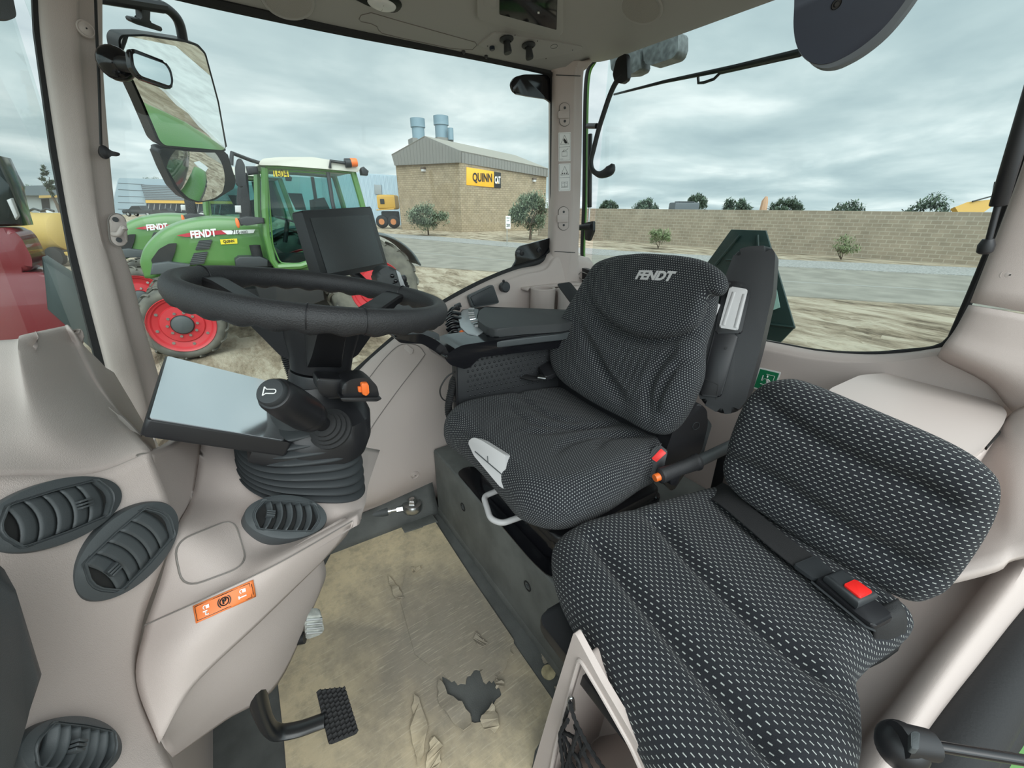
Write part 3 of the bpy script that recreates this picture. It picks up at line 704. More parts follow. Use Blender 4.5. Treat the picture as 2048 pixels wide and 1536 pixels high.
mb_ = t.nodes.new('ShaderNodeMath'); mb_.operation = 'MULTIPLY'; L.new(mramp(mnoise(5.5, 9, None, 0.7), 0.46, 0.66), mb_.inputs[0]); mb_.inputs[1].default_value = 0.6
c_ = mmix(mb_.outputs[0], c_, (0.22, 0.20, 0.165))
sm = t.nodes.new('ShaderNodeMath'); sm.operation = 'MULTIPLY'; L.new(scr, sm.inputs[0]); sm.inputs[1].default_value = 0.45
c_ = mmix(sm.outputs[0], c_, (0.62, 0.55, 0.42))
L.new(c_, bsdf.inputs['Base Color'])
def jag(P, n, amp, seed=1):
    rnd = random.Random(seed); Q = resample([V(p) for p in P], n, False)
    return [Q[0]]+[q+V((rnd.uniform(-amp, amp), rnd.uniform(-amp, amp), 0)) for q in Q[1:-1]]+[Q[-1]]
Z = 0.004
low = [pz(700, 1035, Z), pz(861, 1030, Z), pz(945, 1160, Z), pz(1030, 1290, Z), pz(1113, 1410, Z), pz(1096, 1455, Z), pz(1070, 1500, Z), pz(1050, 1620, Z), pz(580, 1640, Z), pz(568, 1480, Z), pz(556, 1370, Z), pz(600, 1240, Z), pz(640, 1150, Z)]
hole = jag([pz(884, 1352, Z), pz(896, 1352, Z), pz(925, 1366, Z), pz(940, 1342, Z), pz(975, 1338, Z), pz(990, 1366, Z), pz(1003, 1390, Z), pz(985, 1410, Z), pz(968, 1442, Z), pz(945, 1446, Z), pz(925, 1408, Z), pz(888, 1398, Z)], 36, 0.005, 4)
bm = bm_new(); add_sheet(bm, low, [hole], V((0, 0, -0.0035))); obj('mat_sheet', bm, MATM, mt)
# upper torn layer
up = [pz(861, 1030, Z), pz(945, 1160, Z), pz(1028, 1282, Z)]+jag([pz(1028, 1282, Z), pz(1022, 1310, Z), pz(1008, 1338, Z), pz(990, 1362, Z), pz(968, 1366, Z), pz(962, 1338, Z), pz(944, 1340, Z), pz(930, 1366, Z), pz(905, 1365, Z), pz(880, 1348, Z)], 34, 0.006, 9)+[pz(830, 1310, Z), pz(800, 1200, Z), pz(820, 1100, Z)]
bm = bm_new(); add_sheet(bm, [p+V((0, 0, 0.004)) for p in up], [], V((0, 0, -0.0035))); obj('torn_layer', bm, MATM, mt)
def flap(pts, z0, z1, seed):
    bm = bm_new(); P = jag([pz(x, y, Z) for x, y in pts]+[pz(*pts[0], Z)], 22, 0.004, seed)[:-1]
    c = sum(P, V())/len(P); add_sheet(bm, [p+V((0, 0, z0+(z1-z0)*(0.5+0.5*math.sin(i*1.3)))) for i, p in enumerate(P)], [], V((0, 0, 0.003))); return bm
for i, pts in enumerate([[(878, 1362), (900, 1396), (930, 1412), (945, 1448), (925, 1470), (905, 1440), (880, 1410), (874, 1380)], [(985, 1405), (1000, 1450), (985, 1470), (960, 1452), (970, 1430)], [(828, 1392), (845, 1410), (855, 1470), (838, 1540), (822, 1490)], [(862, 1480), (885, 1490), (880, 1540), (850, 1545)], [(775, 1155), (790, 1165), (808, 1200), (790, 1200)], [(950, 1268), (975, 1290), (962, 1300), (948, 1285)], [(990, 1356), (1008, 1372), (995, 1382)], [(820, 1140), (845, 1135), (830, 1150)]]):
    obj('torn_flake', flap(pts, 0.004, 0.010, 20+i), MATM, mt)
for i, (x, y, w, lab) in enumerate([(1090, 1317, 16, 'small torn piece of beige card beside the pedestal foot, farther one'), (1117, 1384, 17, 'small torn piece of beige card beside the pedestal foot, nearer one')]):
    bm = bm_new(); pts = [pz(x-w*.5, y-w*.6, .002), pz(x+w*.4, y-w*.5, .002), pz(x+w*.5, y+w*.5, .002), pz(x-w*.2, y+w*.8, .002)]
    add_sheet(bm, jag(pts+[pts[0]], 14, 0.002, i)[:-1], [], V((0, 0, 0.003))); tag(obj('card_scrap', bm, MATM), lab, 'scrap', 'torn card scraps on the floor')
bm = bm_new(); add_lathe(bm, [(0.021, 0), (0.021, 0.003), (0.019, 0.004)], pz(1097, 1345, 0.001), (0, 0, 1), 28); o = obj('plug', bm, mat('yellowed_plug', (0.42, 0.36, 0.22), 0.7, var=0.3, vscale=40)); tag(o, 'round yellowish plug in the grey floor beside the pedestal', 'plug')

# hydraulic steering rod across the floor
rd = thing('hydraulic_rod', 'grey cylinder with a bright rod end lying at the floor corner', 'cylinder', pz(780, 1020, 0.06))
a, b_ = pz(640, 1048, .075), pz(776, 1022, .075); d = (b_-a).normalized()
bm = bm_new(); add_cyl(bm, a, b_, 0.021, 20, 0.003); obj('cylinder_tube', bm, GREY, rd)
bm = bm_new(); add_tube(bm, [b_, b_+d*0.012, b_+d*0.012, b_+d*0.035], [0.014, 0.014, 0.010, 0.010], 16); obj('threaded_rod', bm, STEEL, rd)
bm = bm_new(); add_cyl(bm, b_+d*0.035, b_+d*0.075, 0.016, 6); obj('lock_nut', bm, STEEL, rd)
e_ = b_+d*0.10
bm = bm_new(); add_lathe(bm, [(0.016, -0.018), (0.038, -0.018), (0.042, -0.010), (0.042, 0.010), (0.038, 0.018), (0.016, 0.018)], e_, (0.1, 0, 1), 28); obj('rod_eye', bm, STEEL, rd)
bm = bm_new(); add_lathe(bm, [(0.018, -0.036), (0.022, -0.028), (0.022, 0.028), (0.018, 0.036), (0.010, 0.042)], e_, (0.1, 0, 1), 6); obj('eye_bolt', bm, CHROME, rd)
bm = bm_new(); add_prism(bm, [V((0.36, 1.30, 0.0)), V((0.50, 1.28, 0.0)), V((0.50, 1.36, 0.0)), V((0.36, 1.37, 0.0))], V((0, 0, 0.010)), 0.003); obj('rod_bracket', bm, PEDM, rd)

# brake pedal: arm and ribbed pad
bp = thing('brake_pedal', 'black brake pedal with ribbed rubber pad below the console', 'pedal', (-0.05, 0.62, 0.0))
arm = [py(505, 1340, .66), py(520, 1410, .66), py(545, 1460, .655), py(590, 1460, .645), py(650, 1440, .63)]
bm = bm_new()
for (w0, P) in ((0.030, arm),):
    pts = catmull(P, 6); add_tube(bm, pts, [0.036-0.018*min(1, i/(len(pts)*.6)) for i in range(len(pts))], 12, flat=0.55)
obj('pedal_arm', bm, PAINTK, bp)
PF = Frame(py(673, 1432, .63), py(700, 1475, .585)-py(650, 1385, .675), py(690, 1420, .63)-py(655, 1440, .63)); PF = Frame(PF.o, PF.x, PF.y) if PF.z.dot(CAM-PF.o) > 0 else Frame(PF.o, PF.x, -PF.y)
pq = [PF.p2(x, y) for x, y in ((632, 1380), (690, 1374), (718, 1465), (658, 1490))]
bm = bm_new(); add_prism(bm, rounded([PF.w(a, b_, -0.018) for a, b_ in pq], 0.008), PF.z*0.018, 0.004, 2); pd_ = obj('pedal_pad', bm, RUBBER, bp)
bm = bm_new()
for i in range(11):
    for j in range(6):
        s, r_ = (i+0.5)/11, (j+0.5)/6
        p0 = V((*pq[0], 0)).lerp(V((*pq[3], 0)), s).lerp(V((*pq[1], 0)).lerp(V((*pq[2], 0)), s), r_)
        add_fbox(bm, PF, p0.x-0.0032, p0.x+0.0026, p0.y-0.0048, p0.y+0.0048, 0.0, 0.0055, 0.0012, 1)
obj('pad_studs', bm, RUBBER, pd_)
# worn metal pedal farther back
cp_ = thing('clutch_pedal', 'worn bare metal pedal pad poking out behind the console edge', 'pedal', pz(610, 1265, 0))
bm = bm_new(); add_prism(bm, rounded([py(608, 1232, .70), py(643, 1230, .70), py(649, 1262, .70), py(640, 1270, .70), py(612, 1280, .70)], 0.006), V((0.0, 0.016, 0.004)), 0.003, 2); o = obj('pedal_plate', bm, mat('worn_metal', (0.42, 0.43, 0.40), 0.5, metal=0.4, var=0.3, vscale=50), cp_)
bm = bm_new()
for k in range(4): add_tube(bm, [py(612, 1240+k*9, .698), py(644, 1237+k*9, .698)], 0.0025, 6)
obj('plate_ribs', bm, STEEL, o)
bm = bm_new(); add_tube(bm, [py(610, 1275, .71), py(560, 1285, .73), py(500, 1260, .80)], 0.012, 10); obj('pedal_arm', bm, PAINTK, cp_)
# ================================================================== STEERING WHEEL AND COLUMN
TI = 10.6*math.pi/180
WF = Frame((0.13, 0.80, 1.10), (math.cos(TI), 0, -math.sin(TI)), (0, 1, 0)); WR = 0.211
sw = thing('steering_wheel', 'black steering wheel with finger grips and three spokes', 'steering wheel', WF.w(0, 0, -0.12))
bm = bm_new(); N, K = 216, 16; rings = []
for i in range(N):
    a = 2*math.pi*i/N; rd_ = (math.cos(a), math.sin(a)); r = []
    for j in range(K):
        b_ = 2*math.pi*j/K; cr, cz_ = math.cos(b_), math.sin(b_)
        wob = 1+0.24*(0.5+0.5*math.sin(a*30))*max(0, -cz_)**1.0*(1 if cr < 0.8 else .5)
        rho = WR+0.0160*cr*(1+0.05*max(0, -cz_)); z = 0.0195*cz_*wob
        r.append(bm.verts.new(WF.w(rho*rd_[0], rho*rd_[1], z)))
    rings.append(r)
for i in range(N):
    A, Bq = rings[i], rings[(i+1) % N]
    for j in range(K): bm.faces.new((A[j], Bq[j], Bq[(j+1) % K], A[(j+1) % K]))
bmesh.ops.recalc_face_normals(bm, faces=bm.faces[:])
rim = obj('rim', bm, SOFT, sw, 60)
# sewn seams of the grip cover
for a0 in (28, 147, 254, 274):
    bm = bm_new(); a = math.radians(a0); add_tube(bm, [WF.w((WR+0.0164*math.cos(t_))*math.cos(a), (WR+0.0164*math.cos(t_))*math.sin(a), 0.0200*math.sin(t_)) for t_ in [k*2*math.pi/24 for k in range(24)]], 0.0009, 5, closed=True)
    obj('rim_seam', bm, BLACK, rim)
for a0 in (30, 147, 264):
    a = math.radians(a0); er = V((math.cos(a), math.sin(a))); et = V((-er.y, er.x)); g = []
    for (rho, zt, zb, w) in ((0.204, 0.006, -0.008, 0.026), (0.18, 0.000, -0.020, 0.025), (0.14, -0.018, -0.050, 0.026), (0.10, -0.036, -0.085, 0.029), (0.065, -0.048, -0.115, 0.034), (0.03, -0.052, -0.13, 0.034)):
        g.append([WF.w(er.x*rho+et.x*s*w, er.y*rho+et.y*s*w, z) for s, z in ((-1, zt-.004), (-0.85, zt), (0.85, zt), (1, zt-.004), (0.8, zb), (-0.8, zb))])
    bm = bm_new(); rr = [[bm.verts.new(p) for p in r] for r in g]
    for A, Bq in zip(rr, rr[1:]):
        for j in range(6): bm.faces.new((A[j], A[(j+1) % 6], Bq[(j+1) % 6], Bq[j]))
    bm.faces.new(rr[0]); bm.faces.new(rr[-1]); bmesh.ops.recalc_face_normals(bm, faces=bm.faces[:])
    obj('spoke', bm, BLACK, sw, 40)
bm = bm_new(); add_lathe(bm, [(0.02, -0.044), (0.058, -0.046), (0.066, -0.052), (0.064, -0.075), (0.056, -0.11), (0.0535, -0.138)], WF.o, WF.z, 40); obj('hub', bm, BLACK, sw)

co = thing('steering_column', 'black steering column with tilted instrument display, stalks and ribbed rubber boot', 'steering column', (0.05, 0.80, 0.70))
bm = bm_new(); add_lathe(bm, [(0.0, -0.142), (0.0545, -0.142), (0.056, -0.146), (0.056, -0.180), (0.052, -0.185)], WF.o, WF.z, 40, caps=False); obj('collar', bm, BLACK, co)
# housing below the collar
def hring(cx_, cy_, z, ax, ay, p=3.0, n=40):
    out = []
    for i in range(n):
        a = 2*math.pi*i/n; c_, s_ = math.cos(a), math.sin(a)
        out.append(V((cx_+ax*math.copysign(abs(c_)**(2/p), c_), cy_+ay*math.copysign(abs(s_)**(2/p), s_), z)))
    return out
def loft(bm, R):
    rr = [[bm.verts.new(p) for p in r] for r in R]; n = len(rr[0])
    for A, Bq in zip(rr, rr[1:]):
        for i in range(n): bm.faces.new((A[i], A[(i+1) % n], Bq[(i+1) % n], Bq[i]))
    bm.faces.new(rr[0]); bm.faces.new(rr[-1]); bmesh.ops.recalc_face_normals(bm, faces=bm.faces[:]); return bm
bm = bm_new(); loft(bm, [hring(.095, .80, .945, .055, .055, 2.2), hring(.090, .80, .925, .060, .062, 2.3), hring(.085, .795, .905, .080, .085, 2.8), hring(.082, .785, .885, .088, .105, 3.2), hring(.076, .785, .845, .088, .110, 3.4), hring(.070, .785, .815, .082, .105, 3.2)]); obj('housing', bm, BLACK, co, 50)
# ribbed boot
R = []; NB = 10
for k in range(NB*6+1):
    s = k/(NB*6); ph = (k % 6)/6
    w = 0.5-0.5*math.cos(2*math.pi*ph); w = w**0.6
    z = 0.845-0.125*s; gx = 0.094+0.010*math.sin(min(1, s*1.6)*math.pi/2); gy = 0.116+0.018*math.sin(min(1, s*1.4)*math.pi/2)
    R.append(hring(.048-0.016*s, .802-0.006*s, z, gx-0.010*(1-w), gy-0.010*(1-w), 2.9, 64))
    # lean of the pleats: higher on the front side
    for p in R[-1]:
        u_ = max(-0.1, min(1.1, (p.x+0.05)/0.19)); p.z = 0.895-s*(0.082+0.125*u_)-0.012*s
bm = bm_new(); loft(bm, R); obj('boot', bm, mat('boot_rubber', (0.034, 0.038, 0.041), 0.6), co, 70)
# instrument display
c0 = py(292, 838, .68); e1 = py(584, 886, .68)-c0
DSF = Frame(c0, e1, (0, 1, 0)); dl = e1.length*1.0; dw = DSF.loc(DSF.at(335, 712))[1]
ds = None
bm = bm_new(); add_prism(bm, rounded([DSF.w(0, 0), DSF.w(dl, 0.0), DSF.w(dl, dw), DSF.w(0, dw)], 0.006), -DSF.z*0.026, 0.003, 2); ds = obj('display', bm, BLACK, co)
bm = bm_new(); add_prism(bm, rounded([DSF.w(0.003, 0.003), DSF.w(dl-0.012, 0.003), DSF.w(dl-0.012, dw-0.003), DSF.w(0.003, dw-0.003)], 0.005), DSF.z*0.0012); o = obj('display_screen', bm, mat('switched_off_screen', (0.78, 0.80, 0.83), 0.13, metal=0.85), ds); o['label'] = 'glossy dark screen reflecting the sky'
bm = bm_new(); add_prism(bm, [DSF.w(dl-0.05, 0.005, -0.02), DSF.w(dl+0.05, 0.0, -0.028), DSF.w(dl+0.05, dw-0.03, -0.028), DSF.w(dl-0.05, dw-0.03, -0.02)], -DSF.z*0.03, 0.006); obj('display_bracket', bm, BLACK, ds)
# near stalk with horn button
tip, base = py(541, 783, .565), py(658, 856, .675); ax = (tip-base).normalized(); Ls = (tip-base).length
bm = bm_new(); add_lathe(bm, [(0.012, 0.0), (0.013, Ls*.22), (0.018, Ls*.30), (0.0245, Ls*.36), (0.0265, Ls*.46), (0.0255, Ls*.47), (0.0255, Ls*.48), (0.0270, Ls*.49), (0.0262, Ls*.75), (0.0235, Ls*.93), (0.021, Ls*.955), (0.0185, Ls*.96)], base, ax, 36); stk = obj('stalk', bm, BLACK, co, 35)
bm = bm_new(); add_lathe(bm, [(0.0185, Ls*.958), (0.0185, Ls*.995), (0.0165, Ls*1.01), (0.012, Ls*1.013)], base, ax, 32); hb = obj('horn_button', bm, DARK, stk)
tp_ = base+ax*(Ls*1.0135); xx = (RT-ax*RT.dot(ax)).normalized(); HF = Frame(tp_, xx, ax.cross(xx))
if HF.z.dot(ax) < 0: HF = Frame(tp_, xx, -HF.y)
bm = bm_new()
add_tube(bm, [HF.w(.0055, -.0035), HF.w(-.004, -.0035), HF.w(-.0075, -.0065)], 0.0007, 5); add_tube(bm, [HF.w(-.0075, -.0065), HF.w(-.0075, .0055)], 0.0008, 5); add_tube(bm, [HF.w(-.0075, .0055), HF.w(-.004, .0022), HF.w(.0055, .0022)], 0.0007, 5)
add_tube(bm, [HF.w(.0055+.0029*math.cos(t_), -.0007+.0029*math.sin(t_)) for t_ in [-1.57+k*.35 for k in range(10)]], 0.0007, 5)
o = obj('horn_symbol', bm, WHITE, hb)
bm = bm_new()
for k, (r0, h0) in enumerate(((0.036, -0.006), (0.031, 0.004), (0.026, 0.013), (0.021, 0.021))): add_lathe(bm, [(r0*.8, h0-0.005), (r0, h0-0.003), (r0, h0+0.003), (r0*.8, h0+0.006)], base, ax, 36)
obj('stalk_gaiter', bm, RUBBER, stk)
# right lever with orange shuttle button
bm = bm_new(); add_prism(bm, rounded([py(633, 756, .70), py(690, 760, .70), py(690, 796, .70), py(650, 798, .70), py(636, 782, .70)], 0.006), V((0, 0.04, 0)), 0.004); lv = obj('reverser_lever', bm, BLACK, co)
bm = bm_new(); add_prism(bm, rounded([py(684, 770, .68), py(702, 758, .68), py(735, 755, .68), py(754, 770, .68), py(760, 797, .68), py(684, 797, .68)], 0.008), V((0, 0.045, 0)), 0.004); pdl = obj('lever_paddle', bm, BLACK, lv)
bm = bm_new(); add_prism(bm, rounded([py(680, 796, .672), py(758, 795, .672), py(765, 797, .672), py(755, 803, .672), py(684, 803, .672)], 0.003), V((0, 0.06, 0)), 0.002); obj('paddle_base', bm, BLACK, pdl)
bm = bm_new(); add_prism(bm, rounded([py(722, 767, .672), py(737, 766, .672), py(739, 790, .672), py(726, 792, .672)], 0.004), V((0, 0.03, 0)), 0.003); add_prism(bm, rounded([py(716, 774, .676), py(726, 773, .676), py(726, 784, .676), py(717, 785, .676)], 0.002), V((0, 0.03, 0)), 0.002); o = obj('shuttle_button', bm, ORANGE, lv); o['label'] = 'bright orange shuttle button'
# ribbed hose under the wheel on the far side
bm = bm_new(); hp = resample(catmull([py(560, 690, .90), py(572, 705, .90), py(580, 730, .89), py(590, 760, .88)], 8), 60, False); add_tube(bm, hp, [0.011+(0.0018 if i % 3 else -0.001) for i in range(60)], 10); obj('ribbed_hose', bm, RUBBER, co)
# ================================================================== SEATS
def crease(F, pts, depth, wid, c=0):
    P = [V((*F.p2(x, y, c), 0)) for x, y in pts]; P = catmull(P, 4)
    def f(x, y):
        q = V((x, y, 0)); best = 9; 
        for i, (a, b_) in enumerate(zip(P, P[1:])):
            ab = b_-a; t_ = max(0, min(1, (q-a).dot(ab)/max(ab.dot(ab), 1e-9))); d = (q-(a+ab*t_)).length
            if d < best: best = d; s = (i+t_)/(len(P)-1)
        return -depth*math.exp(-(best/wid)**2)*min(1, 4*min(s, 1-s)+0.25)
    return f
ds_ = thing('driver_seat', 'dark dotted driver seat with raised armrest behind the steering wheel', 'seat', (0.75, 0.81, 0.33))
# cushion
CF = Frame((0.68, 0.81, 0.52), (1, 0, -0.05), (0, 1, 0))
TC = 0.125
cs = [crease(CF, p, 0.010, 0.016, TC) for p in ([(1010, 800), (1045, 835), (1110, 850), (1190, 845), (1240, 838)], [(1040, 862), (1100, 862), (1170, 850), (1235, 842)], [(1105, 915), (1130, 890), (1180, 872), (1240, 866), (1290, 868)], [(1195, 905), (1205, 880), (1245, 870), (1290, 872)], [(1035, 780), (1060, 810), (1120, 835), (1180, 838)])]
cush = [(0.27, 0.245), (0.10, 0.275), (-0.08, 0.290), (-0.17, 0.280), (-0.235, 0.22), (-0.228, 0.12), (-0.225, 0.00), (-0.235, -0.12), (-0.235, -0.21), (-0.17, -0.285), (-0.05, -0.300), (0.10, -0.285), (0.27, -0.255), (0.29, -0.1), (0.29, 0.1)]
def hc(x, y): return sum(c(x, y) for c in cs) + 0.020*min(1, (abs(y)/0.26))**2 - 0.010*max(0, (x+0.02)/0.3)
bm = bm_new(); add_pillow(bm, CF, cush, TC, 0.055, hc, rings=72, n=260); scu = obj('seat_cushion', bm, FAB1, ds_, 80)
bm = bm_new(); add_prism(bm, rounded([CF.w(*p, -0.02) for p in ((0.26, 0.22), (-0.12, 0.22), (-0.12, -0.22), (0.26, -0.22))], 0.04), CF.z*0.03, 0.004); obj('cushion_pan', bm, BLACK, ds_)
# backrest
BFy = V((0.40, 0, 0.92)); BF = Frame((0.945, 0.81, 0.64), (0, -1, 0), BFy)
bo = [(1112, 700), (1128, 655), (1158, 605), (1188, 556), (1212, 528), (1268, 513), (1340, 514), (1398, 524), (1432, 548), (1428, 620), (1408, 690), (1398, 770), (1335, 868), (1240, 832), (1165, 790), (1122, 752)]
b2 = [BF.p2(x, y, 0.05) for x, y in bo]
bs = [crease(BF, p, d, w, 0.09) for p, d, w in (([(1165, 640), (1190, 705), (1225, 770), (1262, 815)], .016, .014), ([(1190, 690), (1215, 745), (1250, 790)], .012, .010), ([(1365, 690), (1320, 735), (1300, 790), (1308, 850)], .016, .014), ([(1375, 715), (1345, 750), (1320, 800), (1318, 838)], .016, .012), ([(1180, 615), (1215, 655), (1270, 680), (1330, 684), (1385, 660), (1408, 630)], .022, .014))]
pl = [BF.p2(x, y, .09) for x, y in ((1230, 700), (1320, 720))]
def hb_(x, y):
    v = sum(c(x, y) for c in bs); xc = x-0.5*(pl[0][0]+pl[1][0])
    if abs(xc) < 0.11 and 0.06 < y < 0.30: v += 0.0016*math.sin(xc*260)*math.cos(xc/0.11*1.57)
    return v+0.018*min(1, (abs(xc)/0.2))**2
bm = bm_new(); add_pillow(bm, BF, b2, 0.10, 0.045, hb_, rings=72, n=260); sbk = obj('backrest', bm, FAB1, ds_, 80)
# upper pad, slightly proud, with its right tip
ho = [(1192, 570), (1210, 532), (1266, 510), (1340, 511), (1402, 520), (1440, 540), (1454, 566), (1440, 588), (1418, 592), (1405, 628), (1385, 655), (1332, 674), (1270, 670), (1218, 640), (1190, 605)]
H2 = BF.sh(0.076)
bm = bm_new(); add_pillow(bm, H2, [H2.p2(x, y, 0.03) for x, y in ho], 0.052, 0.024, lambda x, y: 0, rings=24, n=160, bulge=0.010); shd = obj('headrest_pad', bm, FAB1, ds_, 80)
LF = H2.sh(0.066); o_ = LF.at(1308, 550); LX = (LF.at(1345, 552)-LF.at(1271, 549)); LFr = Frame(o_, LX, LF.y)
bv = BVHTree.FromPolygons([shd.matrix_local @ v.co + wl(ds_) for v in shd.data.vertices], [p.vertices[:] for p in shd.data.polygons])
def onpad(a, b_, z):
    p = LFr.w(a, b_, 0.05); h_ = bv.ray_cast(p, -LFr.z)
    return (h_[0] if h_[0] is not None else LFr.w(a, b_)) + LFr.z*(0.0006+z)
lettering('seat_lettering', 'FENDT', LFr, (LF.at(1308, 541)-LF.at(1308, 561)).length*0.92, LGREY, shd, width=LX.length*1.04, shear=0.22, bold=0.05, surf=onpad, depth=0.001, label='light grey embroidered letters')
# rear shell of the backrest
bm = bm_new(); add_prism(bm, rounded([BF.w(*p, -0.03) for p in ((-0.19, 0.03), (0.19, 0.03), (0.21, 0.30), (0.17, 0.44), (-0.17, 0.44), (-0.21, 0.30))], 0.05), BF.z*0.035, 0.01); obj('back_shell', bm, BLACK, ds_)
bm = bm_new(); add_box(bm, V((0.965, 0.81, 0.60)), (0.07, 0.46, 0.20), None, 0.015); obj('seat_joint', bm, BLACK, ds_)
bm = bm_new()
add_tube(bm, catmull([BF.w(0.215, 0.40, 0.0), BF.w(0.224, 0.30, 0.01), BF.w(0.222, 0.2, 0.005), BF.w(0.215, 0.12, 0.0)], 5), 0.010, 8); obj('back_frame', bm, LGREY, ds_)
# raised left armrest with lever
AO = V((1.06, 0.50, 0.75)); AN = V((-0.86, -0.35, 0.36)).normalized()
ao = [(1470, 502), (1492, 493), (1538, 490), (1551, 505), (1546, 585), (1520, 700), (1492, 802), (1472, 826), (1440, 829), (1402, 806), (1392, 770), (1412, 690), (1436, 610), (1452, 548)]
bm = bm_new(); add_prism(bm, rounded([pp(x, y, AO, AN) for x, y in ao], 0.012, 4), V((0.075, 0.02, -0.02)), 0.016, 4); sa = obj('left_armrest', bm, ARMK, ds_, 50)
bm = bm_new(); add_prism(bm, rounded([pp(x, y, AO+AN*0.001, AN) for x, y in ((1451, 562), (1488, 566), (1502, 584), (1484, 668), (1430, 668), (1438, 620))], 0.008), AN*0.010, 0.004); add_prism(bm, rounded([pp(x, y, AO+AN*0.001, AN) for x, y in ((1432, 655), (1478, 672), (1442, 795), (1398, 790))], 0.01), AN*0.008, 0.004); afr = obj('lever_panel', bm, BLACK, sa, 40)
bm = bm_new(); lp_ = [pp(x, y, AO+AN*0.012, AN) for x, y in ((1460, 574), (1496, 580), (1476, 662), (1438, 656))]
add_prism(bm, rounded(lp_, 0.006), AN*0.010, 0.004, 3); alv = obj('adjust_lever', bm, LGREY, sa); alv['label'] = 'light grey adjusting lever'
for (a, b_) in (((1467, 584), (1446, 650)), ((1488, 588), (1470, 655))):
    bm = bm_new(); add_tube(bm, catmull([pp(*a, AO+AN*0.022, AN), pp((a[0]+b_[0])/2, (a[1]+b_[1])/2, AO+AN*0.0225, AN), pp(*b_, AO+AN*0.022, AN)], 6), 0.0055, 8, flat=0.4); obj('lever_rib', bm, WHITE if False else LGREY, alv)
for (x, y) in ((1459, 567), (1482, 571), (1452, 696)):
    bm = bm_new(); add_cyl(bm, pp(x, y, AO+AN*0.010, AN), pp(x, y, AO+AN*0.0125, AN), 0.0035, 12); obj('screw', bm, INK, afr)
bm = bm_new(); add_tube(bm, [pp(x, y, AO+AN*0.0105, AN) for x, y in ((1408, 757), (1437, 770), (1432, 800))], 0.0008, 5); obj('cover_seam', bm, INK, afr)
# recliner cover
RO = V((0.93, 0.525, 0.6)); RN = V((-0.35, -0.93, 0.1)).normalized()
bm = bm_new(); add_prism(bm, rounded([pp(x, y, RO, RN) for x, y in ((1362, 822), (1400, 806), (1414, 820), (1416, 850), (1404, 900), (1372, 945), (1345, 985), (1322, 960), (1322, 930), (1345, 865))], 0.012), -RN*0.05, 0.01, 3); rc = obj('recliner_cover', bm, BLACK, ds_)
bm = bm_new(); c0_ = pp(1392, 852, RO+RN*0.001, RN); fr_ = Frame(c0_, V((1, 0, 0)), V((0, 0, 1))); fr_ = Frame(c0_, V((1, 0, 0))-RN*RN.x, V((0, 0, 1))-RN*RN.z)
add_tube(bm, [c0_+fr_.x*(0.011*math.cos(k*.3))+fr_.y*(0.011*math.sin(k*.3)) for k in range(21)], 0.0012, 5, closed=True); obj('emblem_ring', bm, DARK, rc)
bm = bm_new(); add_prism(bm, rounded([pp(x, y, RO-RN*0.05, RN) for x, y in ((1414, 835), (1424, 850), (1412, 890), (1398, 940), (1385, 930), (1404, 880))], 0.006), -RN*0.02, 0.004); obj('recliner_plate', bm, GREY, ds_)
# buckle with red release
KO = V((0.845, 0.515, 0.6)); KN = V((-0.75, -0.45, 0.45)).normalized()
bm = bm_new(); add_prism(bm, rounded([pp(x, y, KO, KN) for x, y in ((1303, 900), (1318, 888), (1336, 902), (1330, 925), (1312, 960), (1293, 950))], 0.005), -KN*0.022, 0.004); bk = obj('belt_buckle', bm, BLACK, ds_)
bm = bm_new(); add_prism(bm, rounded([pp(x, y, KO+KN*0.0005, KN) for x, y in ((1322, 897), (1333, 906), (1313, 924), (1303, 917))], 0.002), KN*0.003, 0.001); o = obj('release_button', bm, REDB, bk); o['label'] = 'red release button'
bm = bm_new()
for k in range(6): add_tube(bm, [pp(1299+k*3.5, 915-k*4.2, KO+KN*0.001, KN), pp(1306+k*3.5, 904-k*4.2+4, KO+KN*0.001, KN)], 0.001, 5)
obj('buckle_bellows', bm, DARK, bk)
# light grey front handle and handle bar
HO = V((0.398, 0.84, 0.60)); HN = V((-0.8, -0.25, 0.5)).normalized()
bm = bm_new(); add_prism(bm, rounded([pp(x, y, HO, HN) for x, y in ((935, 884), (946, 874), (962, 880), (1010, 910), (1014, 980), (1000, 974), (948, 912))], 0.006), -HN*0.03, 0.005, 3); fh = obj('front_handle', bm, LGREY, ds_); fh['label'] = 'light grey plastic front handle'
bm = bm_new(); add_tube(bm, [pp(950, 903, HO+HN*.001, HN), pp(1007, 952, HO+HN*.001, HN)], 0.0015, 6); add_tube(bm, [pp(975, 912, HO+HN*.001, HN), pp(976, 925, HO+HN*.001, HN)], 0.0012, 6); obj('handle_grooves', bm, GREY, fh)
bm = bm_new(); hbp = rounded([pz(1010, 975, .47), pz(967, 993, .47), pz(981, 1038, .46), pz(1004, 1047, .46), pz(1052, 1030, .46), pz(1075, 1022, .465)], 0.016, 6); add_tube(bm, hbp, 0.0085, 12); o = obj('slide_handle', bm, LGREY, ds_); o['label'] = 'light grey bent handle bar'
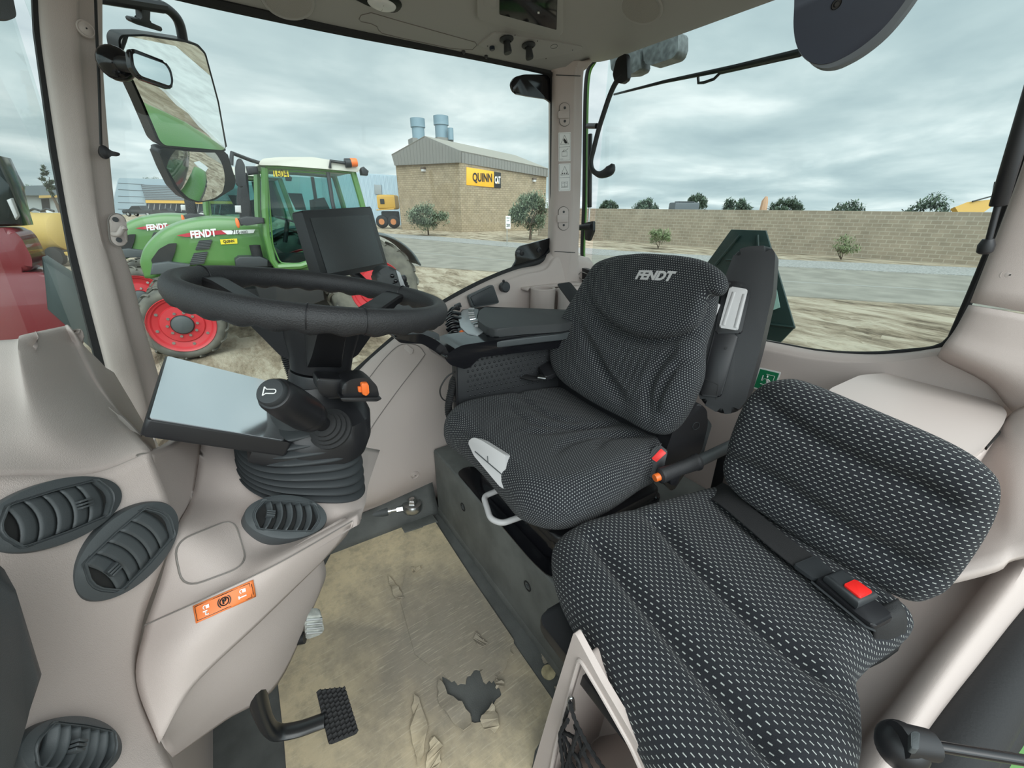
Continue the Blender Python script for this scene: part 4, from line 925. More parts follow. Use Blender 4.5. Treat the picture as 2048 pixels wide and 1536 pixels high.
# suspension unit
bm = bm_new(); add_prism(bm, rounded([V((0.565, 1.03, 0.34)), V((0.565, 0.60, 0.34)), V((0.98, 0.56, 0.34)), V((0.98, 1.04, 0.34))], 0.04), V((0, 0, 0.085)), 0.012, 3); obj('suspension_base', bm, GLOSS, ds_)
bm = bm_new(); add_prism(bm, rounded([V((0.565, 1.02, 0.42)), V((0.555, 0.58, 0.42)), V((0.96, 0.56, 0.43)), V((0.96, 1.03, 0.43))], 0.04), V((0, 0, 0.03)), 0.01, 3); obj('suspension_top', bm, BLACK, ds_)
bm = bm_new(); add_prism(bm, rounded([V((0.54, 1.00, 0.45)), V((0.54, 0.62, 0.45)), V((0.94, 0.62, 0.45)), V((0.94, 1.00, 0.45))], 0.03), V((0, 0, 0.06)), 0.008); obj('suspension_bellows', bm, RUBBER, ds_)

# belt latch lying at the far side of the cushion
bl = thing('belt_latch', 'black seat belt tongue and hardware beside the armrest panel', 'seat belt', pz(1075, 755, 0.690))
bm = bm_new(); add_prism(bm, rounded([pz(1030, 748, 0.700), pz(1052, 735, 0.710), pz(1066, 738, 0.710), pz(1042, 758, 0.695)], 0.004), V((0, 0, 0.012)), 0.003); obj('tongue', bm, DARK, bl)
bm = bm_new(); add_tube(bm, catmull([pz(1045, 752, 0.700), pz(1075, 757, 0.700), pz(1098, 740, 0.715), pz(1115, 738, 0.725)], 6), 0.018, 8, flat=0.35); obj('webbing', bm, WEB, bl)
bm = bm_new(); add_prism(bm, rounded([pz(1078, 742, 0.715), pz(1100, 728, 0.725), pz(1118, 732, 0.725), pz(1116, 752, 0.705), pz(1090, 762, 0.695)], 0.006), V((0, 0, 0.016)), 0.004); obj('anchor_cover', bm, BLACK, bl)
bm = bm_new(); add_cyl(bm, pz(1076, 755, 0.710), pz(1092, 757, 0.710), 0.006, 10); obj('bolt', bm, STEEL, bl)

# ------------------------------------------------------------------ passenger seat
ps = thing('passenger_chair', 'dark padded passenger seat with white dashes in the foreground', 'seat', (0.6, 0.18, 0.40))
QF = Frame((0.60, 0.20, 0.48), (1, 0, 0), (0, 1, 0)); TQ = 0.115
qo = [(1104, 1115), (1112, 1088), (1150, 1060), (1290, 1022), (1420, 985), (1470, 990), (1560, 1048), (1700, 1145), (1815, 1238), (1816, 1268), (1745, 1322), (1712, 1372), (1724, 1440), (1716, 1540), (1660, 1640), (1540, 1690), (1400, 1660), (1330, 1570), (1260, 1450), (1170, 1280), (1118, 1180)]
q2 = [QF.p2(x, y, TQ-0.045) for x, y in qo]
qs = [crease(QF, p, d*1.7, w*.85, TQ) for p, d, w in (([(1160, 1060), (1199, 1097), (1256, 1170), (1401, 1341), (1510, 1465), (1600, 1580)], .016, .022), ([(1290, 1035), (1323, 1056), (1370, 1113), (1494, 1237), (1598, 1320), (1700, 1400)], .014, .020), ([(1420, 1005), (1560, 1110), (1700, 1215), (1790, 1290)], .006, .02))]
bm = bm_new(); add_pillow(bm, QF, q2, TQ, 0.055, lambda x, y: sum(c(x, y) for c in qs), rings=60, n=260, bulge=0.012, swap=True); obj('seat_cushion', bm, FAB2, ps, 80)
bm = bm_new(); add_prism(bm, rounded([V((0.36, 0.43, 0.455)), V((0.36, 0.03, 0.455)), V((0.86, 0.03, 0.455)), V((0.86, 0.40, 0.455))], 0.03), V((0, 0, 0.03)), 0.004); obj('seat_board', bm, BLACK, ps)
bm = bm_new(); add_box(bm, V((0.70, 0.25, 0.228)), (0.10, 0.08, 0.456), None, 0.01); obj('seat_stand', bm, BLACK, ps)
PFy = V((0.16, 0, 0.98)); PB = Frame((0.955, 0.18, 0.58), (0.05, -1, 0), PFy)
po = [(1450, 940), (1462, 880), (1490, 810), (1520, 774), (1560, 760), (1610, 765), (1750, 822), (1900, 888), (1975, 938), (2001, 985), (1982, 1055), (1920, 1150), (1878, 1188), (1815, 1195), (1700, 1135), (1560, 1045), (1478, 985)]
p2_ = [PB.p2(x, y, 0.045) for x, y in po]
pcs = [crease(PB, p, d, w, .085) for p, d, w in (([(1500, 800), (1546, 823), (1624, 875), (1740, 935), (1831, 973), (1950, 1040)], .020, .018), ([(1450, 915), (1474, 926), (1546, 958), (1702, 1061), (1779, 1103), (1880, 1150)], .020, .018))]
bm = bm_new(); add_pillow(bm, PB, p2_, 0.085, 0.04, lambda x, y: sum(c(x, y) for c in pcs), rings=30, n=200, bulge=0.012); obj('backrest', bm, FAB2, ps, 80)
# seat belt of the passenger seat
sb = thing('passenger_seat_belt', 'black lap belt with red buckle button lying across the passenger seat', 'seat belt', pz(1650, 1150, .60))
ZB = 0.612
wp = [pz(1425, 978, .585), pz(1448, 993, ZB), pz(1498, 1034, ZB+.006), pz(1562, 1088, ZB+.006), pz(1626, 1137, ZB+.006)]
def strap(bm, P, w, th, side):
    P = resample(catmull(P, 8), 40, False); rr = []
    for i, p in enumerate(P):
        t_ = (P[min(i+1, 39)]-P[max(i-1, 0)]).normalized(); s_ = V(side); s_ = (s_-t_*s_.dot(t_)).normalized(); n_ = t_.cross(s_)
        rr.append([bm.verts.new(p+s_*a*w/2+n_*b_*th/2) for a, b_ in ((-1, -1), (1, -1), (1, 1), (-1, 1))])
    for A, Bq in zip(rr, rr[1:]):
        for j in range(4): bm.faces.new((A[j], A[(j+1) % 4], Bq[(j+1) % 4], Bq[j]))
    bm.faces.new(rr[0]); bm.faces.new(rr[-1]); bmesh.ops.recalc_face_normals(bm, faces=bm.faces[:])
bm = bm_new(); strap(bm, wp, 0.060, 0.0022, (1, 0.35, 0)); wb = obj('webbing', bm, WEB, sb)
BFm = Frame(pz(1690, 1182, ZB+.012), pz(1765, 1240, ZB)-pz(1620, 1128, ZB), V((1, 1, 0)))
lb = (pz(1765, 1240, ZB)-pz(1620, 1128, ZB)).length
bm = bm_new(); add_prism(bm, rounded([BFm.w(a, b_, -0.008) for a, b_ in ((-.50*lb-.012, -.030), (-.34*lb, -.027), (-.26*lb, -.015), (-.26*lb, .015), (-.34*lb, .027), (-.5*lb-.012, .030))], 0.004), BFm.z*0.008, 0.003); obj('tongue', bm, DARK, sb)
bm = bm_new(); add_prism(bm, rounded([BFm.w(a, b_, -0.010) for a, b_ in ((-.28*lb, -.026), (.30*lb, -.030), (.50*lb, -.028), (.50*lb, .024), (.30*lb, .030), (-.28*lb, .026))], 0.006), BFm.z*0.012, 0.004); bkl = obj('buckle', bm, BLACK, sb)
bm = bm_new(); add_prism(bm, [BFm.w(a, b_, 0.0) for a, b_ in ((-.22*lb, -.020), (.26*lb, -.026), (.26*lb, .028), (-.22*lb, .023))], BFm.z*0.020, 0.007, 3); obj('buckle_cover', bm, DARK, bkl)
bm = bm_new(); add_prism(bm, rounded([BFm.w(a, b_, 0.0195) for a, b_ in ((.00*lb, -.016), (.22*lb, -.017), (.22*lb, .017), (.0*lb, .016))], 0.003), BFm.z*0.004, 0.0015); o = obj('release_button', bm, REDB, bkl); o['label'] = 'bright red release button'
bm = bm_new(); add_tube(bm, [BFm.w(-.30*lb, -.031, -.006), BFm.w(.44*lb, -.033, -.006), BFm.w(.52*lb, -.026, -.006)], 0.0022, 6); obj('buckle_edge', bm, CHROME if False else DARK, bkl)
bm = bm_new(); add_patch(bm, [[pz(x, y, z) for x, y, z in r] for r in (((1742, 1216, .612), (1770, 1208, .613), (1796, 1196, .612)), ((1747, 1240, .612), (1780, 1236, .612), (1812, 1226, .602)), ((1748, 1278, .575), (1782, 1274, .572), (1813, 1260, .565)), ((1740, 1336, .50), (1768, 1322, .497), (1796, 1302, .495)))], 5, 5); obj('anchor_strap', bm, WEB, sb, solid=0.003)

# beige storage box with net below the passenger seat
nb = thing('storage_box', 'beige moulded storage box with open pocket under the passenger seat', 'box', (0.45, 0.30, 0.0))
bm = bm_new()
X0 = 0.335
oc = [px(1148, 1262, X0), px(1062, 1560, X0-0.02), px(1200, 1700, X0-.03), px(1420, 1700, X0-.02), px(1300, 1500, X0), px(1200, 1345, X0)]
ic = [px(1164, 1312, X0), px(1120, 1440, X0), px(1140, 1560, X0-.01), px(1240, 1600, X0-.01), px(1290, 1530, X0), px(1215, 1400, X0)]
fo = V((X0, 0, 0)); fn = V((-1, 0, 0))
oc = [pp(x, y, fo, fn) for x, y in ((1148, 1262), (1105, 1400), (1058, 1560), (1010, 1720), (1400, 1720), (1300, 1530), (1200, 1360))]
ic = [pp(x, y, fo, fn) for x, y in ((1160, 1315), (1135, 1400), (1110, 1500), (1096, 1570), (1300, 1575), (1262, 1490), (1205, 1390))]
add_sheet(bm, rounded(oc, 0.01, 4), [rounded(ic, 0.012, 4)], V((0.012, 0, 0))); obj('box_front', bm, BEIGE, nb)
bm = bm_new(); add_tube(bm, [p+V((-0.001, 0, 0)) for p in rounded(ic, 0.012, 4)], 0.004, 8, closed=True); obj('pocket_rim', bm, BEIGE2, nb)
icr = rounded(ic, 0.012, 4); n_ = len(icr)
bm = bm_new(); a_ = [bm.verts.new(p+V((0.008, 0, 0))) for p in icr]; b__ = [bm.verts.new(p+V((0.16, 0, 0))) for p in icr]
for i in range(n_): bm.faces.new((a_[i], a_[(i+1) % n_], b__[(i+1) % n_], b__[i]))
bm.faces.new(b__); obj('pocket', bm, BEIGE, nb)
bm = bm_new(); add_prism(bm, [V((0.36, 0.42, 0.0)), V((0.36, 0.05, 0.0)), V((0.86, 0.05, 0.0)), V((0.86, 0.40, 0.0))], V((0, 0, 0.455)), 0.01)
bm.free()
bm = bm_new(); add_prism(bm, [V((0.56, 0.29, 0.0)), V((0.56, 0.03, 0.0)), V((0.95, 0.03, 0.0)), V((0.95, 0.29, 0.0))], V((0, 0, 0.455)), 0.01); bm.free()
net = thing('storage_net', 'black knotted net hanging on a hook in front of the storage box', 'net', px(1150, 1500, X0-.02))
def cord(bm, P, r): add_tube(bm, resample(catmull(P, 6), 30, False), [r*(1+0.25*math.sin(i*2.2)) for i in range(30)], 6)
netp = [[(1140, 1405), (1128, 1450), (1130, 1500), (1150, 1560)], [(1140, 1405), (1150, 1440), (1175, 1490), (1215, 1550)], [(1136, 1440), (1120, 1470), (1125, 1520), (1128, 1580)], [(1150, 1450), (1165, 1500), (1185, 1545), (1190, 1580)], [(1128, 1465), (1150, 1480), (1140, 1520), (1170, 1570)], [(1155, 1465), (1145, 1500), (1160, 1530), (1150, 1580)], [(1172, 1488), (1155, 1525), (1175, 1555), (1172, 1590)], [(1126, 1470), (1140, 1500), (1132, 1540), (1142, 1590)]]
for i, P in enumerate(netp):
    bm = bm_new(); cord(bm, [px(x, y, X0-0.014-0.004*(i % 3)) for x, y in P], 0.0036); obj('net_cord', bm, NETM, net)
bm = bm_new(); add_tube(bm, catmull([px(1148, 1420, X0-.002), px(1146, 1398, X0-.012), px(1138, 1398, X0-.018), px(1138, 1418, X0-.014)], 5), 0.0025, 8); obj('net_hook', bm, STEEL, net)

# parking brake lever between the seats
hb2 = thing('hand_lever', 'black ribbed hand lever with orange end button between both seats', 'lever', (1.05, 0.48, 0.33))
a, b_, c_ = pz(1318, 953, .615), pz(1392, 925, .63), pz(1475, 885, .64)
d = (b_-a).normalized(); L1 = (b_-a).length
bm = bm_new(); prof = [(0.012, 0.0), (0.0185, 0.004)]
for k in range(30): h_ = 0.008+(L1-0.012)*k/29; prof.append((0.0185-0.002*math.sin(k/29*3.14)+(0.0007 if k % 2 else 0), h_))
prof += [(0.021, L1), (0.021, L1+0.006), (0.015, L1+0.008)]
add_lathe(bm, prof, a, d, 24, sx=1.0, sy=1.15); obj('grip', bm, SOFT, hb2, 25)
bm = bm_new(); add_cyl(bm, b_, c_, 0.0155, 18); obj('shaft', bm, GREY, hb2)
bm = bm_new(); add_lathe(bm, [(0.0095, -0.014), (0.0105, -0.012), (0.0105, 0.002)], a, d, 20); o = obj('end_button', bm, ORANGE, hb2); o['label'] = 'orange push button'
bm = bm_new(); add_prism(bm, rounded([c_+V((-0.03, 0, -0.02)), c_+V((0.02, 0, -0.03)), V((c_.x+0.04, c_.y, 0.34)), V((c_.x-0.02, c_.y, 0.34))], 0.01), V((0, 0.03, 0)), 0.004); obj('lever_bracket', bm, BLACK, hb2)
bm = bm_new(); add_prism(bm, rounded([a+d*0.03+V((0, -.008, -0.012)), a+d*0.065+V((0, -.008, -0.012)), a+d*0.06+V((0, -.008, -0.05)), a+d*0.035+V((0, -.008, -0.035))], 0.005), V((0, 0.016, 0)), 0.003); obj('lever_catch', bm, BLACK, hb2)
# ================================================================== ARMREST WITH CONTROLS, SCREEN
ar = thing('armrest_console', 'black armrest console with grey pad and silver control dial beside the driver seat', 'armrest', (0.75, 1.12, 0.40))
zA = 0.895
po_ = [pz(x, y, zA) for x, y in ((955, 640), (958, 622), (968, 613), (1000, 617), (1060, 617), (1150, 622), (1165, 640), (1120, 648), (1040, 653), (992, 658), (974, 655))]
bm = bm_new(); add_prism(bm, rounded(po_, 0.01, 3), V((0, 0, -0.028)), 0.009, 4); obj('arm_pad', bm, PADG, ar, 50)
zB = 0.862
bo_ = [pz(x, y, zB) for x, y in ((912, 640), (925, 618), (950, 612), (1165, 620), (1180, 655), (1120, 668), (935, 690), (918, 668))]
bm = bm_new(); add_prism(bm, rounded(bo_, 0.008, 3), V((0, 0, -0.022)), 0.004, 3); obj('arm_deck', bm, VENTG, ar, 50)
sv = [pz(x, y, zB+0.008) for x, y in ((916, 634), (926, 620), (942, 616), (957, 618), (953, 636), (974, 658), (955, 670), (935, 667), (921, 654))]
bm = bm_new(); add_prism(bm, rounded(sv, 0.006, 3), V((0, 0, -0.012)), 0.003, 2); sp_ = obj('silver_cover', bm, SILVER, ar, 50)
for k in range(9):
    s = k/8; a = pz(938+s*12-6*math.sin(s*3.1), 617+s*36, zB+0.012); b2_ = pz(948+s*14-5*math.sin(s*3.1), 617+s*33, zB+0.014)
    bm = bm_new(); add_tube(bm, [a, b2_], 0.0032, 8); obj('switch_key', bm, LGREY if k % 2 == 0 else CHROME, ar)
# stacked dark rocker rings at the nose
for k, (x0, y0, x1, y1, r) in enumerate(((897, 626, 918, 618, .007), (894, 634, 920, 628, .0075), (892, 643, 921, 638, .008), (892, 652, 922, 648, .008), (894, 661, 924, 658, .008), (898, 670, 926, 668, .008))):
    bm = bm_new(); a, b2_ = pz(x0, y0, .878-.006*k), pz(x1, y1, .878-.006*k); mdl = (a+b2_)/2+V((-0.006, -0.004, .012)); add_tube(bm, catmull([a, mdl, b2_], 6), r, 10); obj('control_dial', bm, GLOSS, ar)
bm = bm_new(); dc_ = pz(918, 690, .80); add_lathe(bm, [(0.020, -0.02), (0.034, -0.018), (0.036, -0.010), (0.032, 0.0), (0.037, 0.010), (0.034, 0.018), (0.02, 0.02)], dc_, (0.35, -1, 0.2), 30); obj('thumb_wheel', bm, BLACK, ar)
bm = bm_new(); add_ball(bm, pz(923, 664, .862), 0.008, 12, (1, 1, .8)); o = obj('orange_knob', bm, ORANGE, ar); o['label'] = 'small orange knob'
# body below
bY = V((0, 1.09, 0)); bN = V((-0.10, -1, 0)).normalized()
bm = bm_new(); add_prism(bm, rounded([pp(x, y, bY, bN) for x, y in ((905, 700), (925, 690), (1165, 655), (1170, 690), (960, 715), (935, 740), (900, 730), (888, 715))], 0.012), V((0, 0.13, 0)), 0.01, 3); obj('arm_body', bm, GLOSS, ar)
# lever tray running forwards
bm = bm_new(); add_prism(bm, rounded([py(x, y, 1.08) for x, y in ((789, 676), (797, 670), (845, 668), (872, 680), (900, 700), (925, 712), (925, 738), (900, 726), (868, 702), (845, 688), (800, 686))], 0.008), V((0, 0.085, 0)), 0.006, 3); wg = obj('front_wing', bm, GLOSS, ar, 50)
bm = bm_new(); add_prism(bm, rounded([py(x, y, 1.082) for x, y in ((785, 671), (797, 666), (850, 660), (878, 668), (880, 682), (845, 668), (797, 671))], 0.004), V((0, 0.08, 0)), 0.003, 2); obj('wing_cover', bm, VENTG, wg, 50)
# studded side panel
pO = V((0.7, 1.07, 0.7)); pN = V((-0.12, -1, 0.05)).normalized()
pnl = [pp(x, y, pO, pN) for x, y in ((912, 726), (930, 718), (948, 710), (956, 696), (980, 692), (1120, 668), (1150, 668), (1150, 800), (915, 830))]
bm = bm_new(); add_prism(bm, rounded(pnl, 0.010), V((0, 0.03, 0)), 0.005, 3); sp2 = obj('side_panel', bm, ARMK, ar)
bm = bm_new()
for j in range(8):
    for i in range(20):
        x = 936+i*9.6+(4.8 if j % 2 else 0); y = 724+j*9.6-i*2.0
        if x > 1115 or y < 706-(x-950)*0.17: continue
        c = pp(x, y, pO+pN*0.0005, pN); add_ball(bm, c, 0.0042, 8, (1, .7, 1))
o = obj('panel_studs', bm, ARMK, sp2); o['kind'] = 'stuff'
bm = bm_new(); pr_ = rounded(pnl, 0.010); add_tube(bm, [p+pN*0.001 for p in pr_], 0.0035, 6, closed=True); obj('panel_rim', bm, BLACK, sp2)
bm = bm_new(); add_prism(bm, [V((0.62, 1.10, 0.335)), V((0.90, 1.10, 0.335)), V((0.90, 1.18, 0.335)), V((0.62, 1.18, 0.335))], V((0, 0, 0.40)), 0.01); obj('arm_support', bm, BLACK, ar)
# joystick behind the rim
js = thing('joystick', 'grey multifunction joystick with button field beyond the steering wheel', 'joystick', pz(800, 600, .86))
jF = py(800, 565, 1.14)
bm = bm_new(); gp = [py(752, 548, 1.14), py(768, 534, 1.14), py(786, 533, 1.14), py(800, 546, 1.14), py(812, 572, 1.14), py(806, 590, 1.14), py(770, 585, 1.14), py(756, 568, 1.14)]
add_prism(bm, rounded(gp, 0.012, 4), V((0.0, 0.055, 0.0)), 0.016, 4); jg = obj('grip', bm, GREY, js, 50)
for (x, y) in ((785, 552), (792, 562), (797, 574), (788, 570)):
    bm = bm_new(); add_ball(bm, py(x, y, 1.137), 0.006, 10, (1, .5, 1)); obj('button', bm, GLOSS, jg)
bm = bm_new(); add_prism(bm, rounded([py(792, 540, 1.137), py(800, 545, 1.137), py(814, 582, 1.137), py(805, 585, 1.137)], 0.003), V((0, 0.006, 0)), 0.002); obj('button_strip', bm, SILVER, jg)
bm = bm_new(); add_prism(bm, rounded([py(760, 590, 1.13), py(850, 585, 1.13), py(895, 640, 1.13), py(830, 655, 1.13)], 0.01), V((0, 0.08, 0)), 0.008); obj('joystick_base', bm, GREY, js)
j2 = thing('mini_joystick', 'small black joystick with rubber gaiter beside the multifunction grip', 'joystick', pz(805, 595, .87))
q0 = py(812, 580, 1.16); q1 = py(805, 553, 1.16)
bm = bm_new(); add_lathe(bm, [(0.014, 0), (0.010, .006), (0.013, .010), (0.009, .015), (0.011, .019), (0.007, .024)], q0, q1-q0, 18); obj('gaiter', bm, RUBBER, j2)
bm = bm_new(); add_lathe(bm, [(0.006, .02), (0.010, .028), (0.011, .036), (0.008, .043)], q0, q1-q0, 16); obj('knob', bm, BLACK, j2)

# large terminal screen
ts = thing('terminal_screen', 'large black touchscreen terminal standing beyond the steering wheel', 'screen', (0.32, 1.22, 0.9))
TO = py(690, 480, 1.22); TN = V((0.72, -0.66, 0.20)).normalized()
tp4 = [pp(x, y, TO, TN) for x, y in ((603, 421), (742, 413), (776, 534), (645, 561))]
bm = bm_new(); add_prism(bm, rounded(tp4, 0.005), -TN*0.028, 0.004, 2); tb = obj('bezel', bm, BLACK, ts)
bm = bm_new(); add_prism(bm, [pp(x, y, TO+TN*0.0004, TN) for x, y in ((620, 436), (738, 430), (768, 526), (655, 548))], TN*0.0006); o = obj('screen', bm, mat('terminal_glass', (0.018, 0.022, 0.023), 0.22, spec=0.6), tb)
bm = bm_new(); m0 = pp(712, 500, TO-TN*.02, TN); add_tube(bm, catmull([m0, m0-TN*0.05+V((0, 0, -0.02)), V((0.42, 1.24, 0.93)), V((0.50, 1.20, 0.86))], 6), 0.014, 10); obj('screen_arm', bm, BLACK, ts)

# ================================================================== FITTINGS ON THE RIGHT SIDE LINING
# side shelf with cup holder
wf = V((0, -1, 0))
ch = thing('cup_holder', 'beige moulded cup holder shelf behind the armrest', 'cup holder', (1.15, 1.38, 0.75))
bm = bm_new(); cc_ = py(1086, 575, 1.40); 
add_lathe(bm, [(0.052, -0.16), (0.056, -0.02), (0.056, -0.003), (0.053, 0.0), (0.045, 0.0), (0.042, -0.003), (0.038, -0.09), (0.01, -0.09)], cc_, (0, 0, 1), 40); obj('cup_ring', bm, BEIGE, ch)
bm = bm_new(); add_prism(bm, rounded([cc_+V((-0.06, 0.01, -0.006)), cc_+V((0.0, -0.045, -0.006)), cc_+V((0.22, -0.05, -0.006)), cc_+V((0.22, 0.13, -0.006)), cc_+V((-0.06, 0.13, -0.006))], 0.015), V((0, 0, -0.15)), 0.006); bm.free()
bm = bm_new(); add_patch(bm, [[cc_+V((0.045, -0.03, -0.004)), cc_+V((0.10, -0.02, -0.004)), cc_+V((0.24, -0.02, -0.004))], [cc_+V((0.05, -0.052, -0.02)), cc_+V((0.11, -0.05, -0.02)), cc_+V((0.24, -0.05, -0.02))], [cc_+V((0.05, -0.055, -0.16)), cc_+V((0.11, -0.055, -0.16)), cc_+V((0.24, -0.055, -0.16))]], 4, 4); obj('shelf_face', bm, BEIGE, ch, solid=0.01)
bm = bm_new(); add_patch(bm, [[cc_+V((-0.07, 0.02, -0.002)), cc_+V((0.0, 0.045, -0.002)), cc_+V((0.24, -0.02, -0.002))], [cc_+V((-0.08, 0.11, 0.0)), cc_+V((0.02, 0.11, 0.0)), cc_+V((0.24, 0.11, 0.0))]], 4, 4); obj('shelf_top', bm, BEIGE, ch, solid=0.01)
kO = py(1140, 605, 1.27); kN = V((-0.55, -0.62, 0.55)).normalized()
bm = bm_new(); add_prism(bm, rounded([pp(x, y, kO, kN) for x, y in ((1114, 570), (1140, 566), (1174, 608), (1168, 624), (1152, 622))], 0.006), kN*0.012, 0.004); tag(obj('grip_pad', bm, DARK), 'dark grey soft pad on the shelf behind the armrest', 'pad')
# socket, pocket, switch
def facing(x, y, Y, lift): p = py(x, y, Y); return p
sk = thing('power_socket', 'small black covered socket on the beige side lining', 'socket', py(1011, 585, 1.445))
s0 = py(1011, 574, 1.445); sn = V((0.02, -1, 0.15)).normalized()
bm = bm_new(); add_lathe(bm, [(0.021, -0.02), (0.023, 0.002), (0.019, 0.006), (0.0, 0.007)], s0, sn, 28, caps=False); obj('socket_cap', bm, DARK, sk)
bm = bm_new(); add_ball(bm, py(1007, 562, 1.44), 0.006, 10); obj('cap_tab', bm, BLACK, sk)
pkO = V((0, 1.445, 0.9)); pkN = V((0, -1, 0.12)).normalized()
pk = thing('side_pocket', 'dark grey tray recessed in the beige side lining', 'tray', py(965, 610, 1.44))
pts = [pp(x, y, pkO, pkN) for x, y in ((940, 594), (984, 572), (996, 604), (948, 612))]
bm = bm_new(); add_prism(bm, rounded([pp(x, y, pkO, pkN) for x, y in ((937, 592), (986, 569), (999, 606), (945, 616))], 0.008), -pkN*0.02, 0.003); obj('tray_frame', bm, GREY, pk)
bm = bm_new(); add_prism(bm, rounded(pts, 0.006), pkN*0.006, 0.003); obj('tray_door', bm, DARK, pk)
sw2 = thing('rocker_switch', 'small dark switch in the side lining ahead of the tray', 'switch', py(917, 611, 1.44))
bm = bm_new(); add_prism(bm, rounded([pp(x, y, pkO, pkN) for x, y in ((910, 610), (921, 605), (924, 614), (912, 618))], 0.002), -pkN*0.01, 0.001); sf = obj('switch_frame', bm, GREY, sw2)
bm = bm_new(); add_prism(bm, [pp(x, y, pkO, pkN) for x, y in ((912, 611), (920, 607), (922, 613), (913, 616))], pkN*0.004, 0.001); obj('rocker', bm, BLACK, sw2)
# round fixing dimple and lid seam of the lower lining
dm = thing('lining_screw', 'round beige screw dimple low on the side lining', 'screw', py(830, 955, 1.385))
bmW = bm_new(); add_patch(bmW, rowsA, 5, 5); BW = BVHTree.FromBMesh(bmW); bmW.free()
def hw(x, y, lift=0.002): p, nn = hit(x, y, 0, BW); return p+(CAM-p).normalized()*lift, (nn if nn.dot(CAM-p) > 0 else -nn)
p, nn = hw(830, 951)
bm = bm_new(); add_lathe(bm, [(0.019, -0.004), (0.019, 0.001), (0.016, 0.002), (0.012, -0.001), (0.006, 0.001)], p, nn, 28); obj('dimple', bm, BEIGE, dm)
bm = bm_new(); add_cyl(bm, p, p+nn*0.002, 0.002, 8); obj('screw_hole', bm, INK, dm)
hp_ = thing('lining_hatch', 'beige hatch with finger notch in the lower side lining under the armrest', 'hatch', py(760, 850, 1.37))
bm = bm_new(); P = [hw(x, y)[0] for x, y in ((735, 868), (760, 830), (800, 775), (846, 715), (848, 705), (833, 690), (800, 690), (770, 716), (735, 760))]
add_tube(bm, resample(catmull(P, 5), 60, False), 0.0016, 6); obj('hatch_gap', bm, BEIGED, hp_)
bm = bm_new(); P = [hw(x, y, .004)[0] for x, y in ((812, 688), (828, 700), (822, 710), (806, 696))]; add_prism(bm, rounded(P, 0.006), (CAM-P[0]).normalized()*0.004, 0.002); obj('finger_notch', bm, BEIGE2, hp_)
# loose cables and ribbed hose beside the seat base
cb = thing('cable_loop', 'thin black cable loop hanging below the armrest panel', 'cable', V((0.5, 1.1, 0.4)))
bm = bm_new(); add_tube(bm, resample(catmull([py(912, 742, 1.10), py(893, 755, 1.10), py(880, 780, 1.10), py(888, 800, 1.10), py(915, 803, 1.10)], 8), 40, False), 0.0025, 6); obj('cable', bm, INK, cb)
bm = bm_new(); add_tube(bm, resample(catmull([py(912, 745, 1.12), py(900, 762, 1.12), py(900, 785, 1.12), py(920, 800, 1.12)], 8), 40, False), 0.0025, 6); obj('cable', bm, INK, cb)
ch2 = thing('conduit_hose', 'thick black corrugated hose curving down beside the driver seat', 'hose', V((0.5, 1.1, 0.34)))
bm = bm_new(); hp = resample(catmull([py(912, 755, 1.11), py(902, 785, 1.11), py(897, 820, 1.11), py(905, 845, 1.10), py(925, 870, 1.08)], 8), 90, False); add_tube(bm, hp, [0.013 if i % 3 else 0.0105 for i in range(90)], 12); obj('hose', bm, RUBBER, ch2)
# ================================================================== ROOF FITTINGS
def hr(x, y, lift=0.002):
    p, nn = hit(x, y, 0, BRF)
    if p is None: return None, None
    if nn.dot(CAM-p) < 0: nn = -nn
    return p+nn*lift, nn
def roofplane(x, y):
    p, nn = hr(x, y, 0.0)
    a, b_, c_ = hr(x-12, y-4, 0)[0], hr(x+12, y+2, 0)[0], hr(x, y+12, 0)[0]
    n2 = (b_-a).cross(c_-a).normalized()
    return p, (n2 if n2.dot(CAM-p) > 0 else -n2)
def rpoly(pts, o, n, lift): return [pp(x, y, o+n*lift, n) for x, y in pts]
oc_ = thing('overhead_console', 'dark radio panel with rotary switches in the roof lining', 'console', hr(1030, 60)[0])
o_, n_ = roofplane(1055, 25)
bm = bm_new(); add_prism(bm, rounded(rpoly([(955, -40), (1128, -40), (1127, 68), (1112, 78), (985, 48), (955, 40)], o_, n_, 0.010), 0.012), -n_*0.016, 0.005, 2); obj('radio_surround', bm, LINER, oc_)
bm = bm_new(); add_prism(bm, rounded(rpoly([(999, -40), (1116, -40), (1113, 60), (999, 29)], o_, n_, 0.012), 0.003), -n_*0.01, 0.002); rp_ = obj('radio_panel', bm, GLOSS, oc_)
bm = bm_new(); add_prism(bm, rpoly([(1075, 23), (1079, 23), (1079, 27), (1075, 27)], o_, n_, 0.0125), n_*0.001); obj('panel_mark', bm, WHITE, rp_)
bm = bm_new(); add_prism(bm, rounded(rpoly([(966, -5), (992, -2), (992, 17), (968, 12)], o_, n_, 0.0102), 0.004), n_*0.0015, 0.0005); obj('side_key', bm, LINER, oc_)
o2, n2 = roofplane(1055, 100)
bm = bm_new(); add_prism(bm, rounded(rpoly([(954, 93), (988, 66), (1060, 76), (1164, 93), (1166, 99), (1150, 107), (1058, 121)], o2, n2, 0.005), 0.010), -n2*0.012, 0.003); swp = obj('switch_plate', bm, LINER, oc_)
dn = V((0.05, -0.15, -1)).normalized()
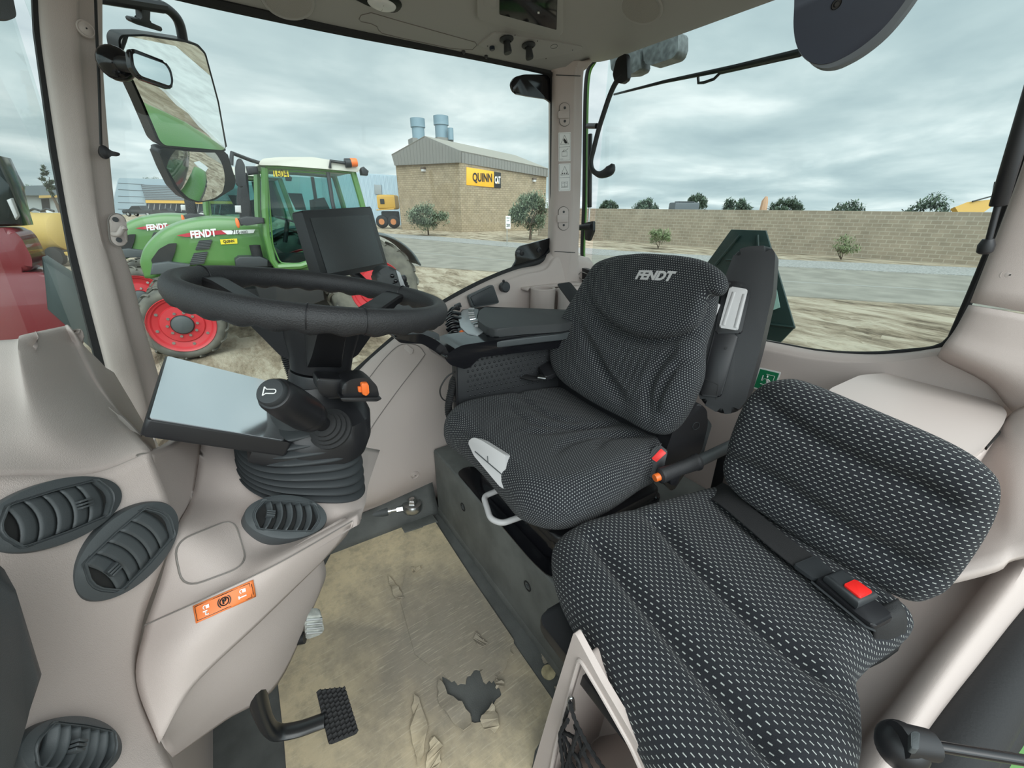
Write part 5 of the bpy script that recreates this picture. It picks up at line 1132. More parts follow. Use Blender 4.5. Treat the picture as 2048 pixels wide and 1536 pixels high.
for (x, y, s) in ((1013, 78, 1.0), (1057, 90, 1.0)):
    c = pp(x, y, o2+n2*0.008, n2)
    bm = bm_new(); add_lathe(bm, [(0.0, -0.002), (0.023, -0.002), (0.024, 0.002), (0.020, 0.006), (0.013, 0.008)], c, dn, 28, caps=False); kb = obj('rotary_switch', bm, DARK, oc_)
    bm = bm_new(); add_lathe(bm, [(0.0125, 0.005), (0.0135, 0.018), (0.0165, 0.036), (0.0150, 0.040)], c, dn, 24, sx=1.0, sy=0.75); obj('switch_grip', bm, DARK, kb)
c = pp(984, 95, o2+n2*0.006, n2); bm = bm_new(); add_lathe(bm, [(0.009, -0.002), (0.0095, 0.006), (0.007, 0.008)], c, dn, 20); obj('push_button', bm, mat('blue_black', (0.012, 0.02, 0.035), 0.35), oc_)
for (x, y) in ((975, 92), (1030, 70), (1075, 82), (1092, 117), (1145, 100)):
    c = pp(x, y, o2+n2*0.0055, n2); bm = bm_new(); add_cyl(bm, c, c+n2*0.001, 0.0018, 8); obj('screw', bm, INK, swp)
bm = bm_new(); c = pp(1108, 93, o2+n2*0.0055, n2); fx = Frame(c, pp(1120, 94, o2+n2*.0055, n2)-c, n2.cross(pp(1120, 94, o2+n2*.0055, n2)-c)); add_tube(bm, [fx.w(.013*math.cos(t_), .010*math.sin(t_)) for t_ in [k*.3 for k in range(21)]], 0.0006, 5, closed=True); obj('mirror_symbol', bm, GREY, swp)
# hatch outline in the header
bm = bm_new(); P = []
for x, y in ((718, 38), (722, 30), (742, 25), (800, 42), (900, 70), (950, 84), (954, 90), (945, 99), (900, 96), (800, 75), (764, 66), (757, 60), (754, 53), (742, 47), (722, 43)):
    p, nn = hr(x, y, 0.0005)
    if p is not None: P.append(p)
add_tube(bm, P, 0.0011, 6, closed=True); tag(obj('roof_hatch', bm, BEIGED), 'long flat hatch outline in the roof lining above the side window', 'hatch')
# reading lamp
ol, nl = roofplane(770, 30)
lp = thing('roof_lamp', 'small oval lamp with clear ribbed lens in the roof lining', 'lamp', ol)
ol = pp(768, 10, ol, nl)
bm = bm_new(); add_prism(bm, rounded(rpoly([(700, -6), (740, -14), (800, 2), (806, 14), (790, 28), (735, 12)], ol, nl, 0.004), 0.01), -nl*0.01, 0.003); lb_ = obj('lamp_housing', bm, BLACK, lp)
bm = bm_new(); cl = pp(764, 9, ol+nl*.005, nl); lx = pp(792, 17, ol+nl*.005, nl)-cl; lf = Frame(cl, lx, nl.cross(lx)); add_lathe(bm, [(0.0, 0.010), (0.6, 0.009), (0.9, 0.005), (1.0, 0.0)], lf.o, lf.z if lf.z.dot(nl) > 0 else -lf.z, 28, caps=False, ex=lf.x, sx=lx.length, sy=lx.length*0.5)
obj('lamp_lens', bm, mat('lamp_lens', (0.75, 0.76, 0.76), 0.15, spec=1.0), lp)
bm = bm_new()
for k in range(-5, 6): add_tube(bm, [lf.w(k*.0052, -0.010, .009-abs(k)*.0008), lf.w(k*.0052, 0.010, .009-abs(k)*.0008)], 0.0009, 5)
o = obj('lens_ribs', bm, CHROME, lp)
# loudspeakers
for (x, y, r, lab) in ((1282, 14, 0.062, 'round beige loudspeaker grille in the rear corner of the roof'), (575, -4, 0.058, 'round beige loudspeaker grille above the side window near the front')):
    os_, ns_ = roofplane(x, max(y, 6)); os_ = pp(x, y, os_, ns_)
    sp = thing('loudspeaker', lab, 'loudspeaker', os_, 'roof loudspeakers')
    bm = bm_new(); add_lathe(bm, [(r*1.12, -0.01), (r*1.15, 0.002), (r*1.10, 0.006), (r*1.0, 0.005)], os_, ns_, 44); obj('speaker_ring', bm, LINER, sp)
    bm = bm_new(); add_lathe(bm, [(0.0, 0.009), (r*0.5, 0.008), (r*0.98, 0.0055)], os_, ns_, 44, caps=False); g_ = obj('speaker_grille', bm, mat('speaker_mesh', (0.40, 0.38, 0.355), 0.7, bump=1.0, bscale=700), sp)
    bm = bm_new()
    for k in range(1, 8):
        fx = Frame(os_, *perp(ns_)); add_tube(bm, [os_+ns_*(0.0092-0.0006*k)+fx.x*(r*k/8*math.cos(t_))+fx.y*(r*k/8*math.sin(t_)) for t_ in [j*2*math.pi/40 for j in range(40)]], 0.0007, 4, closed=True)
    obj('grille_rings', bm, LINER, g_)
for (x, y, w) in ((927, 106, 'clip nearer the roof lamp'), (972, 115, 'clip nearer the corner pillar')):
    c, nn = hr(x, y-4, 0.0); bm = bm_new(); add_lathe(bm, [(0.006, 0.0), (0.0065, 0.004), (0.003, 0.009)], c, (0, -0.2, -1), 12); tag(obj('trim_clip', bm, DARK), 'small dark '+w+' on the header edge', 'clip')
# dark rounded panel hanging at the top right
mo = pd(1690, 40, 0.62); mn = V((-0.50, -0.72, -0.48)).normalized()
mp_ = [(1585, -120), (1589, 0), (1586, 55), (1592, 92), (1607, 116), (1632, 129), (1662, 127), (1712, 102), (1764, 60), (1808, 6), (1850, -60), (1840, -120)]
im = thing('mirror_housing', 'dark blue rounded mirror housing hanging from the roof at the top right corner', 'mirror', mo)
bm = bm_new(); pr = rounded([pp(x, y, mo, mn) for x, y in mp_], 0.02, 4); add_prism(bm, pr, -mn*0.012+RT*0.006-UP*0.006, 0.004, 3); obj('housing_shell', bm, mat('blue_black_shell', (0.018, 0.026, 0.045), 0.45), im, 50)
bm = bm_new(); off_ = -mn*0.010+RT*0.012-UP*0.010; add_prism(bm, [p+off_ for p in pr], -mn*0.016+RT*0.012-UP*0.010, 0.005, 3); obj('housing_lit_edge', bm, mat('shell_lit_grey', (0.10, 0.115, 0.13), 0.45), im, 50)  # paler copy of the shell: light on its edge put into the colour
bm = bm_new(); c = pp(1673, 8, mo+mn*0.0005, mn); add_lathe(bm, [(0.0, 0.001), (0.003, 0.001), (0.004, -0.0005), (0.006, -0.0005), (0.0065, 0.001), (0.007, 0.0)], c, mn, 20, caps=False); obj('screw_cap', bm, BLACK, im)
bm = bm_new(); a = pp(1690, -90, mo, mn); add_tube(bm, [a, a+V((0.02, 0.0, 0.25))], 0.010, 10); obj('hanger_stem', bm, BLACK, im)
# sun visor corner, top left
bm = bm_new(); vo = py(10, 20, 1.0); vn = V((0.5, -0.85, 0)).normalized(); add_prism(bm, rounded([pp(x, y, vo, vn) for x, y in ((-120, -80), (12, -80), (34, 34), (20, 40), (-120, 30))], 0.012), -vn*0.012, 0.004, 2); tag(obj('sun_visor', bm, GREY), 'grey sun visor corner at the top left edge', 'visor')

# ================================================================== PILLAR FITTINGS
cfr = CN*0.011
def cpt(x, y, l=0.0): return pp(x, y, CO+CN*(0.010+l), CN)
def obl(cx_, cy_, w, h, tilt=0, n=28):
    out = []
    for i in range(n):
        a = 2*math.pi*i/n; x = w*math.cos(a); y = (h-w)*(1 if math.sin(a) > 0 else -1)+w*math.sin(a)
        out.append((cx_+x+tilt*y, cy_+y))
    return out
for (x, y, lab) in ((1129, 229, 'beige strap hook plate high on the rear corner pillar'), (1127, 437, 'beige strap hook plate low on the rear corner pillar')):
    hk = thing('strap_hook', lab, 'hook', cpt(x, y), 'hook plates on the corner pillar')
    bm = bm_new(); add_prism(bm, [cpt(a, b_) for a, b_ in obl(x, y, 10, 23)], CN*0.003, 0.001); pl_ = obj('hook_plate', bm, BEIGE2, hk)
    bm = bm_new(); add_tube(bm, [cpt(a, b_, .001) for a, b_ in obl(x, y, 10.5, 23.5)], 0.0014, 5, closed=True); obj('plate_shadow_line', bm, BEIGED, pl_)  # dark ring painting the shadow line round the plate
    for dy in (-14, 14):
        bm = bm_new(); c = cpt(x+0.5, y+dy*0.95, 0.003); add_cyl(bm, c, c+CN*0.0015, 0.005, 14); obj('hook_screw', bm, DARK, pl_)
    bm = bm_new(); add_prism(bm, rounded([cpt(a, b_, 0.012) for a, b_ in ((x-12, y-7), (x+9, y-8), (x+10, y+7), (x-12, y+8))], 0.003), -CN*0.010, 0.002); obj('hook_loop', bm, BEIGE2, hk)
# warning stickers on the pillar
def sticker(name, lab, quad, upper):
    q = [cpt(x, y, 0.0008) for x, y in quad]; F = Frame((q[0]+q[2])/2, q[1]-q[0], q[0]-q[3]); 
    if F.z.dot(CAM-F.o) < 0: F = Frame(F.o, F.x, -F.y)
    w, h = (q[1]-q[0]).length, (q[0]-q[3]).length
    bm = bm_new(); add_prism(bm, rounded([F.w(-w/2, -h/2), F.w(w/2, -h/2), F.w(w/2, h/2), F.w(-w/2, h/2)], 0.003), F.z*0.0006); st = tag(obj(name, bm, WHITE), lab, 'sticker', 'pictogram stickers on the corner pillar')
    F = F.sh(0.0008); bm = bm_new()
    add_tube(bm, [F.w(-w*.44, -h*.46), F.w(w*.44, -h*.46), F.w(w*.44, h*.46), F.w(-w*.44, h*.46)], 0.0004, 4, closed=True); add_tube(bm, [F.w(-w*.44, 0), F.w(w*.44, 0)], 0.0004, 4)
    add_tube(bm, [F.w(-w*.33, h*.09), F.w(w*.33, h*.09), F.w(0, h*.40)], 0.0010, 5, closed=True)
    if upper:
        add_prism(bm, [F.w(-w*.12, h*.24), F.w(-w*.02, h*.30), F.w(w*.20, h*.12), F.w(w*.02, h*.12)], F.z*0.0003); add_prism(bm, [F.w(w*.05, h*.26), F.w(w*.10, h*.25), F.w(w*.24, h*.12), F.w(w*.16, h*.12)], F.z*0.0003)
        add_tube(bm, [F.w(-w*.22, -h*.32), F.w(w*.20, -h*.32), F.w(w*.20, -h*.17), F.w(-w*.22, -h*.17)], 0.0006, 4, closed=True); add_tube(bm, [F.w(-w*.2, -h*.17), F.w(-w*.05, -h*.10), F.w(w*.1, -h*.13), F.w(w*.28, -h*.06)], 0.0007, 4)
        add_tube(bm, [F.w(-w*.12, -h*.145), F.w(-w*.02, -h*.145)], 0.0008, 4); add_tube(bm, [F.w(-w*.38, -h*.42), F.w(-w*.12, -h*.42)], 0.0006, 4)
    else:
        for k in (-.16, 0.0, .17): add_prism(bm, [F.w(w*(k-.04), h*.12), F.w(w*(k+.04), h*.12), F.w(w*(k+.02), h*.17), F.w(w*(k-.03), h*.17)], F.z*0.0003)
        for s in (-1, 1): add_tube(bm, [F.w(0, -h*.34), F.w(s*w*.26, -h*.32), F.w(s*w*.26, -h*.16), F.w(0, -h*.18)], 0.0007, 4, closed=True); add_tube(bm, [F.w(s*w*.07, -h*.22), F.w(s*w*.20, -h*.21)], 0.0005, 4)
        add_tube(bm, [F.w(-w*.30, -h*.36), F.w(w*.30, -h*.36)], 0.0007, 4)
    o = obj('pictograms', bm, INK, st); o['label'] = 'black pictograms'
sticker('warning_sticker', 'upper white sticker with triangle and battery pictograms on the corner pillar', [(1117, 265), (1142, 264), (1141, 322), (1118, 323)], True)
sticker('warning_sticker', 'lower white sticker with triangle and open book pictograms on the corner pillar', [(1117, 328), (1141, 327), (1141, 381), (1118, 383)], False)
# black hinge covers on the side window
for pts, lab in (([(1107, 150), (1045, 150), (1026, 155), (1017, 170), (1026, 188), (1055, 194), (1090, 199), (1108, 214)], 'upper black hinge cover on the side window glass'), ([(1104, 474), (1060, 486), (1038, 492), (1029, 503), (1031, 520), (1016, 545), (1060, 535), (1090, 528), (1104, 510)], 'lower black hinge cover with two bolts on the side window')):
    P = [py(x, y, 1.543) for x, y in pts]; bm = bm_new(); add_prism(bm, rounded(P, 0.012), V((0, -0.010, 0)), 0.003); hc_ = tag(obj('hinge_cover', bm, GLOSS), lab, 'hinge', 'hinge covers of the side window')
    if 'two' in lab:
        for x, y in ((1044, 506), (1078, 500)):
            bm = bm_new(); c = py(x, y, 1.533); add_lathe(bm, [(0.012, 0.0), (0.012, 0.003), (0.006, 0.004), (0.006, 0.001)], c, (0, -1, 0), 18); obj('hinge_bolt', bm, BLACK, hc_)
# grab handle, strut, latch at the rear window
gh = thing('grab_handle', 'black curved handle with rounded knob end at the rear window', 'handle', px(1190, 345, 1.43))
XG = 1.43
bm = bm_new(); gp = resample(catmull([px(x, y, XG) for x, y in ((1246, 150), (1232, 165), (1220, 190), (1208, 225), (1197, 260), (1187, 300), (1182, 322), (1185, 340), (1198, 349), (1212, 346), (1222, 338), (1226, 328))], 6), 60, False)
add_tube(bm, gp, [0.0105]*46+[0.0105+0.0012*k for k in range(10)]+[0.0215, 0.019, 0.014, 0.008], 12); obj('handle_bar', bm, DARK, gh)
bm = bm_new(); add_prism(bm, rounded([px(x, y, XG+.01) for x, y in ((1240, 118), (1260, 108), (1262, 160), (1250, 169), (1236, 166), (1232, 150))], 0.008), V((-0.02, 0, 0)), 0.004); obj('handle_mount', bm, BLACK, gh)
bm = bm_new(); add_tube(bm, [px(1176, 252, XG+.03), px(1194, 252, XG)], 0.011, 10); obj('handle_stay', bm, BLACK, gh)
gs = thing('gas_strut', 'thin black gas strut along the corner pillar at the rear window', 'strut', px(1177, 460, 1.46))
bm = bm_new(); add_cyl(bm, px(1180, 268, 1.465), px(1179, 415, 1.465), 0.0105, 14, 0.002); obj('strut_cylinder', bm, BLACK, gs)
bm = bm_new(); add_cyl(bm, px(1179, 415, 1.465), px(1177, 448, 1.465), 0.0045, 10); obj('strut_rod', bm, STEEL, gs)
bm = bm_new(); add_tube(bm, [px(1160, 455, 1.44), px(1183, 453, 1.455)], 0.013, 12); add_prism(bm, rounded([px(x, y, 1.45) for x, y in ((1168, 446), (1186, 442), (1186, 462), (1178, 482), (1170, 480))], 0.004), V((0.015, 0, 0)), 0.004); obj('strut_latch', bm, BLACK, gs)
# clip strip with wire loops
cs_ = thing('cable_clip_strip', 'black clip strip with bent wire loops below the corner pillar', 'clip strip', px(1180, 590, 1.42))
bm = bm_new(); add_prism(bm, rounded([px(x, y, 1.42) for x, y in ((1160, 535), (1178, 540), (1204, 558), (1196, 582), (1184, 588), (1160, 562))], 0.005), V((0.03, 0.02, 0)), 0.004); add_prism(bm, [px(x, y, 1.415) for x, y in ((1172, 548), (1196, 566), (1192, 574), (1168, 556))], V((0.02, 0, 0)), 0.001); obj('strip_body', bm, BLACK, cs_)
for (x, y) in ((1160, 548), (1172, 568), (1180, 578)):
    bm = bm_new(); add_tube(bm, resample(catmull([px(x+18, y+2, 1.412), px(x+4, y-4, 1.40), px(x-3, y+4, 1.395), px(x+4, y+11, 1.40), px(x+14, y+9, 1.41)], 6), 24, False), 0.0022, 6); obj('wire_loop', bm, STEEL, cs_)
# exit sign
hq = [px(x, y, 1.425) for x, y in ((1519, 736), (1562, 746), (1548, 783), (1505, 777))]
EF = Frame((hq[0]+hq[1]+hq[2]+hq[3])/4, hq[1]-hq[0], hq[0]-hq[3]); ew, eh = (hq[1]-hq[0]).length/2, (hq[0]-hq[3]).length/2
if EF.z.dot(CAM-EF.o) < 0: EF = Frame(EF.o, EF.x, -EF.y)
ek = (hq[0]-hq[3])/2
def ew_(a, b_, z=0.0): return EF.o+(hq[1]-hq[0])*0.5*a+ek*b_+EF.z*z
bm = bm_new(); add_prism(bm, rounded([ew_(-1, -1), ew_(1, -1), ew_(1, 1), ew_(-1, 1)], 0.004), EF.z*0.001); es = tag(obj('exit_sticker', bm, WHITE), 'green emergency exit sticker on the beige lining behind the seats', 'sticker')
bm = bm_new(); add_prism(bm, [ew_(a, b_, 0.0012) for a, b_ in ((-.88, -.88), (.88, -.88), (.88, .88), (-.88, .88))], EF.z*0.0006); eg = obj('sticker_field', bm, SIGNG, es); eg['label'] = 'green field'
bm = bm_new(); E_ = lambda a, b_: ew_(a, b_, 0.002)
for P, r in (([(-.15, .55), (.60, .55), (.60, -.45), (.45, -.45)], .0018), ([(-.42, .40), (-.42, -.1)], .0018)): add_tube(bm, [E_(*p) for p in P], r, 4, flat=.4)
add_tube(bm, [E_(.05, .15), E_(.18, -.2)], 0.0042, 6, flat=.3); add_tube(bm, [E_(.18, -.2), E_(.38, -.35), E_(.30, -.65)], 0.0028, 6, flat=.3); add_tube(bm, [E_(.18, -.2), E_(-.08, -.40), E_(-.42, -.42)], 0.0028, 6, flat=.3); add_tube(bm, [E_(.05, .15), E_(-.25, .10), E_(-.35, -.1)], 0.0022, 6, flat=.3); add_tube(bm, [E_(.05, .15), E_(.32, .05), E_(.42, -.12)], 0.0022, 6, flat=.3)
add_ball(bm, E_(0.0, .36), 0.0045, 10, (1, .5, 1)); o = obj('running_figure', bm, WHITE, es); o['label'] = 'white running figure and door frame'
# storage lid behind the passenger seat
ld = thing('storage_bin', 'beige storage bin with large flat lid behind the passenger seat', 'bin', (1.25, 0.18, 0.80))
zl = 0.835
lo_ = [pz(x, y, zl) for x, y in ((1640, 800), (1662, 776), (1720, 750), (1800, 743), (1822, 748), (2000, 806), (2015, 826), (2007, 848), (1962, 900), (1880, 960))]
bm = bm_new(); add_prism(bm, rounded(lo_, 0.02, 4), V((0, 0, -0.014)), 0.005, 3); obj('bin_lid', bm, BEIGE2, ld)
bm = bm_new(); add_prism(bm, [pz(x, y, zl-.02) for x, y in ((1630, 810), (1660, 775), (1720, 752), (1800, 745), (2000, 815), (2012, 850), (1965, 905), (1860, 960))], V((0, 0, -0.14)), 0.01, 2); obj('bin_body', bm, BEIGE, ld)
bm = bm_new(); add_prism(bm, rounded([pz(x, y, zl-.016) for x, y in ((1968, 888), (1997, 858), (2003, 864), (1975, 896))], 0.002), V((0, 0, -0.006)), 0.001); obj('lid_notch', bm, INK, ld)
# round screw covers on pillars
A1 = pp(172, 58, PO+PN*0.012, PN)
for c, nn, r, lab in ((A1, PN, 0.014, 'round beige screw cover high on the front pillar'), (pp(2020, 550, LO-LN*0.001, LN), LN, 0.014, 'round beige screw cover on the left rear pillar')):
    bm = bm_new(); add_lathe(bm, [(r*1.1, -0.006), (r*1.1, 0.002), (r*.95, 0.003), (r*.85, 0.0015), (r*.5, 0.004), (r*.1, 0.005)], c, nn, 26); sc_ = tag(obj('screw_cover', bm, BEIGE2), lab, 'screw cover', 'screw covers on the pillars')
    bm = bm_new(); add_cyl(bm, c+nn*.004, c+nn*.006, 0.0016, 8); obj('cover_hole', bm, INK, sc_)
# coat hook on the front pillar
ck = thing('coat_hook', 'beige double hook plate low on the front pillar', 'hook', pp(237, 460, PO, PN))
def apt(x, y, l): return pp(x, y, PO+PN*l, PN)
bm = bm_new(); add_prism(bm, [apt(a, b_, -0.004) for a, b_ in obl(235, 460, 17, 32, 0.10)], PN*0.012, 0.003); obj('hook_plate', bm, BEIGE2, ck)
bm = bm_new(); add_tube(bm, [apt(a, b_, .002) for a, b_ in obl(235, 460, 17.5, 32.5, 0.10)], 0.002, 5, closed=True); obj('plate_shadow_line', bm, BEIGED, ck)  # shadow line round the plate drawn as a dark ring
for x, y in ((231, 439), (238, 480)):
    bm = bm_new(); add_cyl(bm, apt(x, y, .006), apt(x, y, .0095), 0.0058, 14); obj('hook_screw', bm, DARK, ck)
bm = bm_new(); add_tube(bm, resample(catmull([apt(226, 468, .010), apt(238, 468, .026), apt(246, 455, .026), apt(250, 460, .030)], 6), 24, False), 0.006, 10); obj('hook_arm', bm, BEIGE2, ck)
# blind cord with pull handle
bc = thing('blind_cord', 'black blind cord with hooked pull handle on the front pillar', 'cord', apt(215, 312, .0))
bm = bm_new(); add_tube(bm, [apt(190, -40, .018), apt(193, 60, .018), apt(198, 160, .018), apt(202, 290, .018)], 0.0026, 8); obj('cord', bm, INK, bc)
bm = bm_new(); add_prism(bm, rounded([apt(x, y, .016) for x, y in ((198, 290), (208, 292), (218, 302), (238, 307), (236, 313), (220, 312), (212, 320), (199, 314), (195, 303))], 0.005), PN*0.014, 0.004); obj('pull_handle', bm, BLACK, bc)
# small inside mirror on its ball mount
sm_ = thing('inside_mirror', 'small black framed mirror on a ball mount at the front pillar', 'mirror', apt(232, 128, .02))
YM = V((-0.04, 1.28, 1.5)); MN = V((0.55, -0.83, -0.05)).normalized()
bm = bm_new(); add_ball(bm, py(232, 127, 1.34), 0.032, 20, (1, .8, 1)); obj('ball_mount', bm, GLOSS, sm_)
bm = bm_new(); add_tube(bm, [py(232, 127, 1.34), py(262, 130, 1.29), py(275, 132, 1.285)], 0.014, 10); obj('mirror_arm', bm, BLACK, sm_)
so_ = [(258, 99), (266, 97), (330, 122), (342, 138), (347, 160), (344, 178), (338, 178), (278, 157), (262, 134)]
bm = bm_new(); add_prism(bm, rounded([pp(x, y, YM, MN) for x, y in so_], 0.006), -MN*0.014, 0.004); sf_ = obj('mirror_frame', bm, GLOSS, sm_)
so2 = [(265, 105), (329, 128), (338, 142), (342, 160), (340, 172), (280, 151), (268, 132)]
bm = bm_new(); add_prism(bm, rounded([pp(x, y, YM+MN*.0003, MN) for x, y in so2], 0.006), MN*0.0008); obj('mirror_pane', bm, MIRROR, sf_)
# wiper outside the rear window
wi = thing('rear_wiper', 'black wiper arm and blade across the rear window', 'wiper', px(1400, 150, 1.545))
XW = 1.545
bm = bm_new(); add_tube(bm, [px(1228, 189, XW), px(1330, 163, XW), px(1470, 134, XW), px(1600, 104, XW)], [0.004, 0.006, 0.008, 0.010], 8); obj('wiper_blade', bm, BLACK, wi)
bm = bm_new(); add_tube(bm, [px(1396, 148, XW+.01), px(1397, 166, XW+.01), px(1408, 165, XW+.01), px(1428, 158, XW+.01), px(1440, 146, XW+.01)], 0.005, 8); obj('wiper_clip', bm, BLACK, wi)
bm = bm_new(); add_tube(bm, [px(1440, 144, XW+.012), px(1600, 108, XW+.012), px(1680, 70, XW+.02)], 0.008, 8); obj('wiper_arm', bm, BLACK, wi)
# work lamps behind the rear window
LM = mat('dusty_lamp', (0.10, 0.11, 0.11), 0.4, var=0.4, vscale=40)
for pts, lab in (([(1219, 108), (1278, 86), (1281, 138), (1262, 148), (1234, 150), (1222, 140)], 'dusty work lamp outside, nearer the corner pillar'), ([(1284, 84), (1356, 62), (1356, 102), (1346, 116), (1300, 131), (1288, 126)], 'dusty work lamp outside, farther from the corner pillar')):
    wl_ = thing('work_lamp', lab, 'lamp', px(*pts[0], 1.75), 'work lamps at the rear')
    bm = bm_new(); add_prism(bm, rounded([px(x, y, 1.72) for x, y in pts], 0.012), V((0.07, 0, 0)), 0.008); obj('lamp_body', bm, LM, wl_)
    c = sum((px(x, y, 1.72) for x, y in pts), V())/len(pts); bm = bm_new(); add_tube(bm, [c+V((.03, 0, .03)), c+V((.03, 0, .10)), V((1.50, c.y, 1.845))], 0.012, 8); obj('lamp_bracket', bm, BLACK, wl_)
# warning triangle carrier behind the cab
sv_ = thing('reflector_plate', 'dark green backed triangular reflector plate behind the rear window', 'sign', px(1500, 700, 1.95))
XS = 1.95
DG = mat('dark_green_back', (0.012, 0.030, 0.026), 0.5)
bm = bm_new(); add_prism(bm, [px(x, y, XS) for x, y in ((1462, 459), (1531, 461), (1589, 655), (1532, 715), (1420, 715), (1415, 524))], V((0.012, 0, 0)), 0.002); spn = obj('plate_panel', bm, DG, sv_)
bm = bm_new()
for a, b_ in (((1430, 530), (1480, 470)), ((1452, 520), (1548, 522)), ((1515, 470), (1522, 700)), ((1590, 655), (1470, 640))): add_tube(bm, [px(*a, XS-.004), px(*b_, XS-.004)], 0.006, 6)
obj('plate_ribs', bm, DG, spn)
bm = bm_new(); add_prism(bm, [px(x, y, XS-.006) for x, y in ((1543, 566), (1551, 566), (1560, 615), (1541, 622))], V((0.002, 0, 0))); obj('plate_label', bm, mat('pale_label', (0.42, 0.62, 0.55), 0.5), sv_)
bm = bm_new(); add_tube(bm, [px(1500, 715, XS+.02), V((1.96, px(1500, 715, XS).y, -1.22))], 0.02, 8); obj('plate_post', bm, BLACK, sv_)
# gas strut at the right edge of the picture
g2 = thing('gas_strut', 'thick black gas strut in front of the left rear pillar', 'strut', px(1972, 493, 1.33))
bm = bm_new(); add_cyl(bm, px(2075, 150, 1.30), px(1996, 412, 1.33), 0.0135, 16, 0.003); obj('strut_cylinder', bm, BLACK, g2)
bm = bm_new(); add_cyl(bm, px(1996, 410, 1.33), px(1977, 482, 1.33), 0.0055, 12); obj('strut_rod', bm, BLACK, g2)
bm = bm_new(); add_lathe(bm, [(0.008, -0.014), (0.0125, -0.010), (0.0135, 0.004), (0.009, 0.016)], px(1972, 494, 1.33), V((-0.1, 0.1, 1)), 16); obj('strut_end', bm, BLACK, g2)
# door strut with ball mount, bottom right
d2 = thing('door_strut', 'black door strut with domed ball mount at the door sill', 'strut', pz(1800, 1500, .60))
zd = 0.62
bm = bm_new(); c = pz(1805, 1490, zd); add_lathe(bm, [(0.026, -0.03), (0.027, -0.006), (0.025, 0.008), (0.017, 0.018), (0.007, 0.022)], c, CAM-c+V((0, 0, .35)), 26); db = obj('ball_cap', bm, BLACK, d2)
bm = bm_new(); add_tube(bm, [pz(1795, 1478, zd+.015), pz(1862, 1490, zd+.01)], [0.019, 0.017], 14); obj('strut_socket', bm, BLACK, d2)
bm = bm_new(); add_prism(bm, rounded([pz(1822, 1462, zd+.042), pz(1840, 1464, zd+.042), pz(1838, 1500, zd+.042), pz(1822, 1496, zd+.042)], 0.003), V((0, 0, -0.01)), 0.002); obj('locking_clip', bm, GREY, d2)
bm = bm_new(); add_cyl(bm, pz(1868, 1492, zd+.01), pz(2140, 1535, zd+.01), 0.0062, 14); obj('strut_rod', bm, GLOSS, d2)
# ================================================================== OUTSIDE: GROUND, ROAD, WALL, BUILDINGS
ZG = -1.2
def gp_(x, y, z=0.0): return pz(x, y, ZG+z)
DIRT = mat('dry_dirt', (0.38, 0.31, 0.21), 0.95)
t = DIRT.node_tree; L = t.links; bs = t.nodes['Principled BSDF']; tcn = t.nodes.new('ShaderNodeTexCoord')
def tn(tree, sc, det, vec, rough=0.6):
    n = tree.nodes.new('ShaderNodeTexNoise'); n.inputs['Scale'].default_value = sc; n.inputs['Detail'].default_value = det; n.inputs['Roughness'].default_value = rough
    tree.links.new(vec, n.inputs['Vector']); return n.outputs['Fac']
def tramp(tree, f, stops):
    r = tree.nodes.new('ShaderNodeValToRGB'); tree.links.new(f, r.inputs[0])
    e = r.color_ramp.elements
    e[0].position, e[0].color = stops[0][0], (*stops[0][1], 1); e[1].position, e[1].color = stops[-1][0], (*stops[-1][1], 1)
    for p_, c_ in stops[1:-1]:
        q_ = e.new(p_); q_.color = (*c_, 1)
    return r.outputs[0]
mpg = t.nodes.new('ShaderNodeMapping'); mpg.inputs['Rotation'].default_value = (0, 0, 0.45); mpg.inputs['Scale'].default_value = (0.9, 0.28, 1); L.new(tcn.outputs['Object'], mpg.inputs[0])
nz1 = tn(t, 1.7, 10, mpg.outputs[0], 0.74)
c1_ = tramp(t, nz1, [(0.36, (0.12, 0.085, 0.052)), (0.47, (0.35, 0.275, 0.19)), (0.58, (0.56, 0.475, 0.36))])
L.new(c1_, bs.inputs['Base Color'])
bpn = t.nodes.new('ShaderNodeBump'); bpn.inputs['Strength'].default_value = 0.9; bpn.inputs['Distance'].default_value = 0.25
L.new(tn(t, 5.0, 8, mpg.outputs[0], 0.7), bpn.inputs['Height']); L.new(bpn.outputs[0], bs.inputs['Normal'])
# rutted dirt yard: fine relief near the tractor, flat farther off
bm = bm_new(); nx, ny = 110, 90; g = []
for j in range(ny+1):
    r = []
    for i in range(nx+1):
        x = -14+36*i/nx; y = -6+28*j/ny
        q_ = V((x*0.9, y*0.9, 0)); z = 0.045*noise.fractal(q_, 1.0, 2.0, 4)
        k = max(0, min(1, (13.2-x-0.45*(y-5))/1.0)); edge = min(1, min(i, nx-i, j, ny-j)/6)
        z += 0.09*k*noise.fractal(V((x*2.2+y*0.6, y*0.7, 3)), 0.8, 2.0, 4)
        r.append(bm.verts.new((x, y, ZG-0.03+z*edge*k)))
    g.append(r)
for j in range(ny):
    for i in range(nx): bm.faces.new((g[j][i], g[j][i+1], g[j+1][i+1], g[j+1][i]))
struct('ground_yard', bm, DIRT, smooth=180, label='rutted pale dirt yard around the tractors')
bm = bm_new()
add_prism(bm, [(-150, -60, ZG-0.05), (160, -60, ZG-0.05), (160, 240, ZG-0.05), (-150, 240, ZG-0.05)], (0, 0, -0.5)); struct('ground_far', bm, DIRT, label='flat dirt ground')
ASPH = mat('worn_asphalt', (0.255, 0.238, 0.205), 1.0, var=0.14, vscale=1.2, bump=0.4, bscale=60, spec=0.1)
near = [(0.5, 30), (4.4, 23.5), (7.2, 17.6), (9.9, 13.6), (14.1, 5.7), (17.2, 1.6), (22, -6), (30, -18)]
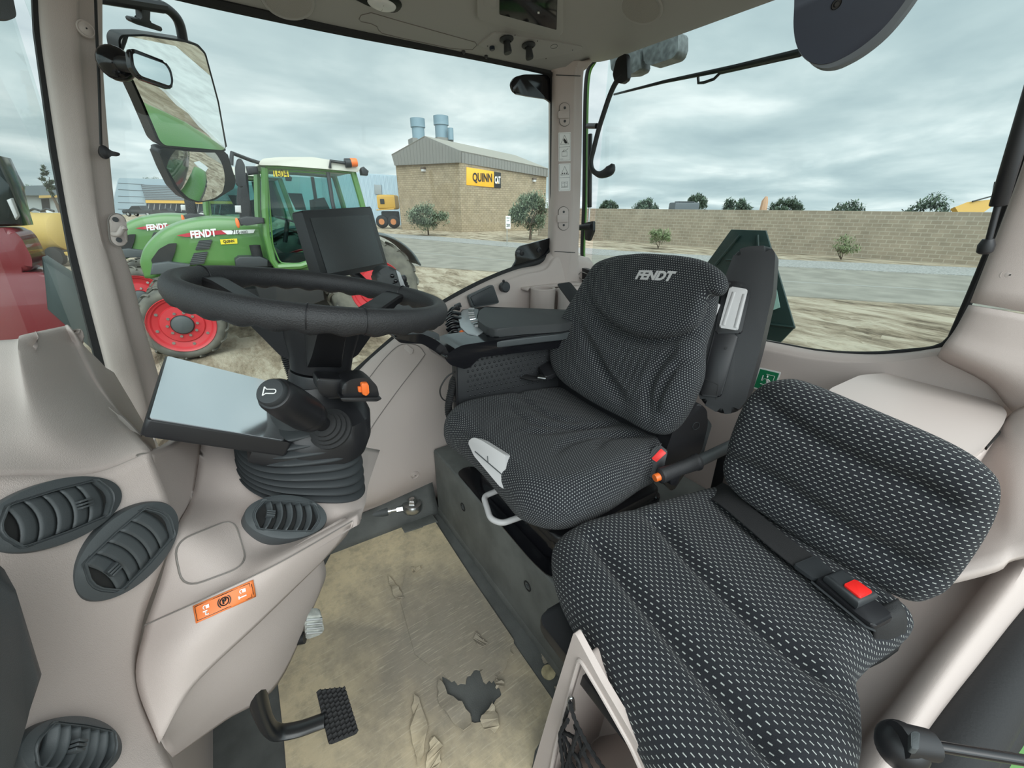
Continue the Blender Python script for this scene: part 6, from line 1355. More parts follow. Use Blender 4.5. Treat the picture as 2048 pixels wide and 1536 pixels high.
far = [(9.5, 44), (13.2, 34), (15.6, 25), (17.6, 17.0), (21.5, 9.0), (25.5, 3.1), (32, -6), (42, -18)]
def band(A, Bq, z, th): 
    return [V((x, y, ZG+z)) for x, y in A]+[V((x, y, ZG+z)) for x, y in reversed(Bq)]
bm = bm_new(); add_sheet(bm, band(near, far, 0.0, 0), [], V((0, 0, -0.08))); struct('road', bm, ASPH, label='pale worn asphalt road')
GRAV = mat('white_gravel', (0.36, 0.35, 0.33), 0.95, col2=(0.20, 0.195, 0.185), vscale=14, bump=0.8, bscale=30)
far2 = [(x+2.9+0.03*max(0, 20-y), y+1.0) for x, y in far]
bm = bm_new(); add_sheet(bm, band(far, far2, 0.02, 0), [], V((0, 0, -0.1))); o = struct('gravel_strip', bm, GRAV, label='grey gravel strip along the far side of the road')
PAV = mat('pale_concrete', (0.50, 0.50, 0.49), 0.9, var=0.12, vscale=5)
bm = bm_new(); add_sheet(bm, [gp_(x, y, 0.03) for x, y in ((1530, 695), (1590, 696), (1790, 716), (1860, 780), (1500, 760))], [], V((0, 0, -0.08))); struct('concrete_slab', bm, PAV, label='pale concrete slab edge behind the tractor')
# dirt-coloured paint line along the road
bm = bm_new(); mid = [((a[0]*0.62+b_[0]*0.38), (a[1]*0.62+b_[1]*0.38)) for a, b_ in zip(near, far)]
add_sheet(bm, band(mid, [(x+0.14, y+0.05) for x, y in mid], 0.004, 0), [], V((0, 0, -0.006))); struct('road_line', bm, mat('faded_line', (0.31, 0.30, 0.275), 1.0, spec=0.1), label='faded line on the road')

# block wall
def brickmat(name, c1, c2, cm, bw, bh, frame, ms=0.11):
    mt = bpy.data.materials.new(name); mt.use_nodes = True; t = mt.node_tree; b = t.nodes['Principled BSDF']; L = t.links
    uv = t.nodes.new('ShaderNodeUVMap'); br = t.nodes.new('ShaderNodeTexBrick'); L.new(uv.outputs[0], br.inputs['Vector'])
    br.inputs['Color1'].default_value = (*c1, 1); br.inputs['Color2'].default_value = (*c2, 1); br.inputs['Mortar'].default_value = (*cm, 1)
    br.inputs['Scale'].default_value = 1.0; br.inputs['Brick Width'].default_value = bw; br.inputs['Row Height'].default_value = bh; br.inputs['Mortar Size'].default_value = bh*ms; br.inputs['Bias'].default_value = 0.0
    nz = t.nodes.new('ShaderNodeTexNoise'); nz.inputs['Scale'].default_value = 1.2; nz.inputs['Detail'].default_value = 5; L.new(uv.outputs[0], nz.inputs['Vector'])
    mx = t.nodes.new('ShaderNodeMix'); mx.data_type = 'RGBA'; mx.blend_type = 'MULTIPLY'; mx.inputs[0].default_value = 0.35; L.new(br.outputs[0], mx.inputs[6])
    rp = t.nodes.new('ShaderNodeValToRGB'); L.new(nz.outputs['Fac'], rp.inputs[0]); rp.color_ramp.elements[0].position = 0.3; rp.color_ramp.elements[0].color = (.55, .55, .55, 1); rp.color_ramp.elements[1].position = .7; rp.color_ramp.elements[1].color = (1.25, 1.25, 1.25, 1)
    L.new(rp.outputs[0], mx.inputs[7]); L.new(mx.outputs[2], b.inputs['Base Color']); b.inputs['Roughness'].default_value = 0.9
    return mt
def uvwall(bm, a, b_, z0, z1, th=0.25):
    """vertical wall from a to b with metric uv"""
    a, b_ = V((a[0], a[1], 0)), V((b_[0], b_[1], 0)); d = (b_-a).normalized(); n = V((d.y, -d.x, 0)); uvl = bm.loops.layers.uv.verify(); Ln = (b_-a).length
    P = {}
    for i, (s, w, z) in enumerate(((0, 0, z0), (Ln, 0, z0), (Ln, 0, z1), (0, 0, z1), (0, th, z0), (Ln, th, z0), (Ln, th, z1), (0, th, z1))): P[i] = bm.verts.new(a+d*s-n*w+V((0, 0, z)))
    C_ = [(0, z0), (Ln, z0), (Ln, z1), (0, z1)]*2
    for f in ((0, 1, 2, 3), (5, 4, 7, 6), (1, 5, 6, 2), (4, 0, 3, 7), (3, 2, 6, 7), (4, 5, 1, 0)):
        fc_ = bm.faces.new([P[i] for i in f])
        for l, i in zip(fc_.loops, f): l[uvl].uv = C_[i]
BRW = brickmat('tan_block', (0.31, 0.25, 0.185), (0.26, 0.21, 0.155), (0.36, 0.31, 0.24), 0.42, 0.205, None)
WA = gp_(1180, 478); WB = gp_(1960, 530); wd = (WB-WA); wd.z = 0; wd.normalize()
w0 = WA-wd*6; w1 = WB+wd*14
htop = 1.25-0.02-ZG
bm = bm_new(); uvwall(bm, (w0.x, w0.y), (w1.x, w1.y), ZG-0.1, ZG+htop, 0.2)
wt = struct('wall_yard', bm, BRW, label='long tan block boundary wall'); 
# ------------------------------------------------------------------ dealer building with sign
Pc = gp_(918, 463); t0_ = (Pc-CAM).dot(FW)
Pr = pd(1096, 460, t0_*1.12); Pl_ = pd(793, 455, t0_*1.10)
dr = Pr-Pc; dr.z = 0; Lr = dr.length; dr.normalize(); dl_ = Pl_-Pc; dl_.z = 0; Ll = dl_.length; dl_.normalize()
nR = V((-dr.y, dr.x, 0)); nR = nR if nR.dot(CAM-Pc) > 0 else -nR
nL = V((-dl_.y, dl_.x, 0)); nL = nL if nL.dot(CAM-Pc) > 0 else -nL
FLf = lambda x, y, off=0.0: pp(x, y, Pc+nL*off, nL)
FRf = lambda x, y, off=0.0: pp(x, y, Pc+nR*off, nR)
bd = thing('dealer_building', 'tan block building with grey metal gable roof and yellow sign', 'building', (Pc.x, Pc.y, ZG))
BRB = brickmat('tan_brick', (0.36, 0.285, 0.195), (0.30, 0.235, 0.155), (0.17, 0.13, 0.09), 0.41, 0.21, None, 0.07)
def brickface(bm, P, n, th):
    uvl = bm.loops.layers.uv.verify(); a = [bm.verts.new(p) for p in P]; b = [bm.verts.new(p-n*th) for p in P]
    ex_ = (P[1]-P[0]); ex_.z = 0; ex_.normalize()
    for vs in [a, b[::-1]]+[[a[(i+1) % 4], a[i], b[i], b[(i+1) % 4]] for i in range(4)]:
        f = bm.faces.new(vs)
        for l in f.loops: l[uvl].uv = ((l.vert.co-P[0]).dot(ex_), l.vert.co.z-ZG)
    bmesh.ops.recalc_face_normals(bm, faces=bm.faces[:])
def down(p, z): return V((p.x, p.y, z))
c_top = FLf(918, 323); l_top = FLf(791, 329); r_top = FRf(1093, 352)
bm = bm_new(); brickface(bm, [down(l_top, ZG-.2), down(c_top, ZG-.2), c_top, l_top], nL, .25); obj('gable_wall', bm, BRB, bd)
bm = bm_new(); brickface(bm, [down(c_top, ZG-.2), down(r_top, ZG-.2), r_top, c_top], nR, .25); obj('sign_wall', bm, BRB, bd)
bk_c = l_top+dr*Lr
bm = bm_new(); brickface(bm, [down(r_top, ZG-.2), down(bk_c, ZG-.2), down(bk_c, r_top.z), r_top], dr, .25); obj('rear_wall', bm, BRB, bd)
bm = bm_new(); brickface(bm, [down(bk_c, ZG-.2), down(l_top, ZG-.2), l_top, down(bk_c, r_top.z)], -nR, .25); obj('far_wall', bm, BRB, bd)
ROOFM = mat('grey_metal_cladding', (0.20, 0.19, 0.175), 0.55)
of = 0.35
gq = [FLf(x, y, of) for x, y in ((783, 309), (849, 272), (919, 301), (919, 325), (789, 331))]
bm = bm_new(); add_prism(bm, gq, -nL*0.25); gf = obj('gable_fascia', bm, ROOFM, bd)
bm = bm_new(); rq = [FRf(x, y, of) for x, y in ((919, 301), (1096, 337), (1096, 354), (919, 325))]; add_prism(bm, rq, -nR*0.25); rf_ = obj('eaves_fascia', bm, ROOFM, bd)
bm = bm_new()
for k in range(21):
    s = (k+0.5)/21; x = 783+136*s; yt = 309-37*s/0.485 if s < 0.485 else 272+29*(s-0.485)/0.515
    add_tube(bm, [FLf(x, yt+2, of+0.03), FLf(x+(5-5*s), 331-6*s, of+0.03)], 0.03, 4)
obj('cladding_ribs', bm, ROOFM, gf)
bm = bm_new()
for k in range(30):
    s = ((k+0.5)/30)**0.92; add_tube(bm, [FRf(919+177*s, 301+36*s, of+0.03), FRf(919+177*s-0.3, 325+29*s, of+0.03)], 0.03, 4)
obj('cladding_ribs', bm, ROOFM, rf_)
rid0 = FLf(849, 272, of); slope = rq[1]-rq[0]
bm = bm_new(); up2 = V((0, 0, .02)); r1 = rid0+slope
add_prism(bm, [rid0+up2, r1+up2, rq[1]+up2, rq[0]+up2], V((0, 0, -0.15)))
add_prism(bm, [rid0+up2, gq[0]+up2, gq[0]+slope+up2, r1+up2], V((0, 0, -0.15))); obj('roof', bm, mat('tan_metal_roof', (0.30, 0.275, 0.235), 0.5), bd)
GV = mat('blue_grey_paint', (0.19, 0.27, 0.32), 0.5)
def rooftower(x, ytop, ybot, w, d_back):
    o_ = Pc-nL*d_back
    a, b_ = pp(x, ytop, o_, nL), pp(x, ybot, o_, nL); r = w/2*(a-CAM).dot(FW)/FPX
    return a, b_, r
for (x, yt, yb, w, db_) in ((838, 237, 284, 29, 0.8), (884, 232, 280, 30, 4.2)):
    a, b_, r = rooftower(x, yt, yb, w, db_)
    bm = bm_new(); h_ = (a-b_).length; add_lathe(bm, [(r*.86, -0.5), (r*.86, h_*.62), (r, h_*.62), (r, h_), (r*.9, h_), (r*.88, h_*.7)], b_, (0, 0, 1), 28); o = obj('roof_ventilator', bm, GV, bd)
a, b_, r = rooftower(902, 256, 280, 11, 4.2); bm = bm_new(); add_lathe(bm, [(r, 0), (r, (a-b_).length)], b_, (0, 0, 1), 20); obj('roof_pipe', bm, GV, bd)
for (x, y, db_) in ((838, 285, 1.0), (886, 283, 4.2)):
    c = pp(x, y, Pc-nL*db_, nL); rr = Matrix((dr, V((-dr.y, dr.x, 0)), V((0, 0, 1)))).transposed(); bm = bm_new(); add_box(bm, c+V((0, 0, -0.2)), (1.9, 1.7, 1.0), rr); obj('ventilator_curb', bm, ROOFM, bd)
# sign
sg = thing('company_sign', 'yellow and black lightbox sign reading QUINN CAT on the brick wall', 'sign', FRf(965, 355, .3))
YEL = mat('sign_yellow', (0.85, 0.42, 0.02), 0.4); 
q = [FRf(x, y, .36) for x, y in ((933, 334), (988, 343), (988, 375), (933, 370))]
bm = bm_new(); add_prism(bm, q, -nR*0.3, 0.02); sy_ = obj('yellow_panel', bm, YEL, sg)
q2_ = [FRf(x, y, .36) for x, y in ((988.3, 343), (1002, 345.5), (1002, 376), (988.3, 375))]
bm = bm_new(); add_prism(bm, q2_, -nR*0.3, 0.02); sb_ = obj('black_panel', bm, INK, sg)
SF = Frame(FRf(965, 356.5, .39), dr, (0, 0, 1)); 
if SF.z.dot(nR) < 0: print('sign frame flipped')
lettering('sign_lettering', 'QUINN', SF, (FRf(966, 345.5, .39)-FRf(966, 366.5, .39)).length, INK, sy_, width=(FRf(984, 356, .39)-FRf(945, 356, .39)).length, bold=0.03, depth=0.01)
SF2 = Frame(FRf(995.2, 360, .39), dr, (0, 0, 1)); lettering('sign_lettering', 'CAT', SF2, (FRf(995, 352, .39)-FRf(995, 367, .39)).length, WHITE, sb_, width=(FRf(1001, 356, .39)-FRf(989.5, 356, .39)).length, bold=0.03, depth=0.03)
bm = bm_new(); add_prism(bm, [FRf(992.5, 367, .39), FRf(997.8, 367.4, .39), FRf(995.2, 362, .39)], nR*0.012); obj('sign_triangle', bm, YEL, sb_)
for (fn, x, y, lab) in ((FLf, 847, 339, 'small wall lamp on the gable side of the brick building'), (FRf, 1068, 360, 'small wall lamp beside the sign on the brick building')):
    w_ = thing('wall_lamp', lab, 'lamp', fn(x, y), 'wall lamps of the brick building'); nn = nL if fn is FLf else nR; c = fn(x, y, .15); rr = Matrix((nn.cross(V((0, 0, 1))), -nn, V((0, 0, 1)))).transposed()
    bm = bm_new(); add_box(bm, c+V((0, 0, .12)), (.45, .45, .2), rr, .03); obj('lamp_hood', bm, mat('brown_metal', (.10, .07, .05), .5), w_)
    bm = bm_new(); add_box(bm, c+V((0, 0, -.08))+nn*.02, (.35, .35, .24), rr, .03); obj('lamp_glass', bm, LGREY, w_)
# blue-grey metal shed behind
sd0 = gp_(742, 448); shn = nL
SH = lambda x, y, off=0.0: pp(x, y, sd0+shn*off, shn)
shed = thing('metal_shed', 'pale blue corrugated metal shed behind the tractors', 'building', sd0)
bm = bm_new(); zt_ = SH(742, 345).z; q = [SH(640, 452), SH(800, 452)]
a, b_ = V((q[0].x, q[0].y, ZG)), V((q[1].x, q[1].y, ZG)); dsh = (b_-a).normalized()
SHM = mat('blue_corrugated', (0.44, 0.53, 0.60), 0.5)
P = [SH(600, 338), SH(800, 351)]; add_prism(bm, [V((SH(600, 452).x, SH(600, 452).y, ZG)), V((SH(800, 452).x, SH(800, 452).y, ZG)), P[1], P[0]], -shn*12); sw_ = obj('shed_wall', bm, SHM, shed)
bm = bm_new()
for k in range(60):
    x = 642+k*2.6; c = SH(x, 400, .04); add_tube(bm, [V((c.x, c.y, ZG)), SH(x, 342.5+(x-640)*.065, .04)], 0.05, 4)
obj('shed_ribs', bm, SHM, sw_)
bm = bm_new(); add_prism(bm, [SH(749, 369, .1), SH(763, 370, .1), SH(764, 389, .1), SH(750, 388, .1)], shn*0.08, .01); obj('wall_louvre', bm, mat('louvre_grey', (0.30, 0.32, 0.33), .6), shed)
# far showroom on the left
s0 = gp_(262, 429); sn_ = V((0.15, -1, 0)).normalized()
S = lambda x, y, off=0.0: pp(x, y, s0+sn_*off, sn_)
def vquad(a, b_, y0a, y0b, off=0.0):
    return None
sr = thing('showroom_building', 'long low grey showroom with yellow canopy band far behind the tractors', 'building', s0)
def Sg(x, off=0.0): p = S(x, 436, off); return V((p.x, p.y, ZG))
PANEL = mat('blue_grey_panel', (0.27, 0.33, 0.37), 0.45); DPANEL = mat('dark_louvre', (0.11, 0.12, 0.13), 0.5)
bm = bm_new(); add_prism(bm, [Sg(225), Sg(520), S(520, 372), S(400, 360), S(238, 356)], -sn_*15); obj('main_wall', bm, PANEL, sr)
bm = bm_new()
for k in range(5): add_tube(bm, [S(236, 366+k*13, .05), S(288, 369+k*12.4, .05)], 0.05, 4)
obj('panel_joints', bm, DPANEL, sr)
bm = bm_new(); add_prism(bm, [S(282, 369, .6), S(480, 377, .6), S(480, 402, .6), S(291, 400, .6)], -sn_*0.6); lv_ = obj('louvre_band', bm, DPANEL, sr)
bm = bm_new()
for k in range(8): add_tube(bm, [S(284, 372+k*3.6, .62), S(480, 379.5+k*3.0, .62)], 0.05, 4)
obj('louvre_lines', bm, PANEL, lv_)
bm = bm_new(); add_prism(bm, [S(291, 400, .9), S(480, 403, .9), S(480, 408, .9), S(292, 406, .9)], -sn_*0.9); o = obj('canopy_band', bm, mat('canopy_yellow', (0.55, 0.33, 0.06), .5), sr)
bm = bm_new(); add_prism(bm, [Sg(294, .1), Sg(500, .1), S(500, 409, .1), S(293, 407, .1)], -sn_*0.1); gz = obj('shop_glazing', bm, mat('dark_glazing', (0.03, 0.035, 0.04), .15), sr)
bm = bm_new()
for k in range(14): add_tube(bm, [Sg(298+k*11, .15), S(298+k*11, 408, .15)], 0.06, 4)
obj('glazing_bars', bm, LGREY, gz)
# canopy building seen through the windscreen
f0 = gp_(60, 430); fn2 = V((0.3, -1, 0)).normalized(); T = lambda x, y, off=0.0: pp(x, y, f0+fn2*off, fn2)
def Tg(x, off=0.0): p = T(x, 420, off); return V((p.x, p.y, ZG))
fb = thing('depot_building', 'low grey depot with canopy seen through the windscreen', 'building', f0)
bm = bm_new(); add_prism(bm, [Tg(-60), Tg(180), T(180, 385), T(-60, 392)], -fn2*12); obj('depot_wall', bm, mat('pale_wall', (0.36, 0.38, 0.38), .7), fb)
bm = bm_new(); add_prism(bm, [T(-60, 375, 1.5), T(105, 370, 1.5), T(140, 366, 1.5), T(180, 372, 1.5), T(180, 392, 1.5), T(-60, 390, 1.5)], -fn2*3); obj('depot_roof', bm, mat('slate_grey', (0.13, 0.155, 0.17), .6), fb)
bm = bm_new(); add_prism(bm, [T(78, 391, 1.6), T(115, 390, 1.6), T(115, 395, 1.6), T(78, 396, 1.6)], -fn2*1); obj('canopy_band', bm, mat('tan_band', (0.45, 0.30, 0.10), .6), fb)
bm = bm_new(); add_prism(bm, [Tg(82, .1), Tg(98, .1), T(98, 397, .1), T(82, 398, .1)], -fn2*.1); obj('doorway', bm, INK, fb)

# ------------------------------------------------------------------ trees
LEAF = mat('olive_leaf', (0.17, 0.21, 0.135), 0.8, var=0.35, vscale=2.0); LEAF2 = mat('light_leaf', (0.19, 0.23, 0.11), 0.8, var=0.3, vscale=2.0); LEAF3 = mat('far_leaf', (0.085, 0.12, 0.08), 0.85, var=0.3, vscale=1.0)
BARK = mat('bark', (0.10, 0.075, 0.055), 0.9)
def tree(name, lab, base, h, cw, trunk_h, nleaf, leafm, ls, seed, group, droop=0.0, multi=1, squash=0.75):
    rnd = random.Random(seed); b = V(base)
    r = thing(name, lab, 'tree', b, group)
    bm = bm_new(); tips = []
    cz = trunk_h+(h-trunk_h)*0.45
    for m_ in range(multi):
        a0 = rnd.uniform(0, 6.28); lean = 0.05*h*(1 if multi == 1 else 4)
        top = b+V((lean*math.cos(a0), lean*math.sin(a0), trunk_h)); add_tube(bm, catmull([b, b.lerp(top, .5)+V((rnd.uniform(-.04, .04)*h, 0, 0)), top], 3), [h*0.030/math.sqrt(multi)]*4+[h*0.022/math.sqrt(multi)]*3, 8)
        for k in range(6 if multi == 1 else 3):
            a = rnd.uniform(0, 6.28); q_ = top+V((math.cos(a)*cw*.33, math.sin(a)*cw*.33, (h-trunk_h)*rnd.uniform(.25, .6))); add_tube(bm, catmull([top, top.lerp(q_, .5)+V((0, 0, .05*h)), q_], 3), [h*.014]*3+[h*.008]*2+[h*.004]*2, 6); tips.append(q_)
    obj('trunk', bm, BARK, r)
    bm = bm_new(); cl = []
    for k in range(26):
        a = rnd.uniform(0, 6.28); u = rnd.uniform(-1, 1); rr = rnd.uniform(.45, 1.0)**.6
        s_ = math.sqrt(1-u*u); cl.append((b+V((math.cos(a)*s_*cw*.42*rr, math.sin(a)*s_*cw*.42*rr, cz+u*(h-trunk_h)*.42*rr)), cw*rnd.uniform(.09, .17)))
    for k in range(nleaf):
        c, cr = cl[rnd.randrange(len(cl))]
        d = V((rnd.gauss(0, 1), rnd.gauss(0, 1), rnd.gauss(0, 1)*squash)); d = d.normalized()*cr*rnd.uniform(.3, 1.25)
        p = c+d
        if droop and rnd.random() < .35: p.z -= rnd.uniform(0, droop)
        ax_ = V((rnd.gauss(0, 1), rnd.gauss(0, 1), rnd.gauss(0, .8)-droop)).normalized(); x_, y_ = perp(ax_)
        s = ls*rnd.uniform(.7, 1.4); w = s*.32
        vs = [bm.verts.new(p+ax_*s*e0+x_*w*e1+y_*w*.25*e1*e1) for e0, e1 in ((-1, 0), (-.2, 1), (1, 0), (-.2, -1))]; bm.faces.new(vs)
    obj('foliage', bm, leafm, r, 10)
    return r
tree('olive_tree', 'round olive tree by the gable side of the brick building', gp_(857, 470), 2.65, 4.0, 0.75, 5200, LEAF, .13, 3, 'olive trees by the brick building', .15)
tree('olive_tree', 'larger drooping olive tree in front of the brick building sign', gp_(1060, 479), 3.7, 3.9, 1.1, 7000, LEAF, .13, 5, 'olive trees by the brick building', .5)
tree('young_tree', 'young bushy tree against the block wall above the driver seat', gp_(1316, 497), 1.35, 1.7, .35, 1800, LEAF2, .075, 8, 'young trees along the block wall', 0.05, 2)
tree('young_tree', 'sparse young tree against the block wall right of the armrest', gp_(1682, 519), 1.25, 1.6, .35, 900, LEAF2, .07, 9, 'young trees along the block wall', .05, 3)
for i, (x, w, yt, lab) in enumerate(((1218, 30, 400, 'tiny bush top over the wall beside the corner pillar'), (1290, 42, 396, 'low bush top over the wall, left of the tall one'), (1389, 34, 387, 'tall bush top over the wall behind the truck roof'), (1474, 46, 393, 'wide bush top over the wall between truck roof and mast'), (1572, 46, 393, 'bush top over the wall right of the orange mast'), (1695, 50, 395, 'bush top over the wall above the sparse young tree'), (1862, 74, 388, 'widest bush top over the wall near the yellow boom'))):
    D = 52+3*(i % 3); c = pd(x, 412, D); tp_ = pd(x, yt, D); h = tp_.z-ZG; cw = w*D/FPX*1.25
    tree('distant_tree', lab, (c.x, c.y, ZG), h, cw, h-cw*0.75, 2400, LEAF3, .27, 30+i, 'trees beyond the block wall')
for (x, yt, w, D, lab) in ((318, 348, 42, 150, 'dark treetop behind the showroom roof'), (113, 318, 20, 80, 'tall thin conifer beside the windscreen pillar'), (45, 362, 60, 110, 'treetops behind the depot canopy')):
    c = pd(x, 408, D); tp_ = pd(x, yt, D); h = tp_.z-ZG; cw = w*D/FPX
    tree('distant_tree', lab, (c.x, c.y, ZG), h, cw, h*0.35, 900, LEAF3, .3, 60+x, 'trees behind the far buildings')

# speed limit sign
sg2 = thing('speed_limit_sign', 'white speed limit 20 sign on a thin post by the road', 'road sign', gp_(1014, 491))
b_ = gp_(1014, 491); pf_ = V((-.5, -.85, 0)).normalized(); Q = lambda x, y, off=0.0: pp(x, y, b_+pf_*off, pf_)
bm = bm_new(); add_tube(bm, [b_, V((b_.x, b_.y, Q(1015, 433).z))], 0.03, 8); obj('sign_post', bm, STEEL, sg2)
bm = bm_new(); add_prism(bm, rounded([Q(x, y, .05) for x, y in ((1011.5, 432), (1021, 432), (1021, 457.5), (1011.5, 457))], .03), -pf_*0.02); pl2 = obj('sign_plate', bm, WHITE, sg2)
hx = V((-pf_.y, pf_.x, 0)); hx = hx if hx.dot(RT) > 0 else -hx; GF = lambda x, y: Frame(Q(x, y, .06), hx, (0, 0, 1))
pw = (Q(1021, 440, .06)-Q(1011.5, 440, .06)).length
lettering('sign_lettering', '20', GF(1016.2, 450.5), pw*.62, INK, pl2, width=pw*.74, bold=.02, depth=.004); lettering('sign_lettering', 'SPEED', GF(1016.2, 436), pw*.24, INK, pl2, width=pw*.7, depth=.004); lettering('sign_lettering', 'LIMIT', GF(1016.2, 441.3), pw*.24, INK, pl2, width=pw*.6, depth=.004)
# things peeping over the wall
D = 45
ex = thing('excavator', 'yellow excavator boom peeping over the wall at the right edge', 'excavator', pd(1945, 412, D)*1)
CY = mat('machine_yellow', (0.46, 0.26, 0.035), 0.45)
ex.location.z = ZG
bm = bm_new(); add_prism(bm, [pd(x, y, D) for x, y in ((1910, 414), (1935, 404), (1990, 398), (2020, 392), (2022, 402), (1985, 412), (1960, 430), (1920, 430))], FW*0.5); obj('boom', bm, CY, ex)
bm = bm_new(); add_tube(bm, [pd(1945, 403, D-.2), pd(1985, 392, D-.2), pd(1990, 364, D-.2)], .08, 8); obj('hydraulic_line', bm, INK, ex)
bm = bm_new(); c = pd(1990, 425, D); add_box(bm, V((c.x, c.y, ZG+1.0)), (3, 2.4, 2.0), None, .1); obj('machine_body', bm, CY, ex)
tk = thing('truck', 'dark truck roof peeping over the wall beside the tall bush', 'truck', pd(1368, 412, 44)); tk.location.z = ZG
bm = bm_new(); c = pd(1368, 410, 44); add_box(bm, V((c.x, c.y, (ZG+pd(1368, 405, 44).z)/2)), (2.6, 1.9, pd(1368, 405, 44).z-ZG), Matrix.Rotation(-.6, 3, 'Z'), .15); obj('truck_body', bm, mat('dark_blue_grey', (.06, .07, .08), .4), tk)
bm = bm_new(); add_box(bm, V((c.x, c.y, pd(1368, 405, 44).z+.05)), (1.6, 1.5, .12), Matrix.Rotation(-.6, 3, 'Z'), .04); obj('roof_rack', bm, DARK, tk)
mst = thing('crane_mast', 'small orange machine mast over the wall between two bushes', 'crane', pd(1530, 412, 60)); mst.location.z = ZG
bm = bm_new(); c = pd(1530, 410, 60); add_tube(bm, [V((c.x, c.y, ZG)), pd(1530, 402, 60), pd(1533, 394, 60)], [.7, .45, .2], 8); obj('mast', bm, mat('dull_orange', (.42, .24, .14), .6), mst)
# ================================================================== NEIGHBOURING TRACTORS
YW = gp_(378, 722).y                     # outer plane of the near front wheel
GP = mat('tractor_green', (0.075, 0.19, 0.045), 0.35, coat=0.4)
RED = mat('rim_red', (0.48, 0.028, 0.036), 0.4)
TYRE = mat('dusty_tyre', (0.065, 0.062, 0.055), 0.85, col2=(0.15, 0.14, 0.115), vscale=4, bump=0.4, bscale=40)
CREAM = mat('cream_roof', (0.62, 0.60, 0.54), 0.5)
TGLASS = glassmat('tractor_glass', (0.62, 0.78, 0.76), 0.16)
def wheel(parent, c, R, w, rim, name, lugs=22):
    """c: centre of the outer face; axis +Y points away from us"""
    ax = V((0, 1, 0)); c = V(c)
    bm = bm_new(); add_lathe(bm, [(rim, 0.03), (rim*1.04, 0.0), (R*.84, -0.015), (R*.93, 0.02), (R*.965, 0.09), (R*.965, w-.09), (R*.93, w-.02), (R*.84, w+.015), (rim*1.04, w), (rim, w-.03)], c, ax, 56, caps=False)
    t = obj(name, bm, TYRE, parent, 50)
    bm = bm_new()
    for k in range(lugs):
        for s in (0, 1):
            a = 2*math.pi*(k+.5*s)/lugs; P = []
            for j in range(5):
                u = j/4; ang = a+(u)*.22; yy = (.01+u*w*.5) if s == 0 else (w-.01-u*w*.5); rr = R*(.93+.07*min(1, u*3)) if u < .34 else R
                P.append(c+V((math.cos(ang)*rr, yy, math.sin(ang)*rr)))
            add_tube(bm, P, [R*.034]*5, 4)
    lg = obj('tread_lugs', bm, TYRE, t)
    bm = bm_new(); add_lathe(bm, [(rim*1.03, -.012), (rim*1.05, 0.0), (rim*1.0, .02), (rim*.93, .025), (rim*.88, .055), (rim*.70, .075), (rim*.66, .05), (rim*.36, .04), (rim*.36, .012)], c, ax, 48, caps=False); r = obj('wheel_rim', bm, RED, t, 35); r['label'] = 'red wheel rim'
    bm = bm_new(); add_lathe(bm, [(0.0, -.02), (rim*.22, -.02), (rim*.32, .0), (rim*.36, .03), (rim*.36, .06)], c, ax, 32, caps=False); h = obj('hub', bm, GREY, t, 35)
    bm = bm_new()
    for k in range(10): a = k*.6283; add_cyl(bm, c+V((math.cos(a)*rim*.45, .045, math.sin(a)*rim*.45)), c+V((math.cos(a)*rim*.45, .015, math.sin(a)*rim*.45)), .022, 8)
    for k in range(8): a = k*.7854+.2; add_cyl(bm, c+V((math.cos(a)*rim*.80, .07, math.sin(a)*rim*.80)), c+V((math.cos(a)*rim*.80, .05, math.sin(a)*rim*.80)), .024, 8)
    obj('wheel_bolts', bm, STEEL, r)
    return t
tr = thing('tractor', 'green tractor with tag 1604 and red wheels just outside the side window', 'tractor', (1.2, YW+.9, ZG), 'green tractors outside')
cF = py(365, 650, YW); rF = cF.z-ZG
wheel(tr, cF, rF, .52, (py(365, 597, YW).z-py(365, 703, YW).z)/2*1.02, 'front_wheel', 18)
wheel(tr, cF+V((0, 1.75, 0)), rF, .52, .38, 'front_wheel', 18)
cR = V((2.42, YW-.05, ZG+.92)); wheel(tr, cR, .92, .62, .52, 'rear_wheel', 20); wheel(tr, cR+V((0, 1.85, 0)), .92, .62, .52, 'rear_wheel', 20)
YH = YW+.42
H = lambda x, y, o=0.0: py(x, y, YH+o)
def side(pts, y0, y1, bev=0.0, r=0.0):
    P = [py(x, y, y0) for x, y in pts]; P = rounded(P, r) if r else P
    bm = bm_new(); add_prism(bm, P, V((0, y1-y0, 0)), bev, 3); return bm
# bonnet: lofted sections from nose to cab
secs = []
for (x, yt, yb, half) in ((276, 530, 560, .22), (284, 505, 560, .30), (305, 480, 552, .36), (335, 459, 540, .39), (380, 444, 536, .40), (440, 438, 538, .41), (530, 444, 540, .42)):
    t_ = H(x, yt); b2_ = H(x, yb); yc = YH+.42
    zt_, zb_ = t_.z+.02, b2_.z; xm = t_.x
    secs.append([V((xm, yc-half, zb_)), V((xm, yc-half, zt_*.62+zb_*.38)), V((xm, yc-half*.93, zt_*.92+zb_*.08)), V((xm, yc-half*.70, zt_)), V((xm, yc, zt_+.03)), V((xm, yc+half*.70, zt_)), V((xm, yc+half*.93, zt_*.92+zb_*.08)), V((xm, yc+half, zb_))])
bm = bm_new(); add_patch(bm, secs, 4, 5); bn = obj('bonnet', bm, GP, tr, 60, solid=.02)
YS = YH+.005
Sd = lambda x, y, o=0.0: py(x, y, YS-.004-o)
def flat(name, pts, m_, par, th=.006, o=0.0, r=0.0, lab=None):
    P = [Sd(x, y, o) for x, y in pts]; bm = bm_new(); add_prism(bm, rounded(P, r) if r else P, V((0, -th, 0))); q_ = obj(name, bm, m_, par)
    if lab: q_['label'] = lab
    return q_
